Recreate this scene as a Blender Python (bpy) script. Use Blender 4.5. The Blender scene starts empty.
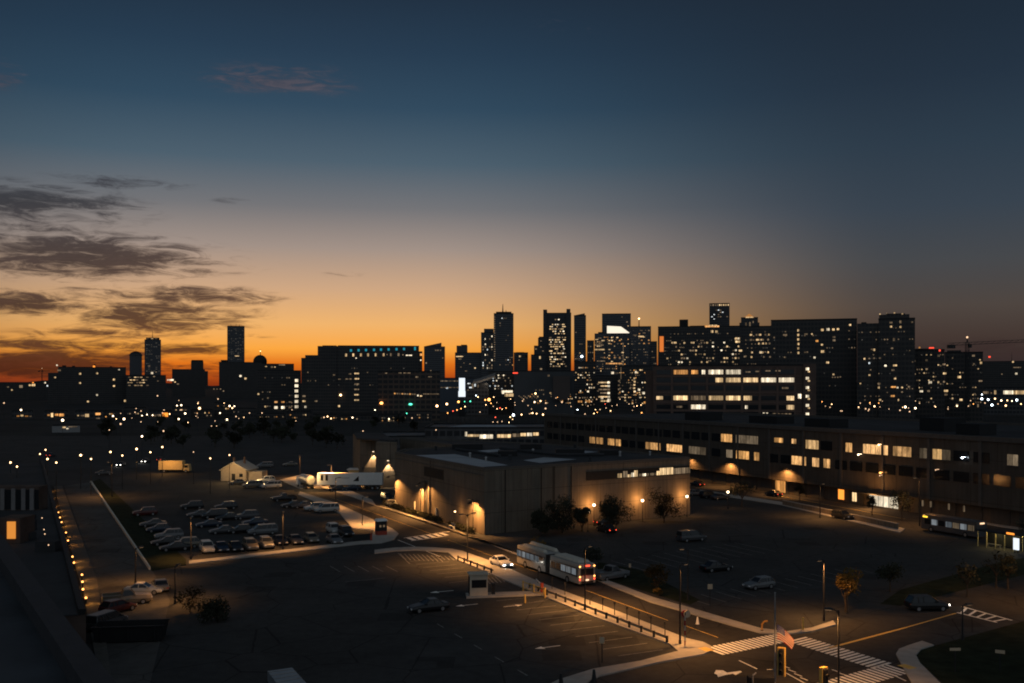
import bpy, bmesh, math, random
from mathutils import Vector, Matrix
random.seed(7)
S = bpy.context.scene
C = S.collection
PI = math.pi

# ------------------------------------------------------------------ camera
H = 26.0            # eye height above the street, metres
HZ = 386.0          # image row of the horizon
F = 1000.0          # focal length in pixels
cam_d = bpy.data.cameras.new('camera')
cam_d.sensor_width = 36.0
cam_d.lens = 36.0 * F / 1024.0
cam_d.shift_y = (HZ - 341.5) / 1024.0
cam_d.clip_start = 0.5
cam_d.clip_end = 60000
cam = bpy.data.objects.new('camera', cam_d)
cam.location = (0, 0, H)
cam.rotation_euler = (PI / 2, 0, 0)
C.objects.link(cam)
S.camera = cam

# ------------------------------------------------------------------ colour management, sampling
S.view_settings.view_transform = 'Standard'
S.view_settings.look = 'None'
S.view_settings.exposure = 0.0
S.view_settings.gamma = 1.0
S.render.engine = 'CYCLES'
S.cycles.max_bounces = 4
S.cycles.diffuse_bounces = 2
S.cycles.glossy_bounces = 2
S.cycles.sample_clamp_indirect = 0.4
S.cycles.sample_clamp_direct = 0.0
S.cycles.caustics_reflective = False
S.cycles.caustics_refractive = False
S.cycles.use_denoising = True
S.cycles.filter_width = 1.9


def lin(c):
    out = []
    for v in c[:3]:
        v = v / 255.0
        out.append(v / 12.92 if v <= 0.04045 else ((v + 0.055) / 1.055) ** 2.4)
    return (out[0], out[1], out[2], 1.0)


# ------------------------------------------------------------------ world: dusk sky
W = bpy.data.worlds.new('World')
S.world = W
W.use_nodes = True
nt = W.node_tree
for n in list(nt.nodes):
    nt.nodes.remove(n)


class NT:
    """tiny helper around a node tree"""
    def __init__(self, tree):
        self.t = tree

    def n(self, typ, **kw):
        nd = self.t.nodes.new(typ)
        for k, v in kw.items():
            setattr(nd, k, v)
        return nd

    def l(self, a, b):
        self.t.links.new(a, b)

    def val(self, x, sock):
        if hasattr(x, 'links') or hasattr(x, 'is_linked'):
            self.l(x, sock)
        else:
            sock.default_value = x

    def m(self, op, a, b=0.0, c=0.0, clamp=False):
        nd = self.n('ShaderNodeMath', operation=op, use_clamp=clamp)
        self.val(a, nd.inputs[0]); self.val(b, nd.inputs[1]); self.val(c, nd.inputs[2])
        return nd.outputs[0]

    def smooth(self, x, a, b):
        nd = self.n('ShaderNodeMapRange', interpolation_type='SMOOTHSTEP', clamp=True)
        self.val(x, nd.inputs[0]); nd.inputs[1].default_value = a; nd.inputs[2].default_value = b
        return nd.outputs[0]

    def mix(self, f, a, b, bt='MIX'):
        nd = self.n('ShaderNodeMix', data_type='RGBA', blend_type=bt)
        self.val(f, nd.inputs[0]); self.val(a, nd.inputs[6]); self.val(b, nd.inputs[7])
        return nd.outputs[2]

    def ramp(self, f, stops):
        nd = self.n('ShaderNodeValToRGB')
        cr = nd.color_ramp
        while len(cr.elements) > 1:
            cr.elements.remove(cr.elements[0])
        cr.elements[0].position = stops[0][0]; cr.elements[0].color = stops[0][1]
        for p, c in stops[1:]:
            e = cr.elements.new(p); e.color = c
        self.l(f, nd.inputs[0])
        return nd.outputs[0]

    def noise(self, vec, scale, detail=4.0, rough=0.55, dist=0.0):
        nd = self.n('ShaderNodeTexNoise')
        if vec is not None:
            self.l(vec, nd.inputs['Vector'])
        nd.inputs['Scale'].default_value = scale
        nd.inputs['Detail'].default_value = detail
        nd.inputs['Roughness'].default_value = rough
        nd.inputs['Distortion'].default_value = dist
        return nd.outputs[0]


w = NT(nt)
tc = w.n('ShaderNodeTexCoord')
sep = w.n('ShaderNodeSeparateXYZ')
w.l(tc.outputs['Generated'], sep.inputs[0])
# compass angle (degrees, 0 = +Y) and elevation (degrees)
az = w.m('MULTIPLY', w.m('ARCTAN2', sep.outputs[0], sep.outputs[1]), 180 / PI)
el = w.m('MULTIPLY', w.m('ARCSINE', sep.outputs[2]), 180 / PI)


def EL(y):
    return math.degrees(math.atan((HZ - y) / F))


def AZ(x):
    return math.degrees(math.atan((x - 512) / F))


ELMAX = 45.0
elf = w.m('DIVIDE', el, ELMAX, clamp=True)
glow = [(384, (120, 38, 18)), (376, (176, 72, 22)), (364, (216, 110, 28)), (350, (244, 163, 64)), (325, (233, 176, 108)),
        (290, (200, 163, 130)), (250, (156, 142, 134)), (210, (110, 113, 118)), (165, (70, 93, 109)),
        (110, (41, 71, 93)), (55, (31, 57, 79)), (0, (26, 46, 65)), (-150, (22, 35, 50))]
cool = [(384, (42, 34, 38)), (362, (50, 41, 43)), (340, (63, 52, 50)), (312, (74, 66, 63)), (270, (66, 69, 74)),
        (220, (52, 64, 77)), (160, (41, 57, 72)), (100, (32, 47, 63)), (50, (28, 42, 57)), (0, (26, 38, 52)),
        (-150, (20, 30, 42))]
gl = w.ramp(elf, [(max(0, EL(y) / ELMAX), lin(c)) for y, c in glow])
co = w.ramp(elf, [(max(0, EL(y) / ELMAX), lin(c)) for y, c in cool])
# the glow hugs the sunset azimuth, wider near the horizon
azd = w.m('ABSOLUTE', w.m('SUBTRACT', az, AZ(300)))
wg = w.m('SUBTRACT', 1.0, w.smooth(azd, 6.0, 33.5))
sky = w.mix(wg, co, gl)
# clouds: soft elongated banks low on the left, torn by noise (all in compass / elevation degrees)
cmb = w.n('ShaderNodeCombineXYZ')
w.l(w.m('MULTIPLY', az, 0.19), cmb.inputs[0]); w.l(el, cmb.inputs[1])
tilt = w.n('ShaderNodeMapping'); tilt.inputs['Rotation'].default_value = (0, 0, math.radians(-3))
w.l(cmb.outputs[0], tilt.inputs[0])
n1 = w.noise(tilt.outputs[0], 0.75, 6.0, 0.62, 0.6)
n2 = w.noise(tilt.outputs[0], 2.3, 9.0, 0.68, 0.9)
tear = w.m('ADD', w.m('MULTIPLY', w.m('SUBTRACT', n1, 0.5), 1.5), w.m('MULTIPLY', w.m('SUBTRACT', n2, 0.5), 2.7))
banks = [  # x, y, half-width, half-height (pixels of the photo), weight
    (15, 222, 90, 17, 1.12), (118, 196, 52, 6, 0.95), (20, 243, 60, 5, 0.7), (65, 267, 125, 19, 1.2), (150, 263, 55, 10, 0.9),
    (170, 300, 90, 9, 1.0), (155, 319, 75, 18, 1.15), (20, 312, 60, 11, 1.15), (90, 338, 70, 5, 0.8),
    (30, 348, 95, 7, 1.05), (45, 367, 130, 14, 1.35), (185, 352, 40, 5, 1.1), (210, 347, 30, 3, 0.7),
    (0, 110, 20, 14, 0.6), (280, 88, 70, 14, 0.75), (232, 208, 22, 4, 0.5), (345, 277, 34, 4, 0.5),
    (575, 25, 60, 16, 0.3), (255, 338, 22, 3, 0.5), (985, 352, 90, 9, 0.7)]
cov = None
for bx, by, hw, hh, wt in banks:
    dx = w.m('DIVIDE', w.m('SUBTRACT', az, AZ(bx)), math.degrees(hw / F))
    dy = w.m('DIVIDE', w.m('SUBTRACT', el, EL(by)), math.degrees(hh / F))
    q = w.m('ADD', w.m('MULTIPLY', dx, dx), w.m('MULTIPLY', dy, dy))
    g = w.m('MULTIPLY', w.m('EXPONENT', w.m('MULTIPLY', q, -0.75)), wt)
    cov = g if cov is None else w.m('MAXIMUM', cov, g)
cl = w.m('ADD', cov, w.m('MULTIPLY', tear, w.smooth(cov, 0.02, 0.5)))
mask = w.m('MULTIPLY', w.smooth(cl, 0.22, 1.15), 0.96)
ccol = w.ramp(elf, [(0.0, lin((62, 28, 28))), (EL(368) / ELMAX, lin((76, 38, 32))), (EL(345) / ELMAX, lin((80, 52, 45))),
                    (EL(318) / ELMAX, lin((70, 53, 51))), (EL(265) / ELMAX, lin((66, 60, 63))),
                    (EL(215) / ELMAX, lin((54, 62, 72))), (EL(140) / ELMAX, lin((60, 68, 84))), (EL(105) / ELMAX, lin((82, 85, 100))), (1.0, lin((40, 50, 64)))])
ccol = w.mix(w.smooth(az, 12, 24), ccol, lin((58, 48, 50)))
ccol = w.mix(1.0, ccol, w.ramp(n2, [(0.3, (0.42, 0.44, 0.48, 1)), (0.7, (1.0, 0.90, 0.86, 1))]), 'MULTIPLY')
sky = w.mix(mask, sky, ccol)
# the eastern half of the dome (behind the viewer) is brightened to an even blue-grey to lift the dark ground
back = w.smooth(w.m('MULTIPLY', sep.outputs[1], -1.0), -0.35, 0.55)
sky = w.mix(back, sky, lin((115, 124, 132)))
# below the horizon: dark land
sky = w.mix(w.smooth(el, -0.6, -0.05), lin((16, 17, 19)), sky)
# the physical dusk sky, very low sun, adds a trace of its own light
nish = w.n('ShaderNodeTexSky', sky_type='NISHITA')
nish.sun_disc = False
SUN_EL, SUN_AZ = math.radians(1.0), math.radians(-11.0)
nish.sun_elevation = SUN_EL
nish.sun_rotation = SUN_AZ
bg1 = w.n('ShaderNodeBackground'); bg1.inputs[1].default_value = 1.0
w.l(sky, bg1.inputs[0])
bg2 = w.n('ShaderNodeBackground'); bg2.inputs[1].default_value = 0.003
w.l(nish.outputs[0], bg2.inputs[0])
add = w.n('ShaderNodeAddShader')
w.l(bg1.outputs[0], add.inputs[0]); w.l(bg2.outputs[0], add.inputs[1])
wo = w.n('ShaderNodeOutputWorld')
w.l(add.outputs[0], wo.inputs[0])

# the sun has set: only the faintest warm rim is left of it
sd = bpy.data.lights.new('sun', 'SUN')
sd.energy = 0.012; sd.angle = math.radians(6); sd.color = (1.0, 0.5, 0.22)
so = bpy.data.objects.new('sun', sd)
so.rotation_euler = Vector((math.sin(SUN_AZ), math.cos(SUN_AZ), math.tan(SUN_EL))).to_track_quat('Z', 'Y').to_euler()
C.objects.link(so)

# ------------------------------------------------------------------ placement helpers (survey of the photo -> metres)
D1 = Vector((-0.440, 0.898, 0))      # along the main road, away from us
D2 = Vector((0.898, 0.440, 0))       # across it, to the right
D3 = Vector((0.793, 0.610, 0))       # along the cross street


def G(x, y, z=0.0):
    """point at height z seen at photo pixel x, y"""
    Y = (H - z) * F / (y - HZ)
    return Vector(((x - 512) / F * Y, Y, z))


def P(x, y, Y):
    return Vector(((x - 512) / F * Y, Y, H - (y - HZ) / F * Y))


def ang(v):
    return math.atan2(v.y, v.x)


# ------------------------------------------------------------------ materials
MATS = {}


def mat(name, col=(0.1, 0.1, 0.1), rough=0.8, metal=0.0, spec=0.25, var=0.25, scale=1.5, emit=None, estr=1.0, col2=None):
    if name in MATS:
        return MATS[name]
    m = bpy.data.materials.new(name); m.use_nodes = True
    t = NT(m.node_tree)
    b = m.node_tree.nodes['Principled BSDF']
    b.inputs['Roughness'].default_value = rough
    b.inputs['Metallic'].default_value = metal
    b.inputs['Specular IOR Level'].default_value = spec
    c1 = (*col, 1.0)
    if var > 0:
        c = t.n('ShaderNodeTexCoord')
        nz = t.noise(c.outputs['Object'], scale, 6.0, 0.6)
        lo = (*[v * (1 - var) for v in col], 1.0)
        hi = (*[min(1, v * (1 + var)) for v in (col2 or col)], 1.0)
        rr = t.ramp(nz, [(0.3, lo), (0.7, hi)])
        t.l(rr, b.inputs['Base Color'])
    else:
        b.inputs['Base Color'].default_value = c1
    if emit:
        b.inputs['Emission Color'].default_value = (*emit, 1.0)
        b.inputs['Emission Strength'].default_value = estr
        m.cycles.emission_sampling = 'NONE'
    MATS[name] = m
    return m


def lampmat(name, col, strength):
    if name in MATS:
        return MATS[name]
    m = bpy.data.materials.new(name); m.use_nodes = True
    nt_ = m.node_tree
    for n in list(nt_.nodes):
        nt_.nodes.remove(n)
    t = NT(nt_)
    e = t.n('ShaderNodeEmission'); e.inputs[0].default_value = (*col, 1); e.inputs[1].default_value = strength
    o = t.n('ShaderNodeOutputMaterial'); t.l(e.outputs[0], o.inputs[0])
    m.cycles.emission_sampling = 'NONE'
    MATS[name] = m
    return m


def winmat(name, col, strength, mull=1.4, var=0.6):
    """lit window: interior light broken up by mullions, blinds and furniture"""
    if name in MATS:
        return MATS[name]
    m = bpy.data.materials.new(name); m.use_nodes = True
    nt_ = m.node_tree
    for n in list(nt_.nodes):
        nt_.nodes.remove(n)
    t = NT(nt_)
    c = t.n('ShaderNodeTexCoord'); oi = t.n('ShaderNodeObjectInfo')
    sp = t.n('ShaderNodeSeparateXYZ'); t.l(c.outputs['Object'], sp.inputs[0])
    off = t.m('MULTIPLY', oi.outputs['Random'], 37.0)
    cb = t.n('ShaderNodeCombineXYZ')
    t.l(t.m('ADD', t.m('MULTIPLY', sp.outputs[0], 1.5), off), cb.inputs[0])
    t.l(t.m('MULTIPLY', sp.outputs[2], 0.55), cb.inputs[1])
    nz = t.noise(cb.outputs[0], 1.0, 4.0, 0.65)
    br = t.m('MULTIPLY_ADD', t.m('SUBTRACT', nz, 0.5), var * 3.2, 1.0)
    br = t.m('MAXIMUM', br, 0.18)
    fr = t.m('FRACT', t.m('ADD', t.m('DIVIDE', sp.outputs[0], mull), 100.03))
    mu = t.m('GREATER_THAN', fr, 0.1)
    br = t.m('MULTIPLY', br, t.m('MULTIPLY_ADD', mu, 0.75, 0.25))
    wn = t.n('ShaderNodeTexWhiteNoise', noise_dimensions='1D')          # each pane has its own blind
    t.l(t.m('ADD', t.m('FLOOR', t.m('DIVIDE', sp.outputs[0], mull)), t.m('MULTIPLY', oi.outputs['Random'], 913.0)), wn.inputs['W'])
    br = t.m('MULTIPLY', br, t.m('MULTIPLY_ADD', wn.outputs['Value'], 0.95, 0.42))
    rv = t.m('MULTIPLY_ADD', oi.outputs['Random'], 0.7, 0.65)
    br = t.m('MULTIPLY', t.m('MULTIPLY', br, rv), strength)
    hue = t.mix(t.m('MULTIPLY', t.m('FRACT', t.m('MULTIPLY', oi.outputs['Random'], 7.31)), 0.2), (*col, 1), (1.0, 0.76, 0.48, 1))
    e = t.n('ShaderNodeEmission'); t.l(hue, e.inputs[0]); t.l(br, e.inputs[1])
    o = t.n('ShaderNodeOutputMaterial'); t.l(e.outputs[0], o.inputs[0])
    m.cycles.emission_sampling = 'NONE'
    MATS[name] = m
    return m


def facade(name, col, col2, bw=3.0, bh=3.6, rough=0.6, spec=0.3):
    """storeys of dark glazing set in a lighter frame"""
    if name in MATS:
        return MATS[name]
    m = bpy.data.materials.new(name); m.use_nodes = True
    t = NT(m.node_tree); b = m.node_tree.nodes['Principled BSDF']
    c = t.n('ShaderNodeTexCoord'); sp = t.n('ShaderNodeSeparateXYZ'); t.l(c.outputs['Object'], sp.inputs[0])
    fx = t.m('FRACT', t.m('ADD', t.m('DIVIDE', t.m('ADD', sp.outputs[0], sp.outputs[1]), bw), 500.0))
    fz = t.m('FRACT', t.m('ADD', t.m('DIVIDE', sp.outputs[2], bh), 500.0))
    win = t.m('MULTIPLY', t.m('GREATER_THAN', fx, 0.22), t.m('GREATER_THAN', fz, 0.38))
    nz = t.noise(c.outputs['Object'], 0.15, 5.0, 0.6)
    wall = t.ramp(nz, [(0.3, (*[v * 0.75 for v in col], 1)), (0.7, (*[v * 1.2 for v in col], 1))])
    t.l(t.mix(win, wall, (*col2, 1)), b.inputs['Base Color'])
    t.l(t.m('MULTIPLY_ADD', win, -0.3, rough), b.inputs['Roughness'])
    b.inputs['Specular IOR Level'].default_value = spec
    MATS[name] = m
    return m


def asphalt(name, c, rough=.92):
    """worn asphalt: broad patches, fine grain, oil spots, cracks and square repairs"""
    m = bpy.data.materials.new(name); m.use_nodes = True
    t = NT(m.node_tree); b = m.node_tree.nodes['Principled BSDF']
    tc_ = t.n('ShaderNodeTexCoord').outputs['Object']
    n1_ = t.noise(tc_, .07, 5, .6, .8); n2_ = t.noise(tc_, .9, 5, .65); n3_ = t.noise(tc_, 7.0, 3, .6)
    k = t.m('ADD', t.m('MULTIPLY', n1_, .9), t.m('ADD', t.m('MULTIPLY', n2_, .7), t.m('MULTIPLY', n3_, .4)))
    v = t.n('ShaderNodeTexVoronoi', feature='DISTANCE_TO_EDGE'); v.inputs['Scale'].default_value = .13
    mv = t.n('ShaderNodeMix', data_type='RGBA'); mv.inputs[0].default_value = .12
    t.l(tc_, mv.inputs[6]); nn = t.n('ShaderNodeTexNoise'); nn.inputs['Scale'].default_value = .5; t.l(tc_, nn.inputs['Vector']); t.l(nn.outputs[1], mv.inputs[7])
    t.l(mv.outputs[2], v.inputs['Vector'])
    crack = t.m('LESS_THAN', v.outputs['Distance'], .008)
    v2 = t.n('ShaderNodeTexVoronoi', distance='CHEBYCHEV'); v2.inputs['Scale'].default_value = .16; v2.inputs['Randomness'].default_value = .9; t.l(tc_, v2.inputs['Vector'])
    sc = t.n('ShaderNodeSeparateColor'); t.l(v2.outputs['Color'], sc.inputs[0])
    pat = t.m('MULTIPLY', t.m('GREATER_THAN', sc.outputs[0], .84), t.m('LESS_THAN', v2.outputs['Distance'], .30))
    f = t.m('MULTIPLY_ADD', t.m('SUBTRACT', k, 1.0), 1.25, 1.0)
    f = t.m('MULTIPLY', f, t.m('MULTIPLY_ADD', crack, -.45, 1.0)); f = t.m('MULTIPLY', f, t.m('MULTIPLY_ADD', pat, -.28, 1.0))
    f = t.m('MAXIMUM', f, .25)
    mx = t.n('ShaderNodeVectorMath', operation='SCALE'); mx.inputs[0].default_value = c; t.l(f, mx.inputs['Scale'])
    t.l(mx.outputs[0], b.inputs['Base Color'])
    b.inputs['Roughness'].default_value = rough; b.inputs['Specular IOR Level'].default_value = .12
    MATS[name] = m
    return m


def panelwall(name, c, dirs, pitch=5.6, course=3.7):
    """wall of big precast panels: open joints, rain streaks, blotches"""
    m = bpy.data.materials.new(name); m.use_nodes = True
    t = NT(m.node_tree); b = m.node_tree.nodes['Principled BSDF']
    tc_ = t.n('ShaderNodeTexCoord').outputs['Object']
    sp = t.n('ShaderNodeSeparateXYZ'); t.l(tc_, sp.inputs[0])
    j = None
    for d in dirs:
        u = t.m('ADD', t.m('MULTIPLY', sp.outputs[0], d[0]), t.m('MULTIPLY', sp.outputs[1], d[1]))
        q = t.m('LESS_THAN', t.m('FRACT', t.m('ADD', t.m('DIVIDE', u, pitch), 100.37)), .014)
        j = q if j is None else t.m('MAXIMUM', j, q)
    j = t.m('MAXIMUM', j, t.m('LESS_THAN', t.m('FRACT', t.m('ADD', t.m('DIVIDE', sp.outputs[2], course), 10.0)), .02))
    mp = t.n('ShaderNodeMapping'); mp.inputs['Scale'].default_value = (1.6, 1.6, .10); t.l(tc_, mp.inputs[0])
    st = t.noise(mp.outputs[0], 1.0, 5, .65); bl = t.noise(tc_, .22, 5, .6)
    f = t.m('ADD', t.m('MULTIPLY_ADD', t.m('SUBTRACT', st, .5), 1.0, 1.0), t.m('MULTIPLY', t.m('SUBTRACT', bl, .5), .7))
    f = t.m('MULTIPLY', f, t.m('MULTIPLY_ADD', j, -.55, 1.0))
    mx = t.n('ShaderNodeVectorMath', operation='SCALE'); mx.inputs[0].default_value = c; t.l(f, mx.inputs['Scale'])
    t.l(mx.outputs[0], b.inputs['Base Color'])
    b.inputs['Roughness'].default_value = .9; b.inputs['Specular IOR Level'].default_value = .12
    MATS[name] = m
    return m


M_asph = asphalt('asphalt', (0.046, 0.046, 0.0455))
M_road2 = asphalt('pale_asphalt', (0.085, 0.082, 0.078))
M_road = asphalt('road_asphalt', (0.044, 0.042, 0.041))
M_land = mat('land', (0.04, 0.04, 0.039), 0.95, spec=0.05, var=0.3, scale=0.02)
M_conc = mat('pavement_concrete', (0.34, 0.32, 0.29), 0.9, spec=0.2, var=0.14, scale=0.8)
M_kerb = mat('kerb_stone', (0.42, 0.40, 0.36), 0.85, spec=0.2, var=0.1, scale=2)
M_paint = mat('road_paint', (0.8, 0.78, 0.72), 0.8, spec=0.2, var=0.18, scale=3)
M_wpaint = mat('worn_paint', (0.2, 0.195, 0.185), 0.85, spec=0.2, var=0.4, scale=2)
M_ypaint = mat('yellow_paint', (0.6, 0.40, 0.11), 0.8, var=0.18, scale=3)
M_grass = mat('grass', (0.022, 0.026, 0.015), 0.95, spec=0.05, var=0.4, scale=0.6)
M_pole = mat('dark_metal', (0.03, 0.03, 0.032), 0.5, 0.2, var=0.15)
M_steel = mat('galvanised_steel', (0.32, 0.32, 0.32), 0.45, 0.5, var=0.15)
M_glass = mat('dark_glass', (0.015, 0.017, 0.02), 0.12, spec=0.5, var=0.0)
M_tyre = mat('tyre_rubber', (0.02, 0.02, 0.02), 0.9, var=0.1)
M_rim = mat('wheel_rim', (0.35, 0.35, 0.36), 0.4, 0.7, var=0.1)
M_hl = mat('headlight_glass', (0.7, 0.7, 0.7), 0.15, spec=0.6, var=0.0)
M_tl = mat('taillight_glass', (0.25, 0.015, 0.01), 0.2, spec=0.5, var=0.0)
M_hlon = lampmat('headlight_on', (1.0, 0.93, 0.8), 9.0)
M_tlon = lampmat('taillight_on', (1.0, 0.08, 0.035), 2.6)
M_wall = panelwall('panel_wall', (0.15, 0.125, 0.098), ((.44, -.898), (.83, .558)))
M_roof = mat('dark_roof', (0.045, 0.047, 0.05), 0.9, spec=0.1, var=0.3, scale=0.1)
M_roofp = mat('pale_hatch_and_sky_sheen', (0.30, 0.33, 0.36), 0.8, spec=0.2, var=0.2, scale=0.15)  # pale bluish: sky reflection painted on flat roofs, also the hatch colour
M_brick = mat('dark_brick', (0.09, 0.065, 0.055), 0.9, spec=0.1, var=0.25, scale=0.4)
M_black = mat('dark_trim', (0.02, 0.02, 0.021), 0.7, var=0.1)
M_white = mat('white_panel', (0.72, 0.71, 0.68), 0.5, spec=0.3, var=0.06)
M_sandc = mat('yellow_panel', (0.62, 0.45, 0.2), 0.7, var=0.1)
M_leaf = mat('autumn_leaf', (0.075, 0.062, 0.02), 0.8, spec=0.15, var=0.4, scale=3.0, col2=(0.13, 0.08, 0.02))
M_leafd = mat('dark_leaf', (0.034, 0.036, 0.024), 0.85, spec=0.1, var=0.35, scale=2.0)
M_bark = mat('bark', (0.06, 0.045, 0.033), 0.9, var=0.3, scale=5)
M_fac = facade('tower_facade', (0.075, 0.075, 0.078), (0.02, 0.022, 0.026))
M_fac2 = facade('slab_facade', (0.06, 0.055, 0.052), (0.022, 0.023, 0.026), 2.4, 3.2)
M_facb = facade('brick_facade', (0.10, 0.07, 0.055), (0.02, 0.021, 0.024), 4.0, 3.8)
M_tglass = facade('glass_facade', (0.05, 0.055, 0.065), (0.015, 0.018, 0.025), 1.6, 3.9, 0.35, 0.5)

WIN = {
    'a': winmat('window_amber', (1.0, 0.42, 0.10), 0.75),
    'w': winmat('window_warm', (1.0, 0.66, 0.32), 0.85),
    'p': winmat('window_pale', (1.0, 0.84, 0.60), 1.25),
    'v': winmat('window_office', (1.0, 0.50, 0.16), 0.62, 1.3, 0.95),
    'u': winmat('window_office_pale', (1.0, 0.58, 0.22), 0.80, 1.3, 0.85),
    'x': winmat('window_office_dim', (0.9, 0.66, 0.42), 0.13, 1.3, 0.7),
    'e': winmat('window_faint', (0.7, 0.66, 0.6), 0.07),
    'c': winmat('window_cool', (0.85, 0.95, 1.0), 1.1),
    'd': winmat('window_dim', (0.95, 0.66, 0.40), 0.20),
    't': lampmat('window_teal', (0.03, 0.40, 0.52), 0.65),
    'r': lampmat('beacon_red', (1.0, 0.08, 0.04), 1.6),
    'o': lampmat('lamp_orange', (1.0, 0.30, 0.04), 1.6),
    's': lampmat('screen_white', (0.86, 0.93, 1.0), 1.1),
}
LAMPC = {
    'lens': lampmat('shielded_lens', (1.0, 0.6, 0.3), 0.5),
    'amber': lampmat('amber_pane', (1.0, 0.36, 0.06), 0.75),
    'w': lampmat('bulb_warm', (1.0, 0.60, 0.28), 6.0),
    'p': lampmat('bulb_pale', (1.0, 0.74, 0.46), 6.0),
    'c': lampmat('bulb_cool', (0.8, 0.92, 1.0), 8.0),
    'o': lampmat('bulb_orange', (1.0, 0.40, 0.10), 5.0),
    'r': lampmat('bulb_red', (1.0, 0.10, 0.05), 4.0),
    'g': lampmat('bulb_green', (0.08, 0.75, 0.45), 3.5),
    'd': lampmat('bulb_dim', (1.0, 0.62, 0.36), 1.6),
}


# ------------------------------------------------------------------ mesh helpers
class MB:
    def __init__(self):
        self.v = []; self.f = []; self.mi = []

    def add(self, vs, fs, mi=0):
        o = len(self.v)
        self.v += [tuple(p) for p in vs]
        self.f += [tuple(i + o for i in f) for f in fs]
        self.mi += [mi] * len(fs)
        return self

    def box(self, x0, x1, y0, y1, z0, z1, mi=0, tx=0.0, ty=0.0):
        """box; tx / ty shrink the top"""
        vs = [(x0, y0, z0), (x1, y0, z0), (x1, y1, z0), (x0, y1, z0),
              (x0 + tx, y0 + ty, z1), (x1 - tx, y0 + ty, z1), (x1 - tx, y1 - ty, z1), (x0 + tx, y1 - ty, z1)]
        return self.add(vs, [(3, 2, 1, 0), (4, 5, 6, 7), (0, 1, 5, 4), (1, 2, 6, 5), (2, 3, 7, 6), (3, 0, 4, 7)], mi)

    def prism(self, pts, z0, z1, mi=0, top=True):
        n = len(pts)
        # counter-clockwise order
        a = sum(pts[i][0] * pts[(i + 1) % n][1] - pts[(i + 1) % n][0] * pts[i][1] for i in range(n))
        if a < 0:
            pts = list(reversed(pts))
        vs = [(p[0], p[1], z0) for p in pts] + [(p[0], p[1], z1) for p in pts]
        fs = [(i, (i + 1) % n, n + (i + 1) % n, n + i) for i in range(n)]
        fs.append(tuple(range(n, 2 * n)))
        fs.append(tuple(reversed(range(n))))
        return self.add(vs, fs, mi)

    def sheet(self, pts, z, mi=0):
        n = len(pts)
        a = sum(pts[i][0] * pts[(i + 1) % n][1] - pts[(i + 1) % n][0] * pts[i][1] for i in range(n))
        if a < 0:
            pts = list(reversed(pts))
        return self.add([(p[0], p[1], z) for p in pts], [tuple(range(n))], mi)

    def tube(self, a, b, r0, r1=None, n=8, mi=0, cap=True):
        a = Vector(a); b = Vector(b); r1 = r0 if r1 is None else r1
        d = (b - a).normalized()
        u = d.orthogonal().normalized(); w_ = d.cross(u)
        vs = [a + (u * math.cos(2 * PI * i / n) + w_ * math.sin(2 * PI * i / n)) * r0 for i in range(n)]
        vs += [b + (u * math.cos(2 * PI * i / n) + w_ * math.sin(2 * PI * i / n)) * r1 for i in range(n)]
        fs = [(i, (i + 1) % n, n + (i + 1) % n, n + i) for i in range(n)]
        if cap:
            fs += [tuple(reversed(range(n))), tuple(range(n, 2 * n))]
        return self.add(vs, fs, mi)

    def ball(self, c, r, n=8, m=6, mi=0, sz=1.0):
        c = Vector(c); vs = [c + Vector((0, 0, -r * sz))]
        for j in range(1, m):
            t = -PI / 2 + PI * j / m
            for i in range(n):
                vs.append(c + Vector((r * math.cos(t) * math.cos(2 * PI * i / n), r * math.cos(t) * math.sin(2 * PI * i / n), r * sz * math.sin(t))))
        vs.append(c + Vector((0, 0, r * sz)))
        fs = [(0, 1 + (i + 1) % n, 1 + i) for i in range(n)]
        for j in range(m - 2):
            for i in range(n):
                a = 1 + j * n
                fs.append((a + i, a + (i + 1) % n, a + n + (i + 1) % n, a + n + i))
        a = 1 + (m - 2) * n; t_ = len(vs) - 1
        fs += [(a + i, a + (i + 1) % n, t_) for i in range(n)]
        return self.add(vs, fs, mi)

    def mesh(self, name, mats, smooth=False):
        me = bpy.data.meshes.new(name)
        me.from_pydata(self.v, [], self.f)
        if not isinstance(mats, (list, tuple)):
            mats = [mats]
        for m in mats:
            me.materials.append(m)
        me.polygons.foreach_set('material_index', self.mi)
        if smooth:
            me.polygons.foreach_set('use_smooth', [True] * len(me.polygons))
        me.update()
        return me

    def obj(self, name, mats, parent=None, smooth=False, bevel=0.0):
        return link(name, self.mesh(name, mats, smooth), parent, bevel=bevel)


def link(name, me, parent=None, loc=None, bevel=0.0):
    o = bpy.data.objects.new(name, me)
    C.objects.link(o)
    if parent is not None:
        o.parent = parent
    if loc is not None:
        o.location = loc
    if bevel:
        b = o.modifiers.new('bevel', 'BEVEL'); b.width = bevel; b.segments = 2; b.limit_method = 'ANGLE'
    return o


def thing(name, label, cat, loc=(0, 0, 0), rz=0.0, group=None):
    o = bpy.data.objects.new(name, None)
    o.empty_display_size = 0.5
    C.objects.link(o)
    o.location = loc; o.rotation_euler = (0, 0, rz)
    return tag(o, label, cat, group)


def tag(o, label, cat, group=None):
    o['label'] = label; o['category'] = cat
    if group:
        o['group'] = group
    return o


def struct(o, kind='structure'):
    o['kind'] = kind
    return o


def copy_tree(o, label=None, loc=None, rz=None, group=None, parent=None, scale=None):
    c = o.copy(); C.objects.link(c)
    if parent is not None:
        c.parent = parent
    for ch in list(o.children):
        copy_tree(ch, parent=c)
    if label: c['label'] = label
    if group: c['group'] = group
    if loc is not None: c.location = loc
    if rz is not None: c.rotation_euler = (0, 0, rz)
    if scale is not None: c.scale = (scale, scale, scale)
    return c


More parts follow.
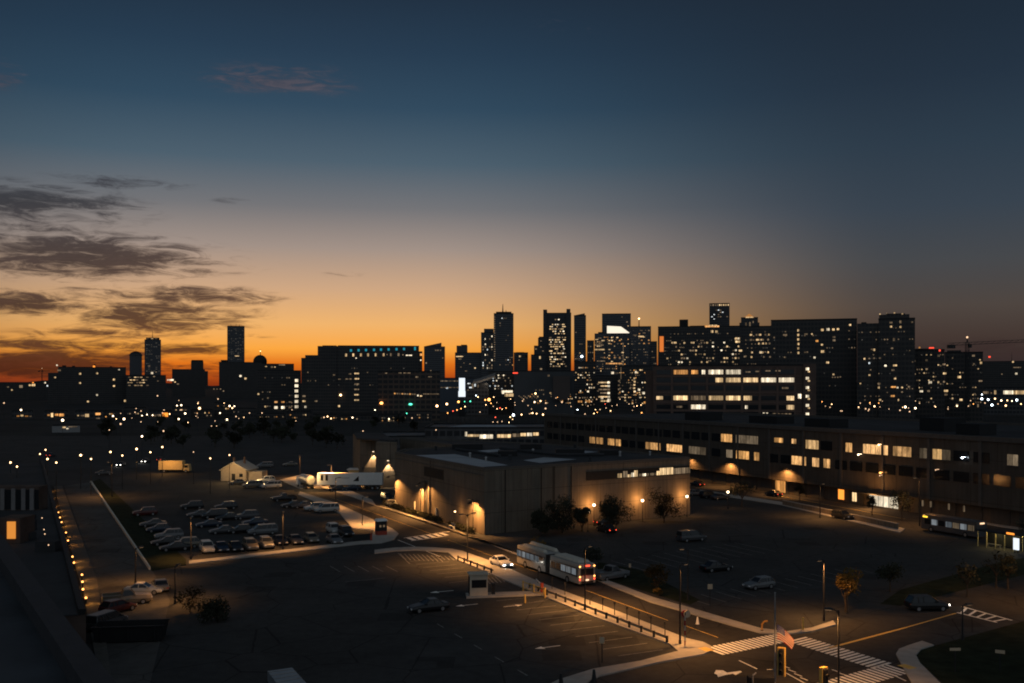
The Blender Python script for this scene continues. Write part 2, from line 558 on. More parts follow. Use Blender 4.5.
def light(kind, parent, loc, power, col, size=0.2, spot=None, blend=0.6, aim=None):
    d = bpy.data.lights.new('lamp_light', kind)
    d.energy = power; d.color = col; d.shadow_soft_size = size
    if kind == 'SPOT':
        d.spot_size = math.radians(spot); d.spot_blend = blend
    o = bpy.data.objects.new('lamp_light', d)
    C.objects.link(o); o.parent = parent; o.location = loc
    if aim is not None:
        o.rotation_euler = (-Vector(aim)).to_track_quat('Z', 'Y').to_euler()
    return o


SODIUM = (1.0, 0.44, 0.12)

# ================================================================== THE GROUND
def g2(pts, z=0.0):
    return [G(x, y, z) for x, y in pts]


b = MB(); b.sheet([(-30000, -400), (30000, -400), (30000, 45000), (-30000, 45000)], -0.02)
struct(b.obj('land', M_land))
b = MB(); b.sheet([(-190, 20), (150, 20), (330, 520), (-420, 520)], 0.0)
struct(b.obj('parking_lot_asphalt', M_asph))

# main road, cross street, terminal street, left service road
b = MB()
b.sheet(g2([(714, 652), (686, 640), (615, 612), (544, 585), (485, 560), (455, 549), (430, 540), (398, 534), (384, 525), (335, 503), (290, 487),
            (258, 474), (280, 471), (318, 484), (355, 495), (391, 507.5), (430, 520), (483, 538.5), (540, 561), (597, 581), (650, 603), (690, 614), (733, 627), (785, 635)]), 0.004)
struct(b.obj('main_road', M_road))
b = MB()
b.sheet(g2([(520, 720), (560, 690), (599, 679), (660, 664), (714, 652), (785, 635), (812, 632.5), (833, 627), (880, 612), (1100, 556), (1110, 588), (1024, 613),
            (950, 634), (905, 648), (896, 655), (899, 668), (912, 683), (940, 720)]), 0.006)
struct(b.obj('cross_street', M_road))
b = MB()
b.sheet(g2([(640, 476), (700, 487.5), (780, 500), (905, 527), (1010, 548), (1100, 566), (1100, 541), (1000, 527), (915, 511), (862, 502), (780, 491), (700, 478.5), (650, 471)]), 0.005)
struct(b.obj('terminal_street', M_road))
b = MB()
b.sheet(g2([(64, 486), (90, 482), (152, 570), (170, 600), (150, 683), (112, 683), (97, 580)]), 0.004)
struct(b.obj('service_road', M_road2))
b = MB()
b.sheet(g2([(-60, 473), (100, 467), (258, 468), (258, 474), (100, 478), (-60, 486)]), 0.003)
struct(b.obj('far_street', M_road))

# pavements (raised)
def pavement(name, pts, h=0.13):
    m = MB(); m.prism(g2(pts), 0.0, h)
    return struct(m.obj(name, M_conc))


pavement('pavement', [(456, 560), (485, 572), (522, 588), (593, 617), (670, 645), (678, 652), (640, 662), (593, 670), (558, 681), (540, 690), (575, 690),
                      (599, 677), (660, 663), (704, 655), (712, 651), (711, 647), (703, 643), (686, 639), (615, 611), (544, 584.5), (492, 562), (462, 551.5), (452, 549.5), (448, 553)])
pavement('pavement', [(374.5, 554), (374.5, 550.5), (395, 548.2), (416, 547.4), (436, 548.2), (452, 549.5), (448, 553), (436, 551.6), (416, 550.6), (395, 551.5)])
pavement('pavement', [(376, 506), (407, 515.5), (435, 525), (467.5, 536), (512, 552), (540, 561), (597, 577), (653, 598), (690, 608.5), (729, 620), (760, 629), (786, 632.5),
                      (812, 628.5), (833, 621.5), (836, 625.5), (812, 632), (786, 635), (760, 633.5), (733, 626.5), (690, 614), (650, 602.5), (597, 581), (540, 564.5), (483, 541.5), (430, 522), (391, 509.5)])
pavement('pavement', [(300, 492), (335, 503), (384, 525), (392, 529), (398.5, 534), (394, 540), (381.5, 543.5), (360, 544.5), (300, 551.5), (189, 564.5),
                      (189, 561.5), (300, 548.7), (360, 541.6), (371, 538), (374, 531), (352, 528.5), (340, 514), (320, 504), (298, 495)])
pavement('pavement', [(280, 480), (300, 489), (320, 487.5), (352, 497), (376, 506), (372, 500), (330, 482), (300, 475)], 0.10)
pavement('pavement', [(896, 655), (899, 650), (908, 646.5), (922, 642), (934, 646), (921, 650), (916, 656), (920, 664), (946, 690), (915, 690)])
pavement('pavement', [(778, 492.5), (862, 502), (915, 511), (1000, 527), (1100, 541), (1100, 537), (1000, 523.5), (915, 506), (862, 497.5), (778, 488.5)])
pavement('pavement', [(700, 490), (780, 502), (905, 529), (900, 533), (780, 505), (700, 493)], 0.10)
o = pavement('pavement', [(54, 487), (62, 486), (97, 580), (112, 683), (100, 683), (84, 598)]); o.data.materials[0] = mat('dull_paving', (.10, .095, .085), .9, var=.2)
b = MB(); b.prism(g2([(90, 482.5), (91.6, 482.5), (150.6, 570), (148.9, 570)]), 0.0, 0.45)
struct(b.obj('kerb', mat('pale_kerb', (0.6, 0.56, 0.47), 0.8, var=0.1)))
b = MB(); b.prism(g2([(92.4, 482), (100, 479), (186, 560), (186, 565), (152, 571)]), 0.0, 0.10)
struct(b.obj('grass_verge', M_grass))
b = MB(); b.sheet(g2([(905, 652), (934, 646), (1100, 600), (1150, 700), (950, 690), (921, 664), (916, 656)]), 0.02)
struct(b.obj('grass', M_grass))
b = MB(); b.sheet(g2([(880, 604), (900, 590), (1000, 562), (1100, 545), (1100, 556), (900, 606)]), 0.02)
struct(b.obj('grass', M_grass))
b = MB(); b.sheet(g2([(598, 577), (640, 590), (690, 605), (700, 600), (640, 570), (598, 562)]), 0.02)
struct(b.obj('grass', M_grass))
# tactile pads
b = MB()
for x, y in ((706, 650.5), (907, 668)):
    c = G(x, y); b.prism([c + D1 * .7 + D2 * .5, c + D1 * .7 - D2 * .5, c - D1 * .7 - D2 * .5, c - D1 * .7 + D2 * .5], 0.13, 0.136)
struct(b.obj('tactile_paving', M_ypaint))


# painted markings
def stripe(mb, a, b_, wd, z=0.010):
    a = Vector((a[0], a[1], 0)); b_ = Vector((b_[0], b_[1], 0)); d = (b_ - a).normalized(); nrm = Vector((-d.y, d.x, 0)) * wd / 2
    mb.sheet([a + nrm, b_ + nrm, b_ - nrm, a - nrm], z)


cw = MB()
for a, c, d, n, ln, wd in ((G(714.5, 651), G(783, 637.5), D1, 17, 3.0, 0.36), (G(798, 639.5), G(881, 665.5), D3, 18, 3.0, 0.36), (G(897, 668.5), G(815, 692), D1, 19, 3.0, 0.36)):
    for i in range(n):
        q = a.lerp(c, i / (n - 1))
        stripe(cw, q - d * ln / 2, q + d * ln / 2, wd)
stripe(cw, G(962, 606.6), G(1012, 620.4), 0.3); stripe(cw, G(957, 612.5), G(997, 622.5), 0.3)
for i in range(5):
    t = (i + 0.5) / 5
    stripe(cw, G(962, 606.6).lerp(G(1012, 620.4), t), G(957, 612.5).lerp(G(997, 622.5), t), 0.3)
stripe(cw, G(404, 538), G(450, 531.5), 0.25); stripe(cw, G(411, 541), G(446, 536), 0.25)
for i in range(6):
    q = G(408, 539.5).lerp(G(447, 533.7), (i + .5) / 6)
    stripe(cw, q - D1 * 1.5, q + D1 * 1.5, 0.8)
struct(cw.obj('crosswalk_markings', M_paint))
lm = MB()
stripe(lm, G(739, 660.5), G(757, 669), 0.16)
for x, y in ((786, 667), (792, 671), (798, 675), (804, 679), (836, 671), (842, 674)):
    q = G(x, y); stripe(lm, q - D1 * .5, q + D1 * .5, 0.14)
stripe(lm, G(786, 673), G(806, 684), 0.12); stripe(lm, G(893, 675), G(906, 681), 0.14)
stripe(lm, G(540, 570), G(575, 583), 0.10)
stripe(lm, G(398, 540), G(440, 556.5), 0.14)
struct(lm.obj('lane_markings', M_paint))
ym = MB()
stripe(ym, G(585, 590), G(668, 620.5), 0.13); stripe(ym, G(686, 626), G(718, 637.5), 0.10); stripe(ym, G(448, 540), G(540, 573), 0.10)
stripe(ym, G(330, 497), G(440, 537), 0.10); stripe(ym, G(829, 648), G(906, 627.5), 0.34); stripe(ym, G(906, 627.5), G(956, 613.2), 0.22)
stripe(ym, G(780, 496), G(905, 519), 0.2)
struct(ym.obj('yellow_centre_line', M_ypaint))


def arrow(mb, c, d, s=1.0, turn=0):
    n = Vector((-d.y, d.x, 0))
    stripe(mb, c - d * 1.6 * s, c + d * 0.9 * s, 0.22 * s)
    mb.sheet([c + d * 2.0 * s, c + d * .8 * s + n * .6 * s, c + d * .8 * s - n * .6 * s], 0.0115)
    if turn:
        k = n * turn
        mb.sheet([c - d * .9 * s, c - d * .5 * s, c + k * .9 * s + d * .1 * s, c + k * .9 * s - d * .3 * s], 0.013)
        mb.sheet([c + k * .85 * s + d * .55 * s, c + k * .85 * s - d * .75 * s, c + k * 1.8 * s - d * .1 * s], 0.0145)


am = MB()
am.sheet([G(690 + x / 9.31, 610 + y / 9.31) for x, y in ((225, 592), (243, 560), (308, 563), (345, 584), (468, 568), (482, 577), (425, 606), (400, 594), (330, 606), (262, 626), (252, 602))], 0.0115)
arrow(am, G(443, 591.5), D2 * -1, 0.9); arrow(am, G(468, 605), D2 * -1, 0.8); arrow(am, G(549, 647), D2 * -1, 0.8)
arrow(am, G(512, 606), D2, 0.7)
struct(am.obj('arrow_markings', M_paint))
pm = MB()
p0 = G(668, 649) - D2 * 0.6
for i in range(23):
    q = p0 + D1 * 2.75 * i
    if 11 <= i <= 15:
        continue
    stripe(pm, q, q - D2 * 5.2, 0.13)
for i in range(9):
    q = p0 - D2 * 14 + D1 * 2.75 * (i * 0.9) - D2 * 2
    if i % 2 == 0:
        stripe(pm, q, q - D1 * 2.0, 0.12)
for i in range(12):                        # hatched corner behind the kerb
    q = G(400, 553.5).lerp(G(449, 556), i / 11)
    stripe(pm, q, q + (G(409, 563) - G(400, 553.5)) * (0.75 if i < 9 else .5) * 0.9, 0.16)
stripe(pm, G(398, 553), G(410, 564), .12)
for i in range(9):                         # hatched gate island
    q = G(483, 585).lerp(G(512, 581), i / 8)
    stripe(pm, q, q + D1 * 4.0 + D2 * 1.0, 0.16)
stripe(pm, G(449, 583), G(480, 579), .12)
for x, y in ((520, 569), (534, 576)):
    stripe(pm, G(x, y + 26), G(x + 34, y + 20), .13)
stripe(pm, G(345, 582), G(385, 578), .12)
for i in range(5):
    q = G(330 + 14 * i, 566); stripe(pm, q, q - D1 * 5, .12)
for i in range(10):                        # stalls of the left lot
    q = G(250, 529) + D2 * 0 + D1 * 2.7 * i
    stripe(pm, q, q + D2 * 9, .10)
for i in range(14):                        # stalls of the dark right-hand lot
    q = G(705, 612) + D3 * 2.8 * i + D1 * 2
    stripe(pm, q, q + D1 * 5, .11)
for i in range(14):
    q = G(705, 612) + D3 * 2.8 * i + D1 * 22
    stripe(pm, q, q + D1 * 10, .11)
struct(pm.obj('parking_markings', M_wpaint))
hills = MB()
base = -9000
ridge = []
for i in range(60):
    x = -7500 + i * 300
    hgt = 55 + 22 * math.sin(i * 0.7) + 12 * math.sin(i * 1.9 + 1) + (150 if x > 4000 else 0) * min(1, max(0, (x - 4000) / 1500))
    ridge.append((x, hgt))
for i in range(59):
    (xa, ha), (xb, hb) = ridge[i], ridge[i + 1]
    hills.add([(xa, 9000, -1), (xb, 9000, -1), (xb, 9600, hb), (xa, 9600, ha), (xb, 11500, -1), (xa, 11500, -1)], [(0, 1, 2, 3), (3, 2, 4, 5)])
struct(hills.obj('hills', M_land))


# ================================================================== BUILDINGS OF THE SKYLINE
def bld(name, label, x0, x1, yt, D, depth=None, m=None, cat='building', group=None):
    """front face spans photo columns x0..x1 at distance D and looks back at the viewer's district; roof at photo row yt."""
    cx = (x0 + x1) / 2
    th = math.atan((cx - 512) / F)
    t = thing(name, label, cat, ((cx - 512) / F * D, D, 0), -th, group)
    t['pD'] = D; t['pcx'] = cx; t['pth'] = th
    a, c = lx(t, x0), lx(t, x1); wd = c - a; h = H - (yt - HZ) * D / F
    dp = depth if depth else max(12, min(60, wd * 0.8))
    m = m or M_fac
    b = MB(); b.box(a, c, 0, dp, 0, h)
    b.obj('wall', m, t)
    p = MB()                                  # parapet rim
    e = 0.4 + wd * 0.004; ph = 0.6 + h * 0.006
    p.box(a - .1, c + .1, -.1, e, h + 0.01, h + ph); p.box(a - .1, c + .1, dp - e, dp + .1, h + 0.01, h + ph)
    p.box(a - .1, a + e, e, dp - e, h + 0.01, h + ph); p.box(c - e, c + .1, e, dp - e, h + 0.01, h + ph)
    p.obj('roof_parapet', M_black, t)
    return t


def lx(t, px):
    k = (px - 512) / F; th = t.get('pth', 0.0); D = t['pD']
    if not th:
        return (px - t['pcx']) * D / F
    return D * (k - math.tan(th)) / (math.cos(th) + k * math.sin(th))


def lz(t, py): return H - (py - HZ) * t['pD'] / F


def blk(t, name, x0, x1, yt, yb, m=None, y0=0.0, dp=12, tx=0.0, ty=0.0):
    """further block of the same building, in photo columns / rows"""
    b = MB(); b.box(lx(t, x0), lx(t, x1), y0, y0 + dp, lz(t, yb), lz(t, yt), 0, tx, ty)
    return b.obj(name, m or M_fac, t)


WCACHE = {}


def win(t, px, py, pw, ph, c='w', y=-0.15, frame=False):
    D = t['pD']; wd = pw * D / F; hh = ph * D / F
    k = (round(wd, 2), round(hh, 2), c)
    if k not in WCACHE:
        b = MB(); b.box(-wd / 2, wd / 2, -0.06, 0.06, -hh / 2, hh / 2)
        WCACHE[k] = b.mesh('window', WIN[c])
    return link('window', WCACHE[k], t, (lx(t, px), y, lz(t, py)))


def wins(t, lst, pw=1.6, ph=1.4, c='w'):
    for it in lst:
        x, y = it[0], it[1]
        win(t, x, y, it[2] if len(it) > 2 else pw, it[3] if len(it) > 3 else ph, it[4] if len(it) > 4 else c)


def scatter(t, x0, x1, y0, y1, nx, ny, prob, pw=None, ph=None, cols='wwpda', rowbias=0.5, cap=96, seed=1):
    """lit windows on the regular grid of a facade: lit floors, dark floors, odd lit rooms"""
    r = random.Random(seed)
    sx = (x1 - x0) / nx; sy = (y1 - y0) / ny
    pw = pw or sx * 0.62; ph = ph or sy * 0.5
    spots = []
    for j in range(ny):
        pr = prob * (1 + rowbias * 2 * (r.random() - .5) * 1.8)
        if r.random() < rowbias * .3:
            pr *= 0.25
        i = 0
        while i < nx:
            if r.random() < pr:
                run = 1 if r.random() < .6 else r.choice((2, 3))
                for k in range(min(run, nx - i)):
                    spots.append((i + k, j))
                i += run
            i += 1
    spots = sorted(set(spots))
    if len(spots) > cap:
        spots = r.sample(spots, cap)
    for i, j in spots:
        win(t, x0 + (i + .5) * sx, y0 + (j + .5) * sy, pw * r.choice((.8, 1, 1)), ph, r.choice(cols))


def mast(t, px, y0, y1, r=0.6, name='antenna', m=None, yy=6):
    b = MB(); b.tube((lx(t, px), yy, lz(t, y1)), (lx(t, px), yy, lz(t, y0)), r, r * .3, 6)
    return b.obj(name, m or M_pole, t)


def roofunit(t, x0, x1, yt, yb, y0=5, dp=8):
    return blk(t, 'roof_plant_room', x0, x1, yt, yb, M_black, y0, dp)


# ---- far left
t = bld('apartment_block', 'long dark apartment block on the far left horizon with stepped left end', 58, 126, 367.5, 1500, 40, M_fac2)
blk(t, 'wing', 48, 58, 373, 420, M_fac2, 1, 30); roofunit(t, 62, 66, 365.5, 368); roofunit(t, 72, 75, 365.8, 368); roofunit(t, 94, 95.5, 364, 368); roofunit(t, 110, 112, 366, 368)
wins(t, [(80, 373.8, 2, 1.8), (97, 373.3, 1.8, 1.6), (80, 383), (114, 379.5, 2, 1.8), (114, 386), (97, 395, 1.6, 1.6, 'p'), (88, 401.5), (88, 410), (57, 365.5, 1.4, 1.4, 'p'), (59, 370.5, 3, 1.6, 'd'),
         (94, 366.4, 2, 1.6, 'o'), (119, 369.5, 1.6, 1, 'p'), (125, 401, 2, 2), (125, 404.7, 2, 2), (113, 405, 1.4, 1.2, 'o'), (55, 377.5, 1.6, 1.4)], 1.7, 1.5)
t = bld('low_building', 'low dark building at the left edge of the skyline behind twin lamps', -20, 48, 382.5, 1800, 40, M_fac2)
wins(t, [(21, 386.5, 3, 2.6, 'd'), (30, 385.2, 2.2, 1.6, 'w'), (33.5, 385, 3, 2.2, 'w'), (45, 382.7, 1.6, 1.4, 'p'), (47.5, 385.8, 1.6, 1.4, 'c'), (33, 382.6, 1.4, 1, 'o'), (12, 390), (8, 387, 2, 1.2, 'd')], 1.5, 1.3)
t = bld('office_block', 'dark low office block with three glowing floors below the flat topped tower', 126, 166, 375.5, 1500, 40, M_fac2)
for y in (377.3, 380, 382.6, 385.4):
    for k in range(7):
        if (k * 7 + int(y)) % 4:
            win(t, 128 + k * 3 + (y % 2), y, 2.2, 0.9, 'w' if k % 3 else 'd')
wins(t, [(152, 373, 2.2, 2, 'p'), (154, 376.5, 2, .8, 'd'), (158, 381, 1.6, .8, 'd')])
t = bld('domed_tower', 'rounded crown tower beside the flat topped tower on the left skyline', 129.5, 142, 356, 4000, 40, M_tglass, 'tower')
b = MB(); wd = 12.5 * 4
for k in range(7):
    a0, a1 = PI / 2 * k / 7, PI / 2 * (k + 1) / 7
    b.box(-wd / 2 * math.cos(a0), wd / 2 * math.cos(a0), 2, 38, lz(t, 356) + .7 + 18 * math.sin(a0), lz(t, 356) + .7 + 18 * math.sin(a1), 0, wd / 2 * (math.cos(a0) - math.cos(a1)), 2)
b.obj('crown', M_tglass, t); mast(t, 136, 349.5, 352, 1.0)
t = bld('flat_topped_tower', 'tall flat topped tower with thin mast on the left skyline', 144.5, 161, 340, 4000, 60, M_tglass, 'tower')
blk(t, 'crown', 146, 159.5, 337.5, 339.6, M_black, 6, 45); mast(t, 152.5, 330, 338, 1.4, 'antenna', None, 25)
wins(t, [(148, 338.6, 2, .7, 'd'), (152, 338.6, 2, .7, 'w'), (156, 338.6, 2.4, .7, 'd'), (150, 352), (157, 358), (149, 366, 2, .8, 'd'), (154, 371, 1.5, .8), (156, 372, 1.2, 1, 'd')], 1.2, .8, 'e')
scatter(t, 145.5, 160, 342, 372, 6, 16, .3, cols='e', seed=78, cap=40)
t = bld('low_hotel', 'low stepped dark block with square tower between the two tall left towers', 172, 205, 369.5, 2400, 40, M_fac2)
blk(t, 'tower', 191, 203.5, 361, 369.3, M_fac2, 4, 26); roofunit(t, 191.5, 203, 359.8, 360.8, 5, 20); blk(t, 'wing', 203.2, 208, 371, 386, M_fac2, 1, 30)
wins(t, [(165, 376.8, 1.8, 1.6, 'p'), (168, 380, 1.6, 1.4, 'p'), (171.5, 380, 4, 1.6, 'p'), (175, 382, 1.5, 1.2, 'w'), (178, 384, 2, 1, 'd')])
t = bld('slab_tower', 'tall plain slab tower alone against the orange sky left of the dome', 227.2, 244.6, 326.6, 3500, 40, M_tglass, 'tower')
for px in (231, 236, 239.5):
    mast(t, px, 323.8, 326.5, .8)
roofunit(t, 228, 244, 325.8, 326.5, 3, 30)
wins(t, [(229, 334, 2, .6), (233, 341, 3, .6), (238, 349, 3, .6), (232, 352, 3, .6), (240, 338, 2, .6), (237, 356, 4, .8, 'w'), (235, 329, 3, .6), (241, 345, 2, .6)], 2, .6, 'e')
scatter(t, 228, 244, 330, 360, 7, 22, .35, cols='e', seed=77, cap=60)
t = bld('low_building', 'dark low block at the foot of the tall slab tower', 219, 262, 362.5, 2200, 40, M_fac2)
blk(t, 'roof_plant_room', 221, 228, 360, 362.3, M_black, 4, 20)
wins(t, [(240.5, 376, 2, 1.8, 'p'), (245.5, 378.5, 2, 1.8, 'w'), (214, 389), (217, 389), (220.5, 389), (223.5, 391)], 1.2, 1.1, 'd')
t = bld('domed_building', 'dark building with round dome and glowing lantern beside the tall slab tower', 253, 294, 364, 2500, 50, M_fac2)
b = MB(); b.ball((lx(t, 260), 18, lz(t, 361.5)), 17.0, 16, 10, 0, 1.0); b.obj('dome', M_black, t)
mast(t, 260.3, 349, 357, 1.2, 'spire', None, 18)
b = MB(); b.ball((lx(t, 260.3), 18, lz(t, 351)), 1.1, 8, 6); b.obj('lantern', LAMPC['w'], t)
wins(t, [(257, 368, 2, .8), (266, 366.5, 2, .8), (272, 367, 2.2, 1.6, 'd'), (282, 364.8, 6, 1.2, 'd'), (266.5, 371, 1.8, 1.6, 'p'), (275, 367, 1, 1, 'w'), (289, 375, 2, 1.6, 'd'), (257, 378, 2, 1.2, 'd'), (282, 376, 2, 1, 'd')])
t = bld('apartment_block', 'dark block below the dome with a vertical stack of eight bright stair windows', 258, 301, 371, 1100, 40, M_fac2)
for k in range(8):
    win(t, 296.5, 380.5 + k * 5.25, 3.4, 2.8 if k < 7 else 1.4, 'p' if k < 7 else 'd')
wins(t, [(276, 402, 3, 1.6, 'a'), (283, 402, 3, 1.4, 'a'), (290, 402, 2.6, 1.2, 'd'), (276, 407.5, 3.4, 2.6, 'p'), (283, 407.5, 3.4, 2.6, 'p'), (290, 407.5, 3, 1.4, 'd'), (258.5, 394, 1.6, 1.5), (268, 398, 1.5, 1.5, 'd'), (265.5, 406.5, 1.6, 1.6)])

scatter(t, 259, 293, 376, 408, 14, 9, .12, 1.2, 1.1, 'dde', .5, 26, 103)
# ---- the wide hotel with teal lights
t = bld('wide_hotel', 'wide dark hotel slab with a row of teal lights along its roof edge', 338, 419, 346.5, 1000, 45, M_fac2)
blk(t, 'wing', 317.5, 338, 346.2, 414, M_fac2, 2, 40); blk(t, 'wing', 305, 317.5, 355.3, 414, M_fac2, 2, 40); blk(t, 'wing', 301, 305, 358, 414, M_fac2, 3, 30)
blk(t, 'wing', 419, 422.5, 351, 414, M_fac2, 3, 30); roofunit(t, 322, 336, 345.3, 346, 8, 20)
for k, px in enumerate((351, 358.6, 366, 374, 381, 388.6, 396.5, 404)):
    win(t, px, 350.6 - k * .25, 2.0, 2.3, 't', -.4)
win(t, 415, 348.4, 1.8, 3.4, 't', -.4)
for k, px in enumerate((346, 353.5, 361, 368, 375.8, 383.5, 391, 398.5)):
    win(t, px, 355.2 - k * .1, 1.7, 2.8, 'w' if k < 6 else 'd', -.3)
wins(t, [(409, 355.2, 6.5, .9, 'p'), (387, 354.6, 1, 1, 'd'), (403, 354.7, 1.2, 1, 'd'), (356, 358.2, 1.2, 1, 'p'), (421, 354.5, 2, 2.2, 'a'), (421, 360, 1.4, 1.2, 'p')])
for k in range(6):
    win(t, 356.7, 373.5 + k * 5.3, 4.4, 1.3, 'w' if k not in (2, 3) else 'd')
wins(t, [(350, 374, 2.6, 1.2, 'd'), (350, 379, 3, 1.2, 'd'), (346.5, 379, 2, 1.2, 'd'), (339.5, 379.2, 2.6, 1, 'd'), (334, 375, 2, 1.2, 'd'), (304, 396, 3, 1.6, 'd'), (304, 401, 3, 1.6, 'w'), (305.5, 406.6, 2, 2, 'p'), (316, 401, 2.6, 1.4, 'd'), (339, 406, 1.8, 1.8, 'w')])
b = MB(); b.ball((lx(t, 340.7), -1.5, lz(t, 395)), 1.1); b.obj('floodlight', LAMPC['w'], t)
scatter(t, 304, 418, 362, 408, 44, 11, .06, 1.2, 1.0, 'dde', .5, 45, 102)
t = bld('office_block', 'brownish mid rise office block in front of the wide hotel with reddish lit floor', 378, 440, 372, 750, 40, M_facb)
for k in range(9):
    win(t, 395 + k * 2.5, 393.5 + k * .1, 1.6, 1.3, 'd' if k % 3 else 'a')
wins(t, [(418, 395.5, 1.3, 1.5, 'p'), (421, 396, 2, 1.2, 'w'), (386, 373.2, 2, .8), (400, 373, 3, .8), (405, 373, 3, .8), (409, 373, 3, .8), (417, 377, 2.6, 1.6, 'd'), (430, 376.8, 4, .8)], 2, 1, 'd')
for k in range(8):
    win(t, 424 + k * 2, 394, 1.5, .9, 'd')
b = MB(); b.ball((lx(t, 381.5), -1.5, lz(t, 403)), 1.2, 8, 6, 0, .8); b.obj('floodlight', LAMPC['o'], t)
b = MB(); b.ball((lx(t, 410.5), -1.5, lz(t, 404.2)), 1.4, 8, 6, 0, .5); b.obj('floodlight', LAMPC['g'], t)

# ---- centre towers
t = bld('wedge_roof_tower', 'dark tower with sloping roof just right of the wide hotel', 424, 445, 347, 2000, 40, M_tglass, 'tower')
b = MB(); a, c = lx(t, 424), lx(t, 441.5)
b.add([(a, .2, lz(t, 347) + 1.2), (c, .2, lz(t, 347) + 1.2), (c, .2, lz(t, 342.6)), (a, 38, lz(t, 347) + 1.2), (c, 38, lz(t, 347) + 1.2), (c, 38, lz(t, 342.6))], [(0, 1, 2), (3, 5, 4), (1, 4, 5, 2), (0, 2, 5, 3), (0, 3, 4, 1)])
b.obj('sloping_roof', M_tglass, t)
scatter(t, 425, 444, 349, 372, 8, 9, .06, cols='d', seed=3)
t = bld('stepped_office_tower', 'stepped dark office tower with a lit band near its top, left of the spire', 455, 481, 353, 2000, 40, M_tglass, 'tower')
blk(t, 'upper_block', 456.5, 467.5, 345.5, 352.6, M_tglass, 4, 25); roofunit(t, 461, 467, 344.6, 345.4, 5, 15)
wins(t, [(459.5, 356.5, 7, .9, 'w'), (460, 359, 3, 1, 'd'), (475, 368, 1.4, 1.2, 'w'), (464, 363, 1.4, .8, 'd'), (470, 364, 1.2, .8, 'd'), (461, 367, 1.2, .8, 'd'), (466, 371, 2, .8, 'd')])
t = bld('slender_tower', 'slender tower with speckled lights standing left of the tower with the rounded top', 481, 494, 333, 1900, 35, M_tglass, 'tower')
blk(t, 'upper_block', 484, 493.6, 328.6, 332.4, M_tglass, 3, 20)
scatter(t, 482, 493, 335, 372, 5, 14, .42, 1.1, 1.5, 'cpdd', .4, 40, 5)
t = bld('spired_tower', 'tall dark tower with thin spire and faintly striped left edge, mid skyline', 493.8, 513.5, 314, 1850, 40, M_tglass, 'tower')
blk(t, 'crown', 496, 511.5, 311.5, 313.4, M_black, 4, 30); mast(t, 502.8, 303.5, 311.5, 1.3, 'spire', None, 12); mast(t, 506, 309.5, 311.6, .8, 'antenna', None, 10)
for k in range(20):
    win(t, 494.6, 317 + k * 2.3, 1.2, .8, 'd')
scatter(t, 497, 513, 317, 366, 8, 20, .1, 1.0, .8, 'dddc', .4, 40, 6)
t = bld('low_office_block', 'flat dark block between the spired tower and the twin pylon tower', 513.8, 528, 353, 1700, 30, M_fac)
roofunit(t, 525, 528, 355, 357, -1, 5); roofunit(t, 516, 524, 352, 352.7)
wins(t, [(520, 356.3, 2, 1.6, 'w'), (513, 365, 1.6, 1.4, 'a'), (519, 360, 1, 1, 'd')])
t = bld('rounded_office_block', 'dark block of rounded steps just left of the twin pylon tower', 531, 545, 355, 1850, 30, M_fac)
blk(t, 'step', 534, 545, 345.5, 354.4, M_fac, 2, 24); blk(t, 'step', 538, 545, 337.5, 345.3, M_fac, 4, 18); roofunit(t, 539, 544, 336.4, 337.3, 6, 10)
wins(t, [(540, 357.5, 1.6, 2.6, 'w'), (541, 347, 1.5, 1, 'd'), (543, 351, 1.5, 1, 'd'), (536, 349, 1.4, 1, 'd'), (541, 341, 1.4, .8, 'd')])
t = bld('twin_pylon_tower', 'tall office tower with a pylon at each side and many lit floors', 543.5, 571.2, 313.5, 1960, 45, M_fac, 'tower')
blk(t, 'pylon', 543.2, 547, 309.6, 386, M_fac, -3, 50); blk(t, 'pylon', 566.5, 570.4, 309, 386, M_fac, -3, 50); roofunit(t, 549, 565, 312.6, 313.3, 8, 25)
r = random.Random(11)
for j, y in enumerate([319.5, 324.5, 326.6, 329, 331.3, 333.6, 337.5, 339.8, 342, 344.4, 346.6, 348.8, 351, 353.3, 357, 359.3, 361.6, 364, 366.2]):
    n = 0
    x = 549.0 + r.random() * 2
    while x < 565 and n < 6:
        ln = r.choice((1.2, 1.6, 2.4, 3.2))
        if r.random() < (.8 if j > 0 else .25):
            win(t, x + ln / 2, y, ln, 1.05, r.choice('wwpd')); n += 1
        x += ln + r.choice((.5, .8, 1.6))
t = bld('sharp_cornered_tower', 'slender dark tower with slanted top just right of the twin pylon tower', 574, 586, 316, 1800, 30, M_tglass, 'tower')
b = MB(); a, c = lx(t, 574), lx(t, 584.8)
b.add([(a, .2, lz(t, 316) + 1.2), (c, .2, lz(t, 316) + 1.2), (c, .2, lz(t, 313.2)), (a, 28, lz(t, 316) + 1.2), (c, 28, lz(t, 316) + 1.2), (c, 28, lz(t, 313.2))], [(0, 1, 2), (3, 5, 4), (1, 4, 5, 2), (0, 2, 5, 3), (0, 3, 4, 1)])
b.obj('sloping_roof', M_tglass, t)
scatter(t, 575, 585, 325, 372, 5, 16, .12, 1.1, .8, 'ddw', .4, 30, 8)
b = MB(); b.ball((lx(t, 581.8), -2, lz(t, 356.5)), 1.9); b.obj('floodlight', LAMPC['c'], t)
t = bld('low_office_block', 'small dark block wedged between the slanted tower and the white crowned tower', 587, 594, 341, 1750, 30, M_fac)
scatter(t, 587, 594, 345, 375, 3, 10, .15, 1, .9, 'd', .4, 20, 9)
t = bld('broad_dark_tower', 'broad dark tower rising behind the white crowned tower', 602, 630.8, 314.3, 1750, 40, M_tglass, 'tower')
roofunit(t, 606, 628, 313.2, 313.9, 5, 25)
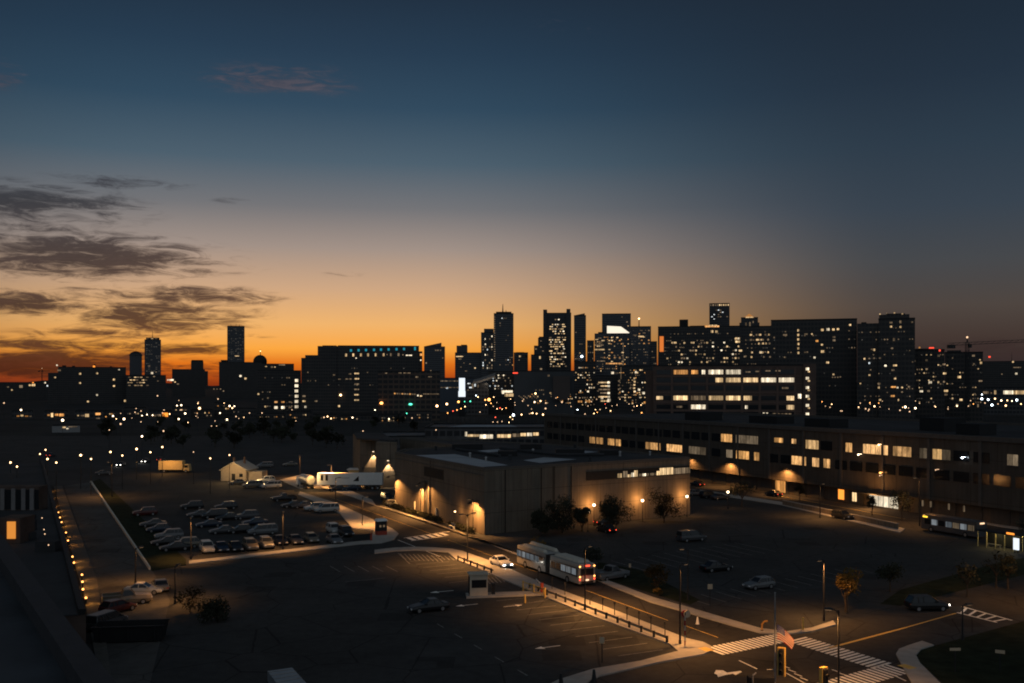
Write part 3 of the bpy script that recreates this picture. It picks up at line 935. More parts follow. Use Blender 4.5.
wins(t, [(627, 322, 1.2, 1, 'd'), (622, 317, 1.2, .8, 'd'), (628, 326, 1.2, .8, 'w')])
t = bld('white_crowned_tower', 'office tower with a bright white slanted crown and banded lit floors', 607, 629.5, 334, 1500, 40, M_tglass, 'tower')
b = MB(); a, c = lx(t, 607), lx(t, 629.3); zb = lz(t, 333.4) + 1.2
b.add([(a, -.3, zb), (c, -.3, zb), (lx(t, 621), -.3, lz(t, 326.6)), (a, -.3, lz(t, 325.8)), (a, 20, zb), (c, 20, zb), (lx(t, 621), 20, lz(t, 326.6)), (a, 20, lz(t, 325.8))],
      [(0, 1, 2, 3), (7, 6, 5, 4), (3, 2, 6, 7), (1, 5, 6, 2), (0, 3, 7, 4)])
b.obj('lit_crown', lampmat('crown_light', (1.0, .88, .70), 1.1), t)
blk(t, 'wing', 594.5, 607, 333.2, 400, M_tglass, 3, 30); blk(t, 'wing', 598, 607, 331.6, 333, M_black, 8, 20)
scatter(t, 608, 624, 336, 366, 6, 10, .55, 2.0, .9, 'wwdda', .6, 50, 12)
wins(t, [(614, 363.5, 16, 1.3, 'a'), (599, 345, 9, .8, 'd'), (599.5, 349.5, 10, 1.2, 'w'), (599, 343, 7, .8, 'd'), (603, 340.5, 3, 1, 'w'), (599.5, 338, 3, .8, 'd'), (601, 361, 8, .8, 'd'), (605, 358, 5, .8, 'd'), (623.2, 355, .6, 22, 'd')])
scatter(t, 595, 629, 336, 372, 20, 16, .38, 1.1, .8, 'wdda', .5, 95, 97)
t = bld('antenna_roof_tower', 'dark office tower with a lone lit mast on its roof right of the white crown', 629.8, 651, 327, 1600, 40, M_tglass, 'tower')
mast(t, 639, 318, 327, 1.0)
b = MB(); b.ball((lx(t, 639), 6, lz(t, 318.4)), 1.3); b.obj('beacon', LAMPC['w'], t)
scatter(t, 631, 650, 329, 345, 8, 5, .32, 1.5, .9, 'wdda', .6, 40, 13)
wins(t, [(641, 336.5, 5, 1.4, 'w'), (635, 335, 4, .8, 'd'), (644, 333, 3, .8, 'd')])
scatter(t, 631, 650, 329, 378, 11, 18, .22, 1.1, .8, 'dde', .5, 50, 98)
t = bld('low_office_block', 'narrow dark block between the antenna roof tower and the long right block', 651, 657, 342, 1500, 30, M_fac)
scatter(t, 651.5, 656.5, 344, 380, 3, 12, .16, 1, .8, 'd', .4, 20, 14)

# mid distance towers under the skyline
t = bld('residential_tower', 'dark residential tower with speckled lights below the slanted dark tower', 574, 596, 362, 1200, 30, M_fac2, 'tower')
scatter(t, 575, 595, 366, 406, 9, 12, .2, 1.2, 1.2, 'wpdd', .5, 60, 15)
wins(t, [(573, 375, 2, 2, 'c'), (588, 391.5, 1.8, 1.6, 'p'), (580, 401.5, 4, 1.8, 'a'), (588, 401.3, 5, 2, 'a')])
scatter(t, 575, 595, 364, 406, 12, 17, .2, 1.0, .9, 'wpda', .5, 50, 99)
t = bld('lit_floor_garage', 'multi storey garage with open floors brightly lit at the foot of the white crowned tower', 596, 618, 376, 1150, 35, M_fac2, 'garage')
for k, y in enumerate((382.5, 386, 389.5, 393, 396.8, 401)):
    win(t, 603 + (k % 2) * 2, y, 9, 1.2, 'w' if k in (0, 1, 4, 5) else 'd', -.5)
    win(t, 608.6, y, 2.4, 2, 'p' if k not in (2,) else 'd', -.6)
wins(t, [(602, 398, 2.6, 2.6, 'p'), (609, 400, 3, 2.6, 'p'), (598, 384, 1.4, 1), (598, 391, 1.4, 1)], 1.4, 1, 'd')
t = bld('office_block', 'speckled office block between the lit garage and the wide brown office slab', 618, 652, 366, 1100, 35, M_fac2)
scatter(t, 619, 651, 381, 405, 13, 8, .24, 1.3, 1.1, 'wpdd', .5, 70, 16)
for k in range(5):
    win(t, 634.5, 378.3 + k * 3.3, 1.8, 1.6, 'w'); win(t, 613 + 6, 381 + k * 4.2, 1.7, 1.5, 'd')
wins(t, [(612.5, 372.8, 2.6, 2.2, 'p'), (616, 373, 5, .9, 'd'), (621, 373, .7, 12, 'd'), (636, 372.3, 2, 2, 'p'), (641, 370, 3, 1, 'w'), (639, 389.5, 2.2, 2.2, 'p'), (637, 393, 2, 1.6, 'a'), (643.5, 393, 2.4, 2.2, 'p'), (646.5, 389, 1.2, 1.2, 'w'), (647, 393, 1.4, 1.4, 'w'), (646, 402.5, 4.6, 2, 'a'), (623, 397, 4, 1, 'd')])
scatter(t, 619, 651, 369, 406, 18, 15, .24, 1.0, .9, 'wadd', .5, 70, 100)
t = bld('pale_convention_hall', 'broad greyish hall in front of the skyline centre with two lamps on its face', 514, 574, 371.5, 900, 60, mat('grey_hall_wall', (.065, .07, .075), .8, var=.12, scale=.05))
blk(t, 'annex', 553, 570, 376, 400, mat('rosy_hall_wall', (.09, .072, .066), .8, var=.12, scale=.05), -4, 4)
wins(t, [(561.3, 380.2, 3.2, 1.6, 'c'), (559, 380.3, 1.6, 1.6, 'p'), (561.5, 389, 1.6, 5, 'o'), (548.5, 375.6, 2, 1.8, 'd'), (515.3, 373, 5, 1.2, 'r'), (541, 369, 2, 1.6, 'd'), (556.5, 391.8, 1.8, 1.6, 'p'), (550.5, 393, 1.6, 1.4, 'w'), (566.8, 392, 1.6, 1.5, 'w'), (560.5, 393, 1.4, 1.4, 'a')], c='w')
for k in range(12):
    wins(t, [(519 + k * 1.6, 396 + (k % 3), 1.1, 1, 'd')])
scatter(t, 516, 573, 389, 404, 30, 7, .16, 1.0, 1.0, 'wadd', .5, 50, 101)
t = bld('striped_office_block', 'low dark office block with rows of tiny lit windows left of the pale hall', 488, 514, 372, 950, 35, M_fac2)
scatter(t, 489, 513, 374, 390, 14, 6, .4, 1.1, 1.2, 'cddp', .3, 70, 17)
wins(t, [(507, 391.5, 11, 2.2, 'p'), (509, 395, 9, 3, 'w'), (519, 386, 4, 4, 'a'), (521, 390.5, 8, 2, 'w'), (519.5, 383.4, 2.2, 2.4, 'w'), (503, 393, 2, 1.6, 'p')], 2, 1.4)
t = thing('curved_roof_hall', 'hall with a pale upswept curved roof beside the glowing white screen', 'building', P(485, 386, 900) * 1)
t.location.z = 0; t['pD'] = 900; t['pcx'] = 485
b = MB(); b.box(lx(t, 466), lx(t, 488), 4, 30, 0, lz(t, 383)); b.obj('wall', M_fac, t)
b = MB()
n = 10
for k in range(n):
    s0, s1 = k / n, (k + 1) / n
    xa, xb = lx(t, 473 + 22 * s0), lx(t, 473 + 22 * s1)
    za, zb = lz(t, 381 - 7.0 * s0 ** 1.2), lz(t, 381 - 7.0 * s1 ** 1.2)
    th = 2.4
    b.add([(xa, -4, za - 1.6 + 0.4), (xb, -4, zb - 1.6 + .4), (xb, 26, zb + 1.6), (xa, 26, za + 1.6), (xa, -4, za - 1.6 - th * .6), (xb, -4, zb - 1.6 - th * .6), (xb, 26, zb - .4), (xa, 26, za - .4)],
          [(0, 1, 2, 3), (7, 6, 5, 4), (0, 4, 5, 1), (2, 6, 7, 3), (1, 5, 6, 2), (0, 3, 7, 4)])
b.obj('roof', mat('curved_roof_skin', (.2, .18, .16), .7, var=.1), t)
wins(t, [(469, 383.5, 3, 1, 'c'), (472.5, 386, 1.6, 5, 'd'), (475, 384.5, 1.6, 4, 'c'), (478, 386, 1.2, 3, 'd'), (470.5, 387.5, 2.6, 1.2, 'c'), (474.5, 382, 1.5, 1, 'd'), (468, 390, 1.4, 1)], 1.4, 1, 'd')
l_ = light('POINT', t, (lx(t, 486), -14, lz(t, 384)), 1800, (1, .8, .6), 1.0)
t = thing('video_screen', 'glowing white upright video screen on a dark pedestal in the middle distance', 'screen', P(462, 386, 850))
t.location.z = 0; t['pD'] = 850; t['pcx'] = 462
b = MB(); b.box(-2.4, 2.4, .3, 1.5, 0, lz(t, 378.4)); b.obj('pedestal', M_black, t)
b = MB(); b.box(lx(t, 459), lx(t, 465), -.1, .25, lz(t, 391), lz(t, 378)); b.box(lx(t, 458.4), lx(t, 465.4), -.1, .25, lz(t, 396.8), lz(t, 391.05)); b.obj('display_panel', WIN['s'], t)
light('POINT', t, (0, -5, lz(t, 386)), 1200, (.75, .85, 1.0), 2.0)
t = bld('low_glass_hall', 'low bluish glass hall behind the glowing white screen', 439, 474, 378.5, 1000, 30, mat('blue_grey_wall', (.07, .085, .105), .6, var=.1))
for y in (381, 387.5):
    for k in range(5):
        win(t, 442 + k * 4, y, 3.2, .7, 'd')
wins(t, [(447, 388, 2, 1.4, 'c')])

# ---- right hand blocks
t = bld('long_office_block', 'long dark office block with scattered lit windows and a small cube on its roof', 658, 741, 327, 1100, 50, M_fac2)
roofunit(t, 679.3, 688, 319, 326.8, 5, 9); roofunit(t, 690, 706, 325.3, 326.8); roofunit(t, 659, 664, 326, 327, 3, 6)
b = MB(); b.box(lx(t, 659.6), lx(t, 663.6), -.6, .4, lz(t, 351.5), lz(t, 336)); b.obj('lit_panel', lampmat('panel_orange', (1, .26, .05), .75), t)
scatter(t, 666, 740, 337, 364, 26, 7, .22, 1.7, 1.5, 'wwpdd', .5, 80, 18)
wins(t, [(712, 326.5, 14, 1.6, 'a'), (713, 325.5, 8, 1, 'w'), (706, 325.8, 3, 1, 'a'), (712, 331.6, 2.4, 2.4, 'w'), (716.5, 331.8, 2.4, 2.2, 'w'), (736.5, 338.8, 2, 2.2, 'w'), (739, 338.8, 1.8, 2.2, 'w'), (736.5, 342, 2, 2, 'w'), (739, 342, 1.8, 2, 'w'), (674, 342.5, 5, 1.6, 'w'), (692.5, 342.6, 3.4, 1.6, 'w')])
scatter(t, 664, 740, 332, 366, 40, 10, .20, 1.1, .9, 'dde', .5, 90, 95)
t = bld('square_crowned_tower', 'square tower with a row of lights round its flat top behind the long office block', 709.3, 729.6, 304, 1900, 38, M_fac, 'tower')
for k in range(9):
    win(t, 711 + k * 2.15, 305, 1.3, 1.5, 'w' if k > 3 else 'd')
scatter(t, 711, 728, 309, 320, 8, 5, .3, 1.5, .8, 'cdd', .5, 25, 19)
t = bld('pyramid_roof_tower', 'tower with a lit orange pyramid roof on the right of the skyline', 741, 758, 318, 1800, 30, M_fac, 'tower')
blk(t, 'shoulder', 739.4, 759.5, 322.5, 345, M_fac, 2, 24)
b = MB(); b.box(lx(t, 744), lx(t, 754.5), 4, 22, lz(t, 318) + 1.4, lz(t, 313.4), 0, 8.6, 8.0); b.obj('pyramid_roof', lampmat('pyramid_glow', (1, .42, .12), .42), t)
wins(t, [(749.5, 317.3, 8, 1, 'w'), (746, 324, 1.6, 3, 'd'), (750, 324, 1.6, 4, 'd'), (753, 322, 1.2, 2, 'd')])
t = bld('office_block', 'dark office block with a grid of lit windows below the pyramid roof tower', 740, 771, 327, 1000, 40, M_fac2)
for y, row in ((334.8, (751, 756.5, 760, 765.5, 769)), (339.8, (751, 757.5, 760, 763, 768)), (343.6, (759, 763, 766, 769.5)), (352.4, (752, 760.5, 762.5, 768)), (357, (751.5, 764, 770))):
    for x in row:
        win(t, x, y, 2.2 if x in (751, 760) else 1.5, 1.7, 'w' if int(x * 3 + y) % 3 else 'd')
wins(t, [(740.5, 350.5, 3.4, 1.8, 'w'), (745, 356.5, 2.2, 1.6, 'd'), (761, 352.4, 3, 2, 'p'), (759, 339.8, 6, 1.4, 'w')])
scatter(t, 741, 770, 330, 366, 15, 9, .22, 1.1, 1.0, 'dde', .5, 50, 96)
t = bld('large_dark_block', 'very large almost black slab building with one vertical line of lit windows', 771, 857, 320.5, 700, 50, M_fac2)
roofunit(t, 774, 856, 319, 320, 4, 30)
for k in range(6):
    win(t, 798.3, 330.2 + k * 4.5, 1.7, 2.2, 'w')
wins(t, [(822.3, 330, 2.4, 2.2), (828, 329.6, 2.8, 2.4, 'p'), (833.4, 329.8, 2.2, 2), (838, 329.5, 2, 1.8), (850, 325.5, 1.8, 1.6), (834, 337.4, 2.4, 1.8, 'd'), (834, 340.6, 2.4, 1.8, 'd'), (817, 341, 2.4, 1.8, 'a'), (822, 344.8, 1.8, 1.6), (822.5, 351.6, 3, 2.4, 'w'), (814.5, 357.5, 1.8, 1.8, 'p'), (827.6, 362.6, 2.6, 1.8, 'w'), (833.5, 374.5, 1.6, 1.6, 'w'), (785, 334.5, 4, 1.6, 'd'), (785, 357, 2, 1.4, 'd'), (807, 352, 2, 1.4, 'd'), (806, 334, 3, 1.4, 'd'), (812, 334, 1.2, 1.4, 'w'), (840, 377, 2, 1.2, 'd'), (774, 337, 1.4, 1.6, 'd')], 1.8, 1.7)
scatter(t, 773, 856, 325, 392, 30, 16, .10, 1.2, 1.1, 'dde', .5, 46, 91)
t = bld('corner_tower', 'dark apartment tower with lights round its crown to the right of the large black slab', 878.5, 915, 319.5, 650, 35, M_fac2, 'tower')
blk(t, 'crown', 879, 909.5, 314, 318.7, M_fac2, 4, 22); roofunit(t, 886, 905, 312.6, 313.9, 8, 12); blk(t, 'wing', 857, 878.3, 322.5, 420, M_fac2, 3, 30); blk(t, 'wing', 861, 866, 321, 322.4, M_black, 5, 10)
wins(t, [(880, 313.7, 1.3, 1.2), (887, 313, 1.2, 1, 'd'), (894.5, 312.8, 1.2, 1.2), (902.5, 314, 1.4, 1.2), (891, 322.5, 2.6, 1.6, 'd'), (891, 326.5, 1.8, 1.8), (900.5, 322, 1.8, 2.6, 'd'), (900.5, 327, 1.6, 1.8), (912, 322.5, 1.8, 1.6, 'd'), (894, 339.5, 1.8, 3, 'd'), (874, 349.5, 1.8, 2.2), (871.5, 349, 1.6, 1.4, 'd'), (864.5, 358.5, 1.5, 1.6), (869, 358.3, 1.5, 1.2, 'd'), (874, 358, 1.5, 1.3, 'd'), (880, 358, 1.8, 1.4, 'd'), (869.5, 362.8, 1.7, 1.7, 'c'), (885.5, 365.6, 2, 1.8, 'p'), (895, 365.4, 3.6, 1.6, 'w'), (892, 348.2, 2, 1.5, 'd'), (893, 370, 2.4, 1.5, 'd'), (869.5, 375, 1.6, 1.4), (895, 378.6, 1.8, 1.5), (879, 383.6, 2.6, 1.6, 'd'), (878.7, 387.6, 1.6, 2), (886, 387.5, 1.2, 1, 'd'), (893.5, 387, 5, 1.5, 'a'), (897.5, 387.6, 1.6, 1.5, 'p'), (902, 387.5, 1.5, 1.5), (909, 386.8, 1.8, 1.6, 'd'), (892.8, 396, 3.6, 1.8, 'a'), (880, 400, 2, 1.8), (902, 392, 1.4, 1.2, 'd'), (898.5, 400, 1, 2, 'w'), (860.5, 383.5, 1.2, 1.2)], 1.7, 1.6)
scatter(t, 858, 914, 326, 402, 20, 20, .13, 1.2, 1.1, 'dde', .5, 60, 92)
t = bld('apartment_block', 'dark apartment block with red roof beacons right of the corner tower', 915, 944.5, 350.5, 680, 35, M_fac2)
blk(t, 'step', 915.2, 933, 348.2, 350, M_fac2, 4, 20)
wins(t, [(913, 347.8, 1.8, 1.8, 'a'), (919.5, 347.4, 1.5, 1.6, 'a'), (931.5, 347.9, 4.6, 1.3, 'r'), (939.7, 350.6, 1.6, 1.8, 'r'), (926.5, 360.2, 2, 1.8, 'd'), (938.5, 356, 2, 1.6, 'd'), (944, 364.5, 2.6, 1.6, 'd'), (938.5, 365, 1.3, 1.3), (914, 361, 2.4, 1.6, 'd'), (914.5, 374, 2.2, 1.4, 'd'), (926.8, 369, 2, 1.4, 'd'), (944.7, 373.5, 3, 1.8, 'w'), (930.2, 382.3, 3, 2.2, 'p'), (938.5, 382.2, 1.6, 1.8), (944, 381.8, 1.6, 1.6, 'd'), (921.3, 391.3, 3, 1.8, 'p'), (928.5, 391, 2.2, 1.8, 'd'), (946, 390.8, 3.6, 2, 'w'), (946, 394.5, 2.6, 1.8, 'd'), (952, 399, 2, 1.2, 'd')], 1.6, 1.5)
scatter(t, 916, 944, 353, 404, 12, 14, .16, 1.2, 1.1, 'ddew', .5, 40, 93)
t = bld('apartment_block', 'dark unfinished apartment block standing under the tower crane', 944.8, 983, 353, 720, 35, M_fac2)
blk(t, 'step', 947, 961, 350, 352.4, M_fac2, 4, 16)
wins(t, [(959.3, 377, 3, 2.2, 'w'), (973.5, 355.8, 2.4, 1.8, 'd'), (981, 363, 1.8, 2.2, 'w'), (980, 360, 1.2, 1.2), (974, 364, 1.2, 1.2, 'd'), (980.5, 381, 3.2, 1.4, 'd'), (961, 399.8, 2.6, 2, 'w'), (957, 405.5, 1.6, 2.6, 'p'), (974.5, 394, 2.2, 1.4, 'd'), (970, 405, 1.5, 2.4, 'd'), (978, 405.5, 1.3, 3, 'd')], 1.6, 1.5)
scatter(t, 946, 982, 356, 404, 14, 13, .14, 1.2, 1.1, 'ddew', .5, 40, 94)
t = bld('distant_shed', 'low dark long shed at the far right edge of the skyline', 983, 1060, 361.5, 1500, 60, M_fac2)
wins(t, [(1013, 361.8, 1.5, 1.6, 'w'), (1017, 367.4, 7, .9, 'd'), (1016.3, 373.6, 2, 1.8, 'p'), (1002, 374, 1, 1, 'd'), (989.5, 356.5, 2, 1.6, 'r')])
mast(t, 1011.7, 352, 361, .5)
t = bld('ferry_hall', 'low hall with a long band of bright windows at the right edge', 984, 1040, 388, 900, 25, M_fac)
wins(t, [(1008.5, 392.4, 9.4, 3.6, 'p'), (1019, 392.4, 10.4, 3.6, 'w'), (985.5, 392.6, 6, 2.4, 'd'), (995.2, 392.4, 1.8, 4, 'w'), (991, 393, 1.6, 1.6, 'd')])


def tower_crane(label, px, yt, D, jx0, jx1, yj, yj1):
    t = thing('tower_crane', label, 'crane', P(px, 386, D)); t.location.z = 0; t['pD'] = D; t['pcx'] = px
    b = MB()
    zt = lz(t, yt)
    for sx in (-.9, .9):
        for sy in (-.9, .9):
            b.tube((sx, sy, 0), (sx, sy, lz(t, yj) + 2), .22, .22, 5)
    z = 0
    while z < lz(t, yj) - 3:
        b.tube((-.9, -.9, z), (.9, -.9, z + 3), .14, .14, 4); b.tube((.9, .9, z), (-.9, .9, z + 3), .14, .14, 4); z += 3
    b.obj('mast', M_pole, t)
    b = MB(); b.tube((0, 0, lz(t, yj) + 2), (0, 0, zt), .7, .25, 5); b.obj('tower_peak', M_pole, t)
    b = MB(); a = Vector((lx(t, jx0), 0, lz(t, yj))); c = Vector((lx(t, jx1), 0, lz(t, yj1)))
    for off in ((0, -.7, 0), (0, .7, 0), (0, 0, 1.6)):
        b.tube(a + Vector(off), c + Vector(off), .2, .2, 4)
    n = 24
    for k in range(n):
        q = a.lerp(c, k / n); q2 = a.lerp(c, (k + 1) / n)
        b.tube(q + Vector((0, -.7, 0)), q2 + Vector((0, 0, 1.6)), .11, .11, 4)
    b.obj('jib', M_pole, t)
    b = MB(); b.box(lx(t, jx0) - 1, lx(t, jx0) + 4, -1, 1, lz(t, yj) - 2, lz(t, yj) + .5); b.obj('counterweight', M_pole, t)
    b = MB(); b.box(.8, 2.8, -1, 1, lz(t, yj) - 1.5, lz(t, yj) + 1); b.obj('cab', M_pole, t)
    b = MB(); b.ball((0, 0, zt + .5), .7); b.obj('beacon', LAMPC['d'], t)
    return t


tower_crane('tower crane with a long thin jib above the dark blocks on the right', 967.2, 338, 690, 949, 1090, 345.5, 339)
tower_crane('tiny tower crane on the far left horizon beside the long apartment block', 42, 368.5, 2500, 38.5, 50, 371, 371)

# ================================================================== NEARER BUILDINGS
# ---- wide brown office slab in the middle distance
t = bld('wide_office_slab', 'wide brown five storey office slab with long bands of lit windows, centre right', 653, 803, 366, 640, 40, mat('brown_panel', (.11, .075, .062), .85, var=.2, scale=.2))
blk(t, 'stair_tower', 803.2, 816, 364, 428, mat('brown_panel'), -1.5, 20); blk(t, 'annex', 645, 653, 370, 428, mat('brown_panel'), 4, 20)
roofunit(t, 690, 712, 363.5, 365.4, 8, 12); roofunit(t, 742, 780, 364, 365.4, 8, 12); roofunit(t, 722, 728, 363, 365.4, 10, 6)
bays = [656.5, 673.5, 691.2, 708.7, 726.2, 743.7, 761.5, 779.2]
b = MB()
for x in bays[1:] + [796.5]:
    b.box(lx(t, x - 1.6) - .5, lx(t, x - 1.6) + .5, -.45, 0, 0, lz(t, 367.5))
for y in (376.2, 383.8, 392.5, 402.5, 411):
    b.box(lx(t, 654), lx(t, 802), -.28, -.003, lz(t, y) - .35, lz(t, y) + .35)
b.obj('facade_grid', mat('brown_frame', (.16, .105, .085), .85, var=.15, scale=.5), t)
rows = (372, 380, 388, 398, 407, 414)
lit = {(1, 0): 'a', (2, 0): 'dA', (3, 0): 'p', (4, 0): 'p', (4, 1): 'w', (5, 1): 'w', (6, 1): 'p', (7, 1): 'p', (3, 1): 'R', (0, 3): 'H', (1, 3): 'w', (2, 3): 'd',
       (3, 3): 'w', (4, 3): 'w', (5, 3): 'L', (7, 3): 'R', (2, 4): 'p', (1, 4): 'D', (7, 4): 'R', (7, 2): 'D', (5, 4): 'l', (5, 5): 'D'}
PANE = {}
for i, x in enumerate(bays):
    for j, y in enumerate(rows):
        wd = 14.2 if i < 7 else 14.8
        k = lit.get((i, j))
        hh = 4.4
        if k in (None, 'D', 'R', 'L', 'l', 'dA', 'H'):
            b = MB()
            key = (wd,)
            if key not in PANE:
                b.box(-wd * .32, wd * .32, -.05, .05, -hh * .32, hh * .32); PANE[key] = b.mesh('window', M_glass)
            link('window', PANE[key], t, (lx(t, x + wd / 2), -.06, lz(t, y)))
        if k in ('a', 'p', 'w', 'd'):
            win(t, x + wd / 2, y, wd, hh, k, -.12)
        elif k == 'dA':
            win(t, x + 3.5, y, 6.5, 4, 'a', -.2); win(t, x + 12.3, y, 3.4, 4.2, 'p', -.2)
        elif k == 'R':
            win(t, x + wd - 3.6, y, 7.2, hh, 'w', -.2)
        elif k == 'L':
            win(t, x + 4, y, 8, hh, 'w', -.2)
        elif k == 'H':
            win(t, x + 3.2, y, 6.4, 3.4, 'w', -.2)
        elif k == 'l':
            win(t, x + 2.7, y, 2.6, 3.4, 'p', -.2)
        elif k == 'D':
            win(t, x + 6, y, 6, 1.8, 'd', -.2)
for x, y in ((748, 372), (758, 371.5), (768, 371), (778, 371)):
    win(t, x, y, 5, 1.2, 'd', -.25)
win(t, 799.6, 396, 3, 4.4, 'p', -.15)
for y in (369.3, 378.4, 387.6, 396.1, 405, 413.6):
    win(t, 807.2, y, 3.0, 2.6, 'p', -1.66); win(t, 808.6, y + 2.6, 2.0, 1.4, 'w', -1.66)
for x, y in ((763.8, 413.2), (767, 413.2)):
    win(t, x, y, 1.6, 1.8, 'p', -.3)
for k in range(5):
    win(t, 774 + 4 * k, 413.5, 2.6, 1.2, 'd', -.3)


class Wall:
    """a facade: origin O on the ground, ex along it (to the right as seen), ey into the building"""
    def __init__(self, O, ex):
        self.O = Vector((O[0], O[1], 0)); self.ex = Vector((ex[0], ex[1], 0)).normalized(); self.ey = Vector((-self.ex.y, self.ex.x, 0))
        self.rz = ang(self.ex)

    def s(self, px):
        k = (px - 512) / F
        return (k * self.O.y - self.O.x) / (self.ex.x - k * self.ex.y)

    def Y(self, px): return self.O.y + self.s(px) * self.ex.y
    def z(self, px, py): return H - (py - HZ) * self.Y(px) / F
    def pt(self, px, out=0.0, z=0.0):
        q = self.O + self.ex * self.s(px) - self.ey * out
        return Vector((q.x, q.y, z))


def wpane(t, wl, p0, p1, z0, z1, c, out=0.06, name='window', m=None):
    a, b_ = wl.s(p0), wl.s(p1)
    b = MB(); wd = abs(b_ - a); hh = z1 - z0
    b.box(-wd / 2, wd / 2, -.05, .05, -hh / 2, hh / 2)
    return link(name, b.mesh(name, m or WIN[c]), t, ((a + b_) / 2, -out, (z0 + z1) / 2))


# ---- long terminal building on the right
def base_y(px): return HZ + .148 * (px - 50)
A = G(980, base_y(980)); Bf = G(560, base_y(560))
wl = Wall(A, A - Bf)
t = thing('long_terminal_building', 'very long two storey terminal building with lit office windows along the lamp lit street', 'building', wl.O, wl.rz)
s0, s1 = wl.s(545), wl.s(1075)
m_t = panelwall('terminal_wall', (.082, .068, .056), ((1, 0),), 6.1, 4.0)
b = MB(); b.box(s0, s1, 0, 70, 3.3, 15.6); b.box(s0, s1, 1.6, 69.9, 0, 3.297); b.obj('wall', m_t, t)
b = MB(); b.box(s0 - .3, s1 + .3, -.35, .6, 15.63, 16.5); b.box(s0 - .3, s1 + .3, 69.6, 70.3, 15.63, 16.3); b.obj('cornice', mat('terminal_trim', (.09, .08, .072), .9, var=.15), t)
b = MB(); b.sheet([(s0, .65), (s1, .65), (s1, 69.5), (s0, 69.5)], 15.66); b.obj('roof', M_roof, t)
b = MB()
for k, (px, y0, wd, dp, hh) in enumerate(((760, 14, 9, 6, 2.2), (840, 24, 7, 7, 3), (690, 20, 12, 6, 2), (900, 16, 6, 5, 2.4), (640, 16, 8, 8, 2.6))):
    b = MB(); b.box(wl.s(px), wl.s(px) + wd, y0, y0 + dp, 15.68, 15.68 + hh); b.obj('roof_plant_room', M_black, t)
b = MB()
k = s0
while k < s1:
    b = MB(); b.box(k - .35, k + .35, -.22, -.002, 3.35, 15.55); b.obj('pilaster', mat('terminal_trim'), t); k += 12.2
b = MB()
k = s0 + 1
while k < s1 - 6:
    b.box(k, k + 4.2, 1.45, 1.58, 0.05, 3.0); k += 6.1
o = b.obj('dock_door', mat('dock_door_metal', (.045, .045, .045), .7, var=.2), t); o['kind'] = 'stuff'
upper = [(721.4, 732, 'w'), (736, 758, 'd'), (774.7, 783, 'w'), (792, 796.3, 'w'), (806, 818.6, 'p'), (846, 852, 'w'), (863.5, 887.8, 'w'), (893.4, 911.3, 'a'),
         (920, 926.8, 'd'), (933, 941.7, 'p'), (942.2, 950.5, 'd'), (1007.6, 1018, 'd')]
lower = [(590, 603, 'w'), (608, 621, 'w'), (646, 660.5, 'w'), (667, 682.5, 'w'), (689, 706, 'd'), (726.7, 732.5, 'd'), (736.5, 749, 'w'), (754.5, 759.2, 'w'),
         (792, 806, 'w'), (812.8, 819, 'a'), (824, 830, 'a')]
ledge = MB()
for lst, z0, z1 in ((upper, 11.5, 13.5), (lower, 7.5, 9.5)):
    for a_, c_, k in lst:
        zz0 = z0 if (a_, c_) not in ((774.7, 783), (792, 796.3)) or lst is lower else 12.4
        wpane(t, wl, a_, c_, zz0, z1, {'w': 'v', 'p': 'u', 'd': 'x', 'a': 'v'}[k])
        ledge = MB(); ledge.box(wl.s(a_) - .15, wl.s(c_) + .15, -.28, -.003, z0 - .22, z0 - .03); ledge.obj('sill', mat('terminal_trim'), t)
    k = s0 + 2
    while k < s1 - 5:
        if not any(wl.s(a_) - .3 < k + 3.6 and wl.s(c_) + .3 > k for a_, c_, _ in lst):
            b = MB(); b.box(-1.8, 1.8, -.05, .05, -1, 1)
            if 'tp' not in PANE: PANE['tp'] = b.mesh('window', M_glass)
            link('window', PANE['tp'], t, (k + 1.8, -.05, (z0 + z1) / 2))
        k += 4.6
# lit shop front with canopy, lit doorway, orange sign
wpane(t, wl, 864.5, 893, .3, 2.9, 'p', -1.42, 'shop_window', WIN['p']); wpane(t, wl, 771, 780.5, .2, 3.0, 'a', -1.42, 'doorway')
wpane(t, wl, 833.5, 839, .6, 2.8, 'o', -1.42, 'lit_sign'); wpane(t, wl, 847.5, 851.5, .6, 2.6, 'w', -1.42, 'doorway')
for px in (902, 917, 925, 943, 958): wpane(t, wl, px, px + 1.4, 1.6, 2.8, 'd', -1.42, 'doorway')
b = MB(); b.box(wl.s(858), wl.s(898), -2.2, 0, 3.05, 3.28); b.obj('canopy', M_black, t)
for px, pw_ in ((692, 1800), (731, 3600), (788, 3600)):
    s = wl.s(px)
    b = MB(); b.box(s - .3, s + .3, -1.9, -1.4, 6.3, 6.6); b.tube((s, -1.6, 6.65), (s, -.003, 6.9), .06)
    b.obj('wall_lamp', M_pole, t)
    light('SPOT', t, (s, -1.65, 6.2), pw_ * 1.15, SODIUM, .15, 150, .5, (0, .25, -1))
s = wl.s(880); light('POINT', t, (s, -3.0, 2.7), 1500, SODIUM, .4)
s = wl.s(774); light('POINT', t, (s, -.5, 2.6), 60, SODIUM, .3)
for px, py, c in ((861.5, 454.5, 'p'), (882, 444.8, 'w'), (883.4, 472.7, 'o'), (883, 475.5, 'd'), (939, 469.8, 'd'), (965.6, 457.6, 'c')):
    b = MB(); b.ball((0, 0, 0), .20 if c != 'd' else .12, 8, 6)
    b.tube((0, .3, .1), (0, .9, .1), .05, .05, 5)
    link('wall_lamp', b.mesh('wall_lamp', LAMPC[c]), t, (wl.s(px), -.9, wl.z(px, py)))

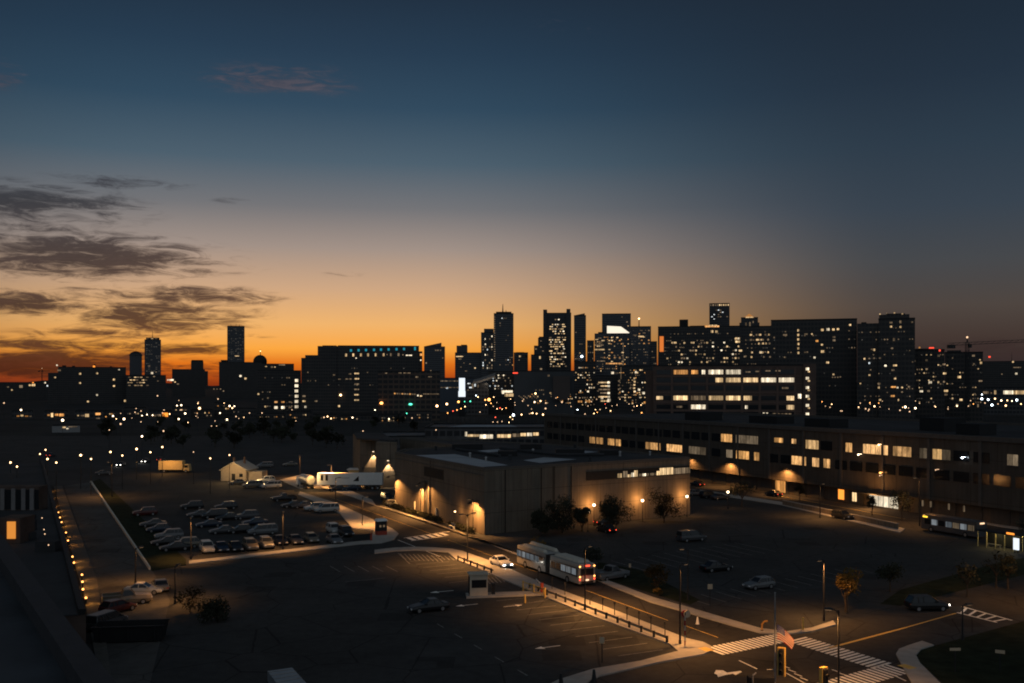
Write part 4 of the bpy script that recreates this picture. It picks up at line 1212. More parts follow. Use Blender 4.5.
# ---- the boxy hall beside the main road
Cc = G(484.5, 535); Fl = G(395, 506)
wr = Wall(Cc, Vector((1.488, 1, 0)))
E = wr.pt(690)
back = 66
hz = 11.3
HALL_S = lambda px: wr.pt(px, .12)
t = thing('boxy_hall', 'large windowless boxy hall with lamp washed beige wall beside the main road', 'building', Cc, 0)
loc = lambda v: (v.x - Cc.x, v.y - Cc.y)
pts = [loc(Cc), loc(E), loc(E + D1 * 55 - D2 * 4), loc(Fl + D2 * 22 + D1 * 58), loc(Fl + D2 * 22 + D1 * 14), loc(Fl + D2 * 6 + D1 * 10), loc(Fl)]
b = MB(); b.prism(pts, 0, hz); b.obj('wall', M_wall, t)
# roof deck, parapet, pale patches painted as sky reflection, plant
b = MB()
for i in range(len(pts)):
    p, q = Vector((*pts[i], 0)), Vector((*pts[(i + 1) % len(pts)], 0)); d = (q - p).normalized(); nn = Vector((-d.y, d.x, 0))
    b.prism([p + nn * .02, q + nn * .02, q + nn * .4, p + nn * .4], hz + .004, hz + .42)
b.obj('roof_parapet', mat('hall_trim', (.10, .09, .08), .9, var=.1), t)
b = MB(); b.prism([((p[0]) * .97 + .6, p[1] * .97 + 1) for p in pts], hz + .003, hz + .12); b.obj('roof', M_roof, t)
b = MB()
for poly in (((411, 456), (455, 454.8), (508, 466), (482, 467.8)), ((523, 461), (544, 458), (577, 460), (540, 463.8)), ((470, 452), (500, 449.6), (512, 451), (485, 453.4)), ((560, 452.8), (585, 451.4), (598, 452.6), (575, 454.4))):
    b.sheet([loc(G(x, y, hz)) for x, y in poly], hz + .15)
b.obj('roof_patch', M_roofp, t)
b = MB()
for x, y, w_, d_, h_ in ((452, 450, 7, 4, 1.3), (498, 457, 4, 4, 1.2), (556, 456, 6, 3, 1.4), (600, 456, 4, 4, 1.2), (520, 450, 5, 4, 1.3)):
    q = loc(G(x, y, hz)); b = MB(); b.box(q[0], q[0] + w_, q[1], q[1] + d_, hz + .13, hz + h_); b.obj('roof_plant_room', M_black, t)
for x, y, r_, h_ in ((436, 451, .45, .9), (470, 459, .35, 1.1), (486, 462, .3, .8), (510, 461, .5, 1.0), (533, 454, .35, .9), (590, 462.5, .4, .9), (620, 457, .35, 1.0), (575, 449.6, .5, 1.0), (650, 456, .3, .8)):
    q = loc(G(x, y, hz)); b = MB(); b.tube((q[0], q[1], hz + .13), (q[0], q[1], hz + h_), r_ * .7, r_ * .6, 8); b.tube((q[0], q[1], hz + h_), (q[0], q[1], hz + h_ + .25), r_, r_ * .5, 8); b.obj('roof_vent', M_steel if r_ < .4 else M_roof, t)
for (x, y), (x2, y2) in (((456, 451), (500, 458)), ((500, 450.5), (556, 457)), ((556, 457), (604, 457))):
    q, q2 = loc(G(x, y, hz)), loc(G(x2, y2, hz)); b = MB(); b.tube((q[0], q[1], hz + .5), (q2[0], q2[1], hz + .5), .3, .3, 6); b.obj('duct', M_roof, t)
for px in (505, 541, 571):
    b = MB(); s_ = HALL_S(px); b.tube((s_.x - Cc.x, s_.y - Cc.y, .1), (s_.x - Cc.x, s_.y - Cc.y, hz - .1), .09, .09, 6); b.obj('downpipe', M_black, t)
# left facade details
wf = Wall(Cc, Cc - Fl)
lf = thing('dummy', 'x', 'x', Cc, wf.rz)            # local frame of the facade, dissolved below
parts = []


def onface(name, mb, mats, wall):
    me = mb.mesh(name, mats); o = link(name, me, t); o.rotation_euler = (0, 0, wall.rz); return o


bpy.data.objects.remove(lf)
b = MB(); b.box(wf.s(424.5), wf.s(443.5), -.10, -.003, 8.0, 9.9)
for k in range(8):
    b.box(wf.s(424.5), wf.s(443.5), -.16, -.10, 8.1 + k * .23, 8.18 + k * .23)
onface('louvre', b, M_black, wf)
b = MB()
for px in (424.5, 430):
    b.box(wf.s(px) - .35, wf.s(px) + .35, -.35, -.003, 0, 7.2)
onface('pilaster', b, M_wall, wf)
b = MB(); b.box(wf.s(425.5), wf.s(429), -.06, -.004, .1, 6.8); onface('door_recess', b, M_black, wf)
b = MB(); b.box(wf.s(396), wf.s(484), -.12, -.003, 10.3, 10.55); onface('band_course', b, mat('hall_trim'), wf)
for px in (415.5, 437.0):
    b = MB(); b.box(wf.s(px) - .12, wf.s(px) + .12, -.3, -.05, .2, 2.3); onface('wall_panel_light', b, mat('pale_kerb'), wf)
fr = bpy.data.objects.new('wall_lamp', None)
for px, zz, pw_, aim in ((396.5, 6.3, 4600, (.34, .3, -1)), (428, 6.6, 3600, (.34, .3, -1)), (479, 5.3, 1700, (.1, .3, -1))):
    s = wf.s(px)
    b = MB(); b.box(s - .28, s + .28, -2.15, -1.65, zz, zz + .25); b.tube((s, -1.9, zz + .3), (s, -.003, zz + .5), .06)
    o = onface('wall_lamp', b, M_pole, wf)
    light('SPOT', o, (s, -1.9, zz - .1), pw_ * 1.2, SODIUM, .12, 122, .4, aim)
bpy.data.objects.remove(fr)
# right facade: half lit strip window
b = MB(); b.box(wr.s(586), wr.s(689), -.08, -.003, 8.3, 9.95); onface('strip_window_frame', b, M_black, wr)
r = random.Random(5)
px = 617.0
while px < 688:
    w_ = r.choice((3, 3.5, 4.5))
    if px < 657:
        z0 = 8.45; z1 = z0 + r.choice((.5, .8, 1.2)); c = r.choice('wdwpd')
    else:
        z0 = 8.45; z1 = 9.8 - (0 if px < 672 else .2); c = 'w' if px < 672 else 'd'
    wd = wr.s(px + w_) - wr.s(px) - .12
    b = MB(); b.box(-wd / 2, wd / 2, -.05, .05, -(z1 - z0) / 2, (z1 - z0) / 2)
    o = link('window', b.mesh('window', WIN[c]), t, (wr.ex * ((wr.s(px) + wr.s(px + w_)) / 2) - wr.ey * .12) + Vector((0, 0, (z0 + z1) / 2))); o.rotation_euler = (0, 0, wr.rz)
    px += w_ + (0 if px > 657 else r.choice((0, .6, 1.2)))
HALL_R = wr

# ---- dock block behind the hall, with two cone-lit bays
t = thing('dock_block', 'dark dock block behind the boxy hall with two lamplit cones on its bays', 'building', G(372, 497), 0)
O = t.location
q = lambda v: (v.x - O.x, v.y - O.y)
Pa, Pb, Pc, Pd = Vector((0, 0, 0)), None, None, None
ya, yb_ = 268, 256
ax0, ax1 = (360 - 512) / F * ya, (381.4 - 512) / F * ya
bx0, bx1 = (381 - 512) / F * yb_, (397 - 512) / F * yb_
b = MB(); b.prism([q(Vector((ax0, ya, 0))), q(Vector((ax1, ya, 0))), q(Vector((ax1 + .1, yb_, 0))), q(Vector((bx1, yb_, 0))), q(Vector((bx1 - 9, 300, 0))), q(Vector((ax0 - 7, 300, 0)))], 0, 11.6)
b.obj('wall', M_wall, t)
b = MB(); b.prism([q(Vector((ax0 - 1, ya + .6, 0))), q(Vector((bx1 - .3, yb_ + .6, 0))), q(Vector((bx1 - 9.5, 299, 0))), q(Vector((ax0 - 6.5, 299, 0)))], 11.603, 12.0); b.obj('roof', M_roof, t)
b = MB()
for x0_, x1_, yy in ((ax0 + .6, ax1 - .6, ya), (bx0 + .5, bx1 - .5, yb_)):
    b = MB(); b.box(x0_ - O.x, x1_ - O.x, yy - O.y - .08, yy - O.y - .003, 0, 4.2); b.obj('dock_door', mat('dock_door_metal'), t)
b.obj('dock_door', mat('dock_door_metal'), t) if False else None
for px, py, yy in ((373.2, 451.5, ya), (388, 460.5, yb_)):
    c = P(px, py, yy - .8) - O
    b = MB(); b.box(c.x - .3, c.x + .3, c.y - .25, c.y + .25, c.z, c.z + .3); b.tube((c.x, c.y + .2, c.z + .3), (c.x, c.y + .78, c.z + .35), .05); b.obj('wall_lamp', M_pole, t)
    b = MB(); b.box(c.x - .24, c.x + .24, c.y - .2, c.y + .2, c.z - .06, c.z - .003); b.obj('lamp_lens', LAMPC['p'], t)
    light('SPOT', t, (c.x, c.y, c.z - .2), 5000, (1, .62, .30), .1, 62, .3, (0, .18, -1))

# ---- low hall with a bright strip window behind the boxy hall
t = bld('strip_window_hall', 'low flat roofed hall with a glaring strip window behind the boxy hall', 425, 580, 428.5, 420, 45, M_fac)
blk(t, 'roof_plant_room', 548, 566, 424.5, 428, M_black, 6, 6)
b = MB(); b.sheet([(lx(t, 440), 8), (lx(t, 520), 8), (lx(t, 512), 38), (lx(t, 462), 38)], lz(t, 428.5) + .05); b.obj('roof_patch', M_roofp, t)  # bluish sky sheen put on the roof as a pale sheet
for a_, c_, y_, h_, k in ((465, 467, 434, 4.5, 'p'), (467.5, 479, 435.5, 2.2, 'w'), (479.5, 493, 436.5, 4, 'p'), (497, 511, 436, 3.2, 'w'), (512.5, 520, 435.2, 3.2, 'd'), (520.5, 526, 434.6, 3, 'w'), (527, 532, 434.4, 3.2, 'p'), (533, 538.5, 434, 3, 'w')):
    win(t, (a_ + c_) / 2, y_, c_ - a_, h_, k)
wins(t, [(563.5, 430.8, 4, 1, 'w'), (558, 437, 4, 1, 'd'), (562, 434, 6, 1.4, 'd'), (560, 439, 6, 1, 'd')])
t = bld('low_shed', 'low dark shed roof left of the strip window hall', 380, 430, 437, 420, 40, M_fac)
b = MB(); b.sheet([(lx(t, 383), 3), (lx(t, 402), 3), (lx(t, 396), 14), (lx(t, 380), 14)], lz(t, 437) + .05); b.obj('roof_patch', M_roofp, t)  # pale sheet painted in for reflected sky
t = bld('low_shed', 'low dark flat roof between the strip window hall and the wide office slab', 585, 660, 422, 560, 60, M_fac)
b = MB(); b.sheet([(lx(t, 590), 6), (lx(t, 650), 6), (lx(t, 645), 40), (lx(t, 600), 40)], lz(t, 422) + .05); b.obj('roof_patch', M_roof, t)

# ---- low building along the left service road
def Lpt(k, y, z=0.0):
    """point on the plane through the left vanishing line: k = lateral offset, y = image row on the ground"""
    Y = H * F / (y - HZ)
    return Vector((k + (22 - 512) / F * Y, Y, z))


t = thing('low_dock_building', 'long low dark roofed dock building at the left edge behind a row of orange lamps', 'building', Lpt(2, 560), 0)
O = t.location; q = lambda v: (v.x - O.x, v.y - O.y)
e0, e1 = Lpt(5.6, 486), Lpt(5.6, 683)
b = MB(); b.prism([q(e0), q(e1), q(e1 + Vector((-40, -14, 0))), q(e0 + Vector((-70, -34, 0)))], 0, 6.0); b.obj('wall', M_brick, t)
b = MB()
b.prism([q(e0 - D2 * .05), q(e1 - D2 * .05), q(e1 - D2 * .6), q(e0 - D2 * .6)], 6.003, 6.5); b.obj('roof_parapet', M_black, t)
b = MB(); b.prism([q(e0 - D2 * .65), q(e1 - D2 * .65), q(e1 + Vector((-39, -14, 0))), q(e0 + Vector((-69, -34, 0)))], 6.003, 6.1); b.obj('roof', M_roof, t)
yy = 160
b = MB(); b.box((-40 - 512) / F * yy - O.x, (39 - 512) / F * yy - O.x, yy - O.y, yy + 3 - O.y, 6.12, 9.9); b.obj('upper_storey', M_brick, t)
for px in (-8, 3, 14, 24, 32.5):
    b = MB(); x = (px - 512) / F * yy - O.x; b.box(x - .32, x + .32, yy - O.y - .3, yy - O.y - .003, 6.15, 9.6); b.obj('pilaster', mat('pale_pilaster', (.17, .16, .16), .8, var=.1), t)
b = MB(); x0_, x1_ = (-40 - 512) / F * yy - O.x, (39 - 512) / F * yy - O.x; b.box(x0_, x1_, yy - O.y - .1, yy - O.y - .004, 6.3, 9.4); b.obj('window_band', M_glass, t)
yy = 126
for name, x0_, x1_, z0, z1, y0, y1, m in (('stair_hut', -3, 19.5, 6.12, 9.3, .2, 4, M_brick), ('window', 7, 15, 6.75, 8.9, -.02, .19, LAMPC['amber'])):
    b = MB(); b.box((x0_ - 512) / F * yy - O.x, (x1_ - 512) / F * yy - O.x, yy - O.y + y0, yy - O.y + y1, z0, z1); b.obj(name, m, t)
b = MB()
for px, py, w_, h_ in ((22, 541, 2.2, 1.0), (24, 524, 2, 1.2), (22, 531, 2.6, 1.4), (45, 552, 2.4, 1.2)):
    c = G(px, py, 6.1) - O; b = MB(); b.box(c.x - w_ / 2, c.x + w_ / 2, c.y, c.y + 1.6, 6.12, 6.12 + h_); b.obj('roof_unit', M_roof, t)
for px, py in ((42, 518), (44, 529.5), (44.8, 534), (48.5, 545)):
    c = G(px, py, 7.0) - O
    b = MB(); b.tube((c.x, c.y, 6.1), (c.x, c.y, 6.92), .03, .03, 5); o = b.obj('roof_lamp', M_pole, t); b = MB(); b.ball((c.x, c.y, 7.0), .08, 6, 4); b.obj('bulb', LAMPC['d'], o)

# ---- wing added in place of a window reflection, bottom left corner
a, c = G(-40, 486, 18), G(112, 692, 18)
d = (c - a).normalized(); n_ = Vector((d.y, -d.x, 0)); n_ = -n_ if n_.x > 0 else n_
t = thing('reflection_wing', 'dark wing standing in for a window reflection, diagonal across the bottom left corner', 'building', Vector((c.x, c.y, 0)), 0)
O = t.location; q = lambda v: (v.x - O.x, v.y - O.y)
b = MB(); b.prism([q(a), q(c), q(c + n_ * 14), q(a + n_ * 14)], 0, 17.4); b.obj('wall', mat('reflection_wing_wall', (.035, .042, .05), .7, var=.55, scale=.18), t)
b = MB(); b.prism([q(a - n_ * .25), q(c - n_ * .25), q(c + n_ * .5), q(a + n_ * .5)], 17.403, 18.0); b.obj('coping', mat('coping_dark', (.035, .037, .042), .8, var=.15), t)
for px, py, k in ((13, 592, 'd'), (20, 598, 'd'), (30, 604, 'w'), (37, 611, 'd'), (42.5, 616, 'd'), (1, 584, 'd'), (10, 570, 'd')):  # small bulbs stand in for reflected lights
    # ray to the outer face plane
    dirv = Vector(((px - 512) / F, 1, -(py - HZ) / F)); o_ = Vector((0, 0, H)); fa = Vector((a.x, a.y, 0)) - n_ * .3
    tt = (fa - o_).dot(n_) / dirv.dot(n_); hit = o_ + dirv * tt - O
    b = MB(); b.ball(hit, .07, 8, 6); b.box(hit.x - .05, hit.x + .05, hit.y, hit.y + .3, hit.z + .05, hit.z + .1); b.obj('wall_lamp', LAMPC[k], t)

# ================================================================== LAMPS
GLOBE = {}


def meshonce(key, fn):
    if key not in GLOBE:
        GLOBE[key] = fn()
    return GLOBE[key]


def far_lamp(px, py, c='w', size=1.0, Ymax=680, hz_=8.5, label=None, group=None):
    Y = (H - hz_) * F / max(1.0, (py - HZ))
    Y = min(Y, Ymax)
    z = H - (py - HZ) * Y / F
    t = thing('street_lamp', label, 'street lamp', ((px - 512) / F * Y, Y, 0), 0, group)
    def mkp():
        b = MB(); b.tube((0, 0, 0), (0, 0, .985), .10, .06, 5); return b.mesh('pole', M_pole)
    def mkg():
        b = MB(); b.ball((0, 0, 0), 1.0, 10, 7); return b.mesh('globe', LAMPC[c])
    p = link('pole', meshonce('fp', mkp), t); p.scale = (1, 1, z - .2)
    g = link('globe', meshonce('fg' + c, mkg), t, (0, 0, z)); r = (.42 * size * Y / 380 * .62 + .06) * .72; g.scale = (r, r, r)
    return t


# solitary lamps of the dark left flats: each with what stands next to it
for it in [(10.5, 462.5, 'w', 1.5, 'leftmost warm lamp of the dark flats, upper of a close pair'), (17, 466.6, 'w', 1.2, 'warm lamp just right of and below the leftmost lamp'),
           (40, 454, 'w', 1.0, 'left lamp of the small cluster of four in the dark flats'), (45.5, 449.8, 'w', 1.0, 'topmost lamp of the small cluster of four in the dark flats'),
           (47.5, 459, 'w', 1.5, 'brightest lamp of the small cluster of four in the dark flats'), (56.3, 462.6, 'w', 1.3, 'right lamp of the small cluster of four in the dark flats'),
           (80.7, 455.2, 'w', 1.9, 'big solitary warm lamp above the service road end'), (91, 459, 'w', 1.3, 'smaller lamp right of the big warm lamp above the service road'),
           (110.5, 452, 'w', 1.5, 'warm lamp left of two cars headlights on the far street'), (122.3, 455.5, 'w', 1.2, 'lamp directly above the left pair of car headlights'),
           (136.7, 449, 'w', 1.8, 'large warm lamp up left of the right pair of headlights'), (150.4, 452.2, 'w', 1.3, 'lamp directly above the right pair of car headlights'),
           (162.3, 447, 'w', 1.4, 'lamp above the red tail lights on the far street'), (142, 436.3, 'p', 1.6, 'white lamp alone high above the far street'),
           (163.5, 431, 'd', 1.4, 'dim reddish lamp right of the lone white lamp'), (210.3, 458.4, 'w', 1.1, 'lamp left of the gabled cabin chimneys'),
           (229.5, 455, 'w', 1.0, 'lamp straight above the gabled cabin'), (193.5, 452, 'd', .8, 'faint small lamp right of the yellow truck'),
           (62.6, 420.2, 'p', 2.3, 'very bright white lamp in front of the amber lit sheds'), (124, 419, 'p', 1.9, 'bright white lamp at the right end of the amber sheds'),
           (113, 416, 'p', 1.4, 'white lamp left of the bright lamp at the shed end'), (109.3, 430, 'd', .9, 'dim lamp low below the amber sheds'),
           (21, 410, 'p', 1.6, 'greenish white lamp above the leftmost amber shed'), (199.5, 408.3, 'w', 2.3, 'large warm lamp with orange rim below the stepped hotel')]:
    far_lamp(it[0], it[1], it[2], it[3], 740, 8.5, it[4])
RL2 = 'small lamp among those at the feet of the dark right hand blocks'
FL = 'small distant lamp among the many scattered below the left skyline'
for it in [(135, 412.3, 'd', 1), (141, 411, 'd', 1), (142, 415.6, 'p', 1), (147, 414.6, 'p', 1), (152.6, 415.2, 'p', 1), (164, 410, 'd', .9), (169.6, 414, 'w', 1), (177, 405.6, 'p', 1.1),
           (181.3, 405.2, 'p', 1.4), (180.3, 410, 'd', .9), (185.2, 413.5, 'p', 1.6), (178.7, 419, 'p', 1.4), (218, 399, 'd', 1.1), (229.6, 406, 'p', 1.5), (232.3, 408, 'w', 1.3), (234.4, 406.2, 'p', 1.1),
           (220, 413, 'p', 1.2), (227, 419.6, 'p', 1.5), (236, 416.5, 'd', 1.1), (249.5, 413, 'd', 1), (211.5, 426, 'd', .8), (216.6, 426, 'd', .7), (120.6, 424, 'd', 1.6), (157.5, 395.8, 'd', 1.2), (4, 403, 'd', 1.2), (262, 413, 'd', 1)]:
    far_lamp(*it, 740, 8.5, FL, 'lamps below the left skyline')
MLB = 'small lamp among the many around the roads before the skyline centre'
for it in [(324, 417.3, 'd', 1.2), (327.5, 416.5, 'w', 1.2), (331, 418.5, 'w', 1.1), (363, 431, 'd', .9), (352.5, 417.6, 'p', 1.2), (375, 410, 'p', 1.1), (389, 419, 'p', 1.1), (436, 430, 'd', .9), (412, 418, 'd', 1), (406.7, 413.4, 'g', 1.1),
           (470.3, 401.3, 'g', 1.3), (464.6, 401.6, 'g', .9), (485.3, 399.9, 'o', 1.3), (521.5, 414.6, 'w', 1.2), (510.2, 417, 'w', 1), (532.6, 413, 'w', 1.2), (536.6, 413.6, 'w', 1), (543, 414.6, 'w', 1.5),
           (546.5, 414, 'w', 1.3), (550.4, 417.6, 'o', 1.1), (535.5, 393.5, 'w', 1.6), (540.5, 401, 'w', 1.2), (545.8, 403, 'd', 1.2), (534.6, 402, 'p', 1.2), (522.6, 401, 'd', 1), (545.5, 408.5, 'd', 1.5), (577.5, 409.8, 'c', 1), (562, 402, 'd', 1.5),
           (571, 406.5, 'd', .8), (585, 414, 'd', 1), (594, 413.5, 'w', .9), (600, 409.5, 'd', .9), (617, 405, 'd', .9), (447.6, 413, 'o', .9), (453, 411, 'r', .9), (457, 410, 'o', .9), (461, 408.6, 'o', 1), (465, 406.6, 'w', 1), (493, 422, 'd', .8), (497.5, 422, 'd', .8),
           (502, 421.5, 'd', .8), (509, 422.4, 'w', .8), (480, 412, 'd', .9), (500, 408, 'r', .9), (506, 408, 'o', .8), (515, 405, 'd', .8), (528, 405.5, 'd', .8), (624.2, 427, 'd', 1.0), (478, 397, 'w', 1), (476, 395.6, 'c', .9),
           (556, 398, 'd', .8), (568.5, 399, 'd', .8), (588, 406, 'd', .8), (606, 408, 'd', .8), (612, 406, 'd', .7), (629, 404, 'd', .8), (634, 406.5, 'd', .8), (641, 405, 'w', .7)]:
    far_lamp(*it, 690, 9, MLB, 'lamps before the skyline centre')
rs = random.Random(404)
for k in range(34):
    far_lamp(rs.uniform(478, 652), rs.uniform(397, 420), rs.choice('dddowr' if k % 3 else 'ddw'), rs.uniform(.5, .95), 690, 9, MLB, 'lamps before the skyline centre')
for k in range(22):
    far_lamp(rs.uniform(100, 300), rs.uniform(400, 424), rs.choice('ddwd'), rs.uniform(.5, .9), 740, 8.5, FL, 'lamps below the left skyline')
for k in range(22):
    far_lamp(rs.uniform(820, 975), rs.uniform(400, 411), rs.choice('ddwo'), rs.uniform(.5, .9), 600, 8.5, RL2, 'lamps at the feet of the right hand blocks')
for it in [(437, 406, 'w', 2.2, 'large warm lamp under the dark wedge roofed tower'), (446.8, 404, 'w', 1.9, 'warm lamp left of the red tail light trail'), (458.5, 401.8, 'o', 2.0, 'orange lamp at the foot of the glowing white screen'),
           (489, 399.6, 'o', 2.8, 'largest orange lamp right of the glowing white screen'), (513.4, 415, 'c', 2.2, 'cool white oval lamp in the middle of the road lights'), (547.8, 422.4, 'p', 2.0, 'pale round lamp low before the skyline centre'),
           (579.8, 421.6, 'p', 2.6, 'largest white lamp in front of the dark shed roofs'), (674, 421, 'w', 1.8, 'lamp at the foot of the wide brown office slab')]:
    far_lamp(it[0], it[1], it[2], it[3], 540, 9, it[4])
RLB = 'small bright lamp among those by the ferry hall at the right edge'
for it in [(981.8, 398.8, 'c', 1.9), (988.2, 399.6, 'c', 1.7), (992, 405, 'c', 1.9), (995, 398.7, 'w', 1.3), (1001.3, 400.5, 'p', 1.5), (1007.3, 400.4, 'w', 1.1), (1005.8, 405.6, 'w', 1.5), (1016.8, 400, 'c', 1.8), (1012, 401, 'p', 1), (982, 394.5, 'c', 1), (1021, 404, 'w', 1), (998, 404, 'd', .9), (985, 403, 'd', 1)]:
    far_lamp(*it, 640, 9, RLB, 'lamps by the ferry hall')
for it in [(905.3, 407, 'p', 2.0), (915.4, 408.2, 'p', 1.7), (900, 410.3, 'd', 1.2), (909.6, 411.6, 'd', 1.2), (874.4, 406.3, 'w', 1.4), (865.6, 408.8, 'd', 1.2), (869, 409.4, 'd', 1.1), (934.7, 406, 'd', 1.1), (957, 406, 'w', 1.3), (830, 407.3, 'd', .9), (842, 411, 'd', .9), (858.6, 407.6, 'd', 1.2), (889, 409, 'd', .7), (948, 409, 'd', .9)]:
    far_lamp(*it, 600, 8.5, RL2, 'lamps at the feet of the right hand blocks')


def post_lamp(px, py, Y, label, c='p', r=.24, power=120, col=SODIUM):
    """post with a glowing globe; its light is its own"""
    z = H - (py - HZ) * Y / F
    t = thing('globe_lamp', label, 'street lamp', ((px - 512) / F * Y, Y, 0))
    b = MB(); b.tube((0, 0, 0), (0, 0, .35), .14, .10, 8); b.tube((0, 0, .35), (0, 0, z - r * .8), .06, .05, 8); b.obj('post', M_pole, t)
    b = MB(); b.ball((0, 0, z), r, 12, 8); g = b.obj('globe', LAMPC[c], t, True); g.visible_shadow = True
    b = MB(); b.tube((0, 0, z + r * .86), (0, 0, z + r * 1.2), r * .6, r * .2, 8); b.obj('cap', M_pole, t)
    if power:
        light('POINT', t, (0, -r - .12, z), power * .3, col, .15); light('POINT', t, (0, r + .12, z), power * 1.8, col, .15)
    return t


for px, py, out, lab, pw_ in ((588, 511.5, 9, 'lower and nearer of two globe lamps before the boxy hall', 60), (594, 505, 2.2, 'upper globe lamp of the close pair before the boxy hall', 330),
                              (642.5, 500.5, 2.4, 'globe lamp before the middle of the boxy hall side wall', 330), (687, 496.4, 2.4, 'globe lamp at the right corner of the boxy hall', 260)):
    q = HALL_R.pt(px, 0); Yw = q.y - out
    post_lamp(px, py, Yw, lab, 'p', .27, pw_)
post_lamp(728, 492, 212, 'globe lamp right of the parked cars below the long terminal', 'p', .26, 60)
post_lamp(847.5, 583.6, 114.5, 'small globe lamp shining under the orange tree right of centre', 'p', .13, 90)


def street_lamp(bx, by, ty, label, arm=(1, 0), power=1200, col=SODIUM, L=.5, spot=146, double=False):
    g = G(bx, by); h = (by - ty) * g.y / F
    t = thing('street_lamp', label, 'street lamp', g, ang(Vector((*arm, 0))))
    b = MB(); b.tube((0, 0, 0), (0, 0, .5), .16, .13, 8); b.tube((0, 0, .5), (0, 0, h), .10, .065, 8); b.obj('pole', M_pole, t)
    for s in ((1, -1) if double else (1,)):
        b = MB(); b.tube((0, 0, h - .25), (s * L * .5, 0, h - .02), .05, .045, 6); b.tube((s * L * .5, 0, h - .02), (s * L, 0, h + .03), .045, .04, 6); b.obj('arm', M_pole, t)
        b = MB(); b.box(min(s * (L - .1), s * (L + .65)), max(s * (L - .1), s * (L + .65)), -.17, .17, h - .02, h + .14, 0, .06, .04); hd = b.obj('lamp_head', M_pole, t)
        b = MB(); b.box(min(s * (L + .05), s * (L + .55)), max(s * (L + .05), s * (L + .55)), -.12, .12, h - .05, h - .022); b.obj('lens', LAMPC['lens'], hd)
        if power:
            light('SPOT', t, (s * (L + .3), 0, h - .12), power * 3.3, col, .2, spot, .5, (0, 0, -1))
    return t


d2 = (D2.x, D2.y); d2n = (-D2.x, -D2.y)
street_lamp(680, 645, 565, 'tall lamp post on the pavement tip left of the crossing', (.75, .65), 1650)
street_lamp(838.5, 704, 610, 'dark lamp post standing in the near crossing right of the flag', (-.9, .3), 1350)
street_lamp(585, 610, 547, 'lamp post beside the articulated bus tail', (.7, .7), 2300)
street_lamp(467.5, 562.5, 514, 'lamp post with short double arm above the white car', (.75, .65), 1500, double=True, L=.9)
street_lamp(473, 532.5, 499, 'lamp post against the lit beige wall near the hall corner', d2n, 1900)
street_lamp(420.5, 515.5, 485.5, 'lamp post against the lit beige wall left of the door recess', d2n, 2900)
street_lamp(362.5, 526, 497, 'lamp post on the pale pavement left of the ticket booth', d2, 1500)
street_lamp(335.6, 508, 478, 'lamp post at the kerb beside two white parked cars', d2, 900)
street_lamp(331.4, 489, 464.8, 'lamp post in front of the white semi trailer', d2n, 3000, spot=158)
street_lamp(300, 478, 456, 'lamp post right behind the tank truck', (0, -1), 1100)
street_lamp(824, 621, 560, 'lamp post beside the yellow bollard at the far corner', (-.8, -.5), 1000)
street_lamp(688, 600, 549, 'dark lamp post with bent bracket in the unlit lot', (-1, -.1), 0)
street_lamp(962.5, 640, 605, 'short dark lamp post near the far right crosswalk', (1, .3), 0)
street_lamp(1034, 606, 523, 'lamp post beyond the right edge lighting the cross street', (-.7, .7), 900)
street_lamp(820, 518, 484, 'lamp post on the terminal street left of the lit shop', (.9, .4), 1200)
street_lamp(919.6, 526, 478, 'tall lamp post between the lit shop and the stopped dark bus', (-.9, .4), 900)
street_lamp(135.5, 584, 548, 'slanting dark lamp post at the near end of the service road', (.6, .8), 500)
street_lamp(175, 604, 566, 'dark lamp post beside the corner of the lit kerb', (.2, 1), 500)
street_lamp(191, 559, 517, 'lamp post standing in the front row of the left lot', (.3, -1), 700, spot=110)
street_lamp(283, 549.5, 511, 'added lamp post lighting the kerb between the left lot and the front lot', (.3, -1), 700, spot=110)  # no lamp known here, added to brighten the kerb strip
street_lamp(112, 497, 462, 'lamp post at the far end of the grass verge', d2n, 800)
street_lamp(764, 648, 616, 'small dark signal post in the middle of the crossing', (-1, 0), 0) if False else None
for i, (px, py) in enumerate([(50, 487), (52, 494), (54, 501), (56, 507), (58.3, 512), (60, 517), (61.6, 521.6), (66, 532), (68, 540), (72.5, 556), (74, 562), (82, 574), (82.5, 581), (83, 588.5), (86, 597)]):
    g = G(px, py, 1.0)
    t = thing('bollard_lamp', 'low orange lamp in the row along the left service road wall', 'lamp', Vector((g.x, g.y, 0)), ang(D2), 'orange lamps along the service road')
    def mk1():
        b = MB(); b.box(-.09, .09, -.09, .09, 0, .82); return b.mesh('post', M_pole)
    def mk2():
        b = MB(); b.box(-.11, .11, -.11, .11, .822, 1.0, 0, .01, .01); return b.mesh('lantern', LAMPC['o'])
    link('post', meshonce('bp', mk1), t); link('lantern', meshonce('bl', mk2), t)
    light('POINT', t, (.45, 0, .9), 46 if i % 3 else 80, (1, .40, .07), .08)


# ================================================================== VEHICLES
def loft(b, secs, mi=0, caps=True):
    n = len(secs[0]); vs = []; fs = []
    for s in secs: vs += s
    for k in range(len(secs) - 1):
        for i in range(n):
            a = k * n + i; c = k * n + (i + 1) % n
            fs.append((a, c, c + n, a + n))
    if caps:
        fs.append(tuple(range(n))[::-1]); fs.append(tuple((len(secs) - 1) * n + i for i in range(n)))
    b.add(vs, fs, mi)


def sec(x, hw, zb, zt):
    zm = zb + (zt - zb) * .55
    return [(x, -hw * .86, zb), (x, -hw * .98, zb + .12), (x, -hw, zm), (x, -hw * .9, zt - .04), (x, -hw * .78, zt), (x, hw * .78, zt), (x, hw * .9, zt - .04), (x, hw, zm), (x, hw * .98, zb + .12), (x, hw * .86, zb)]


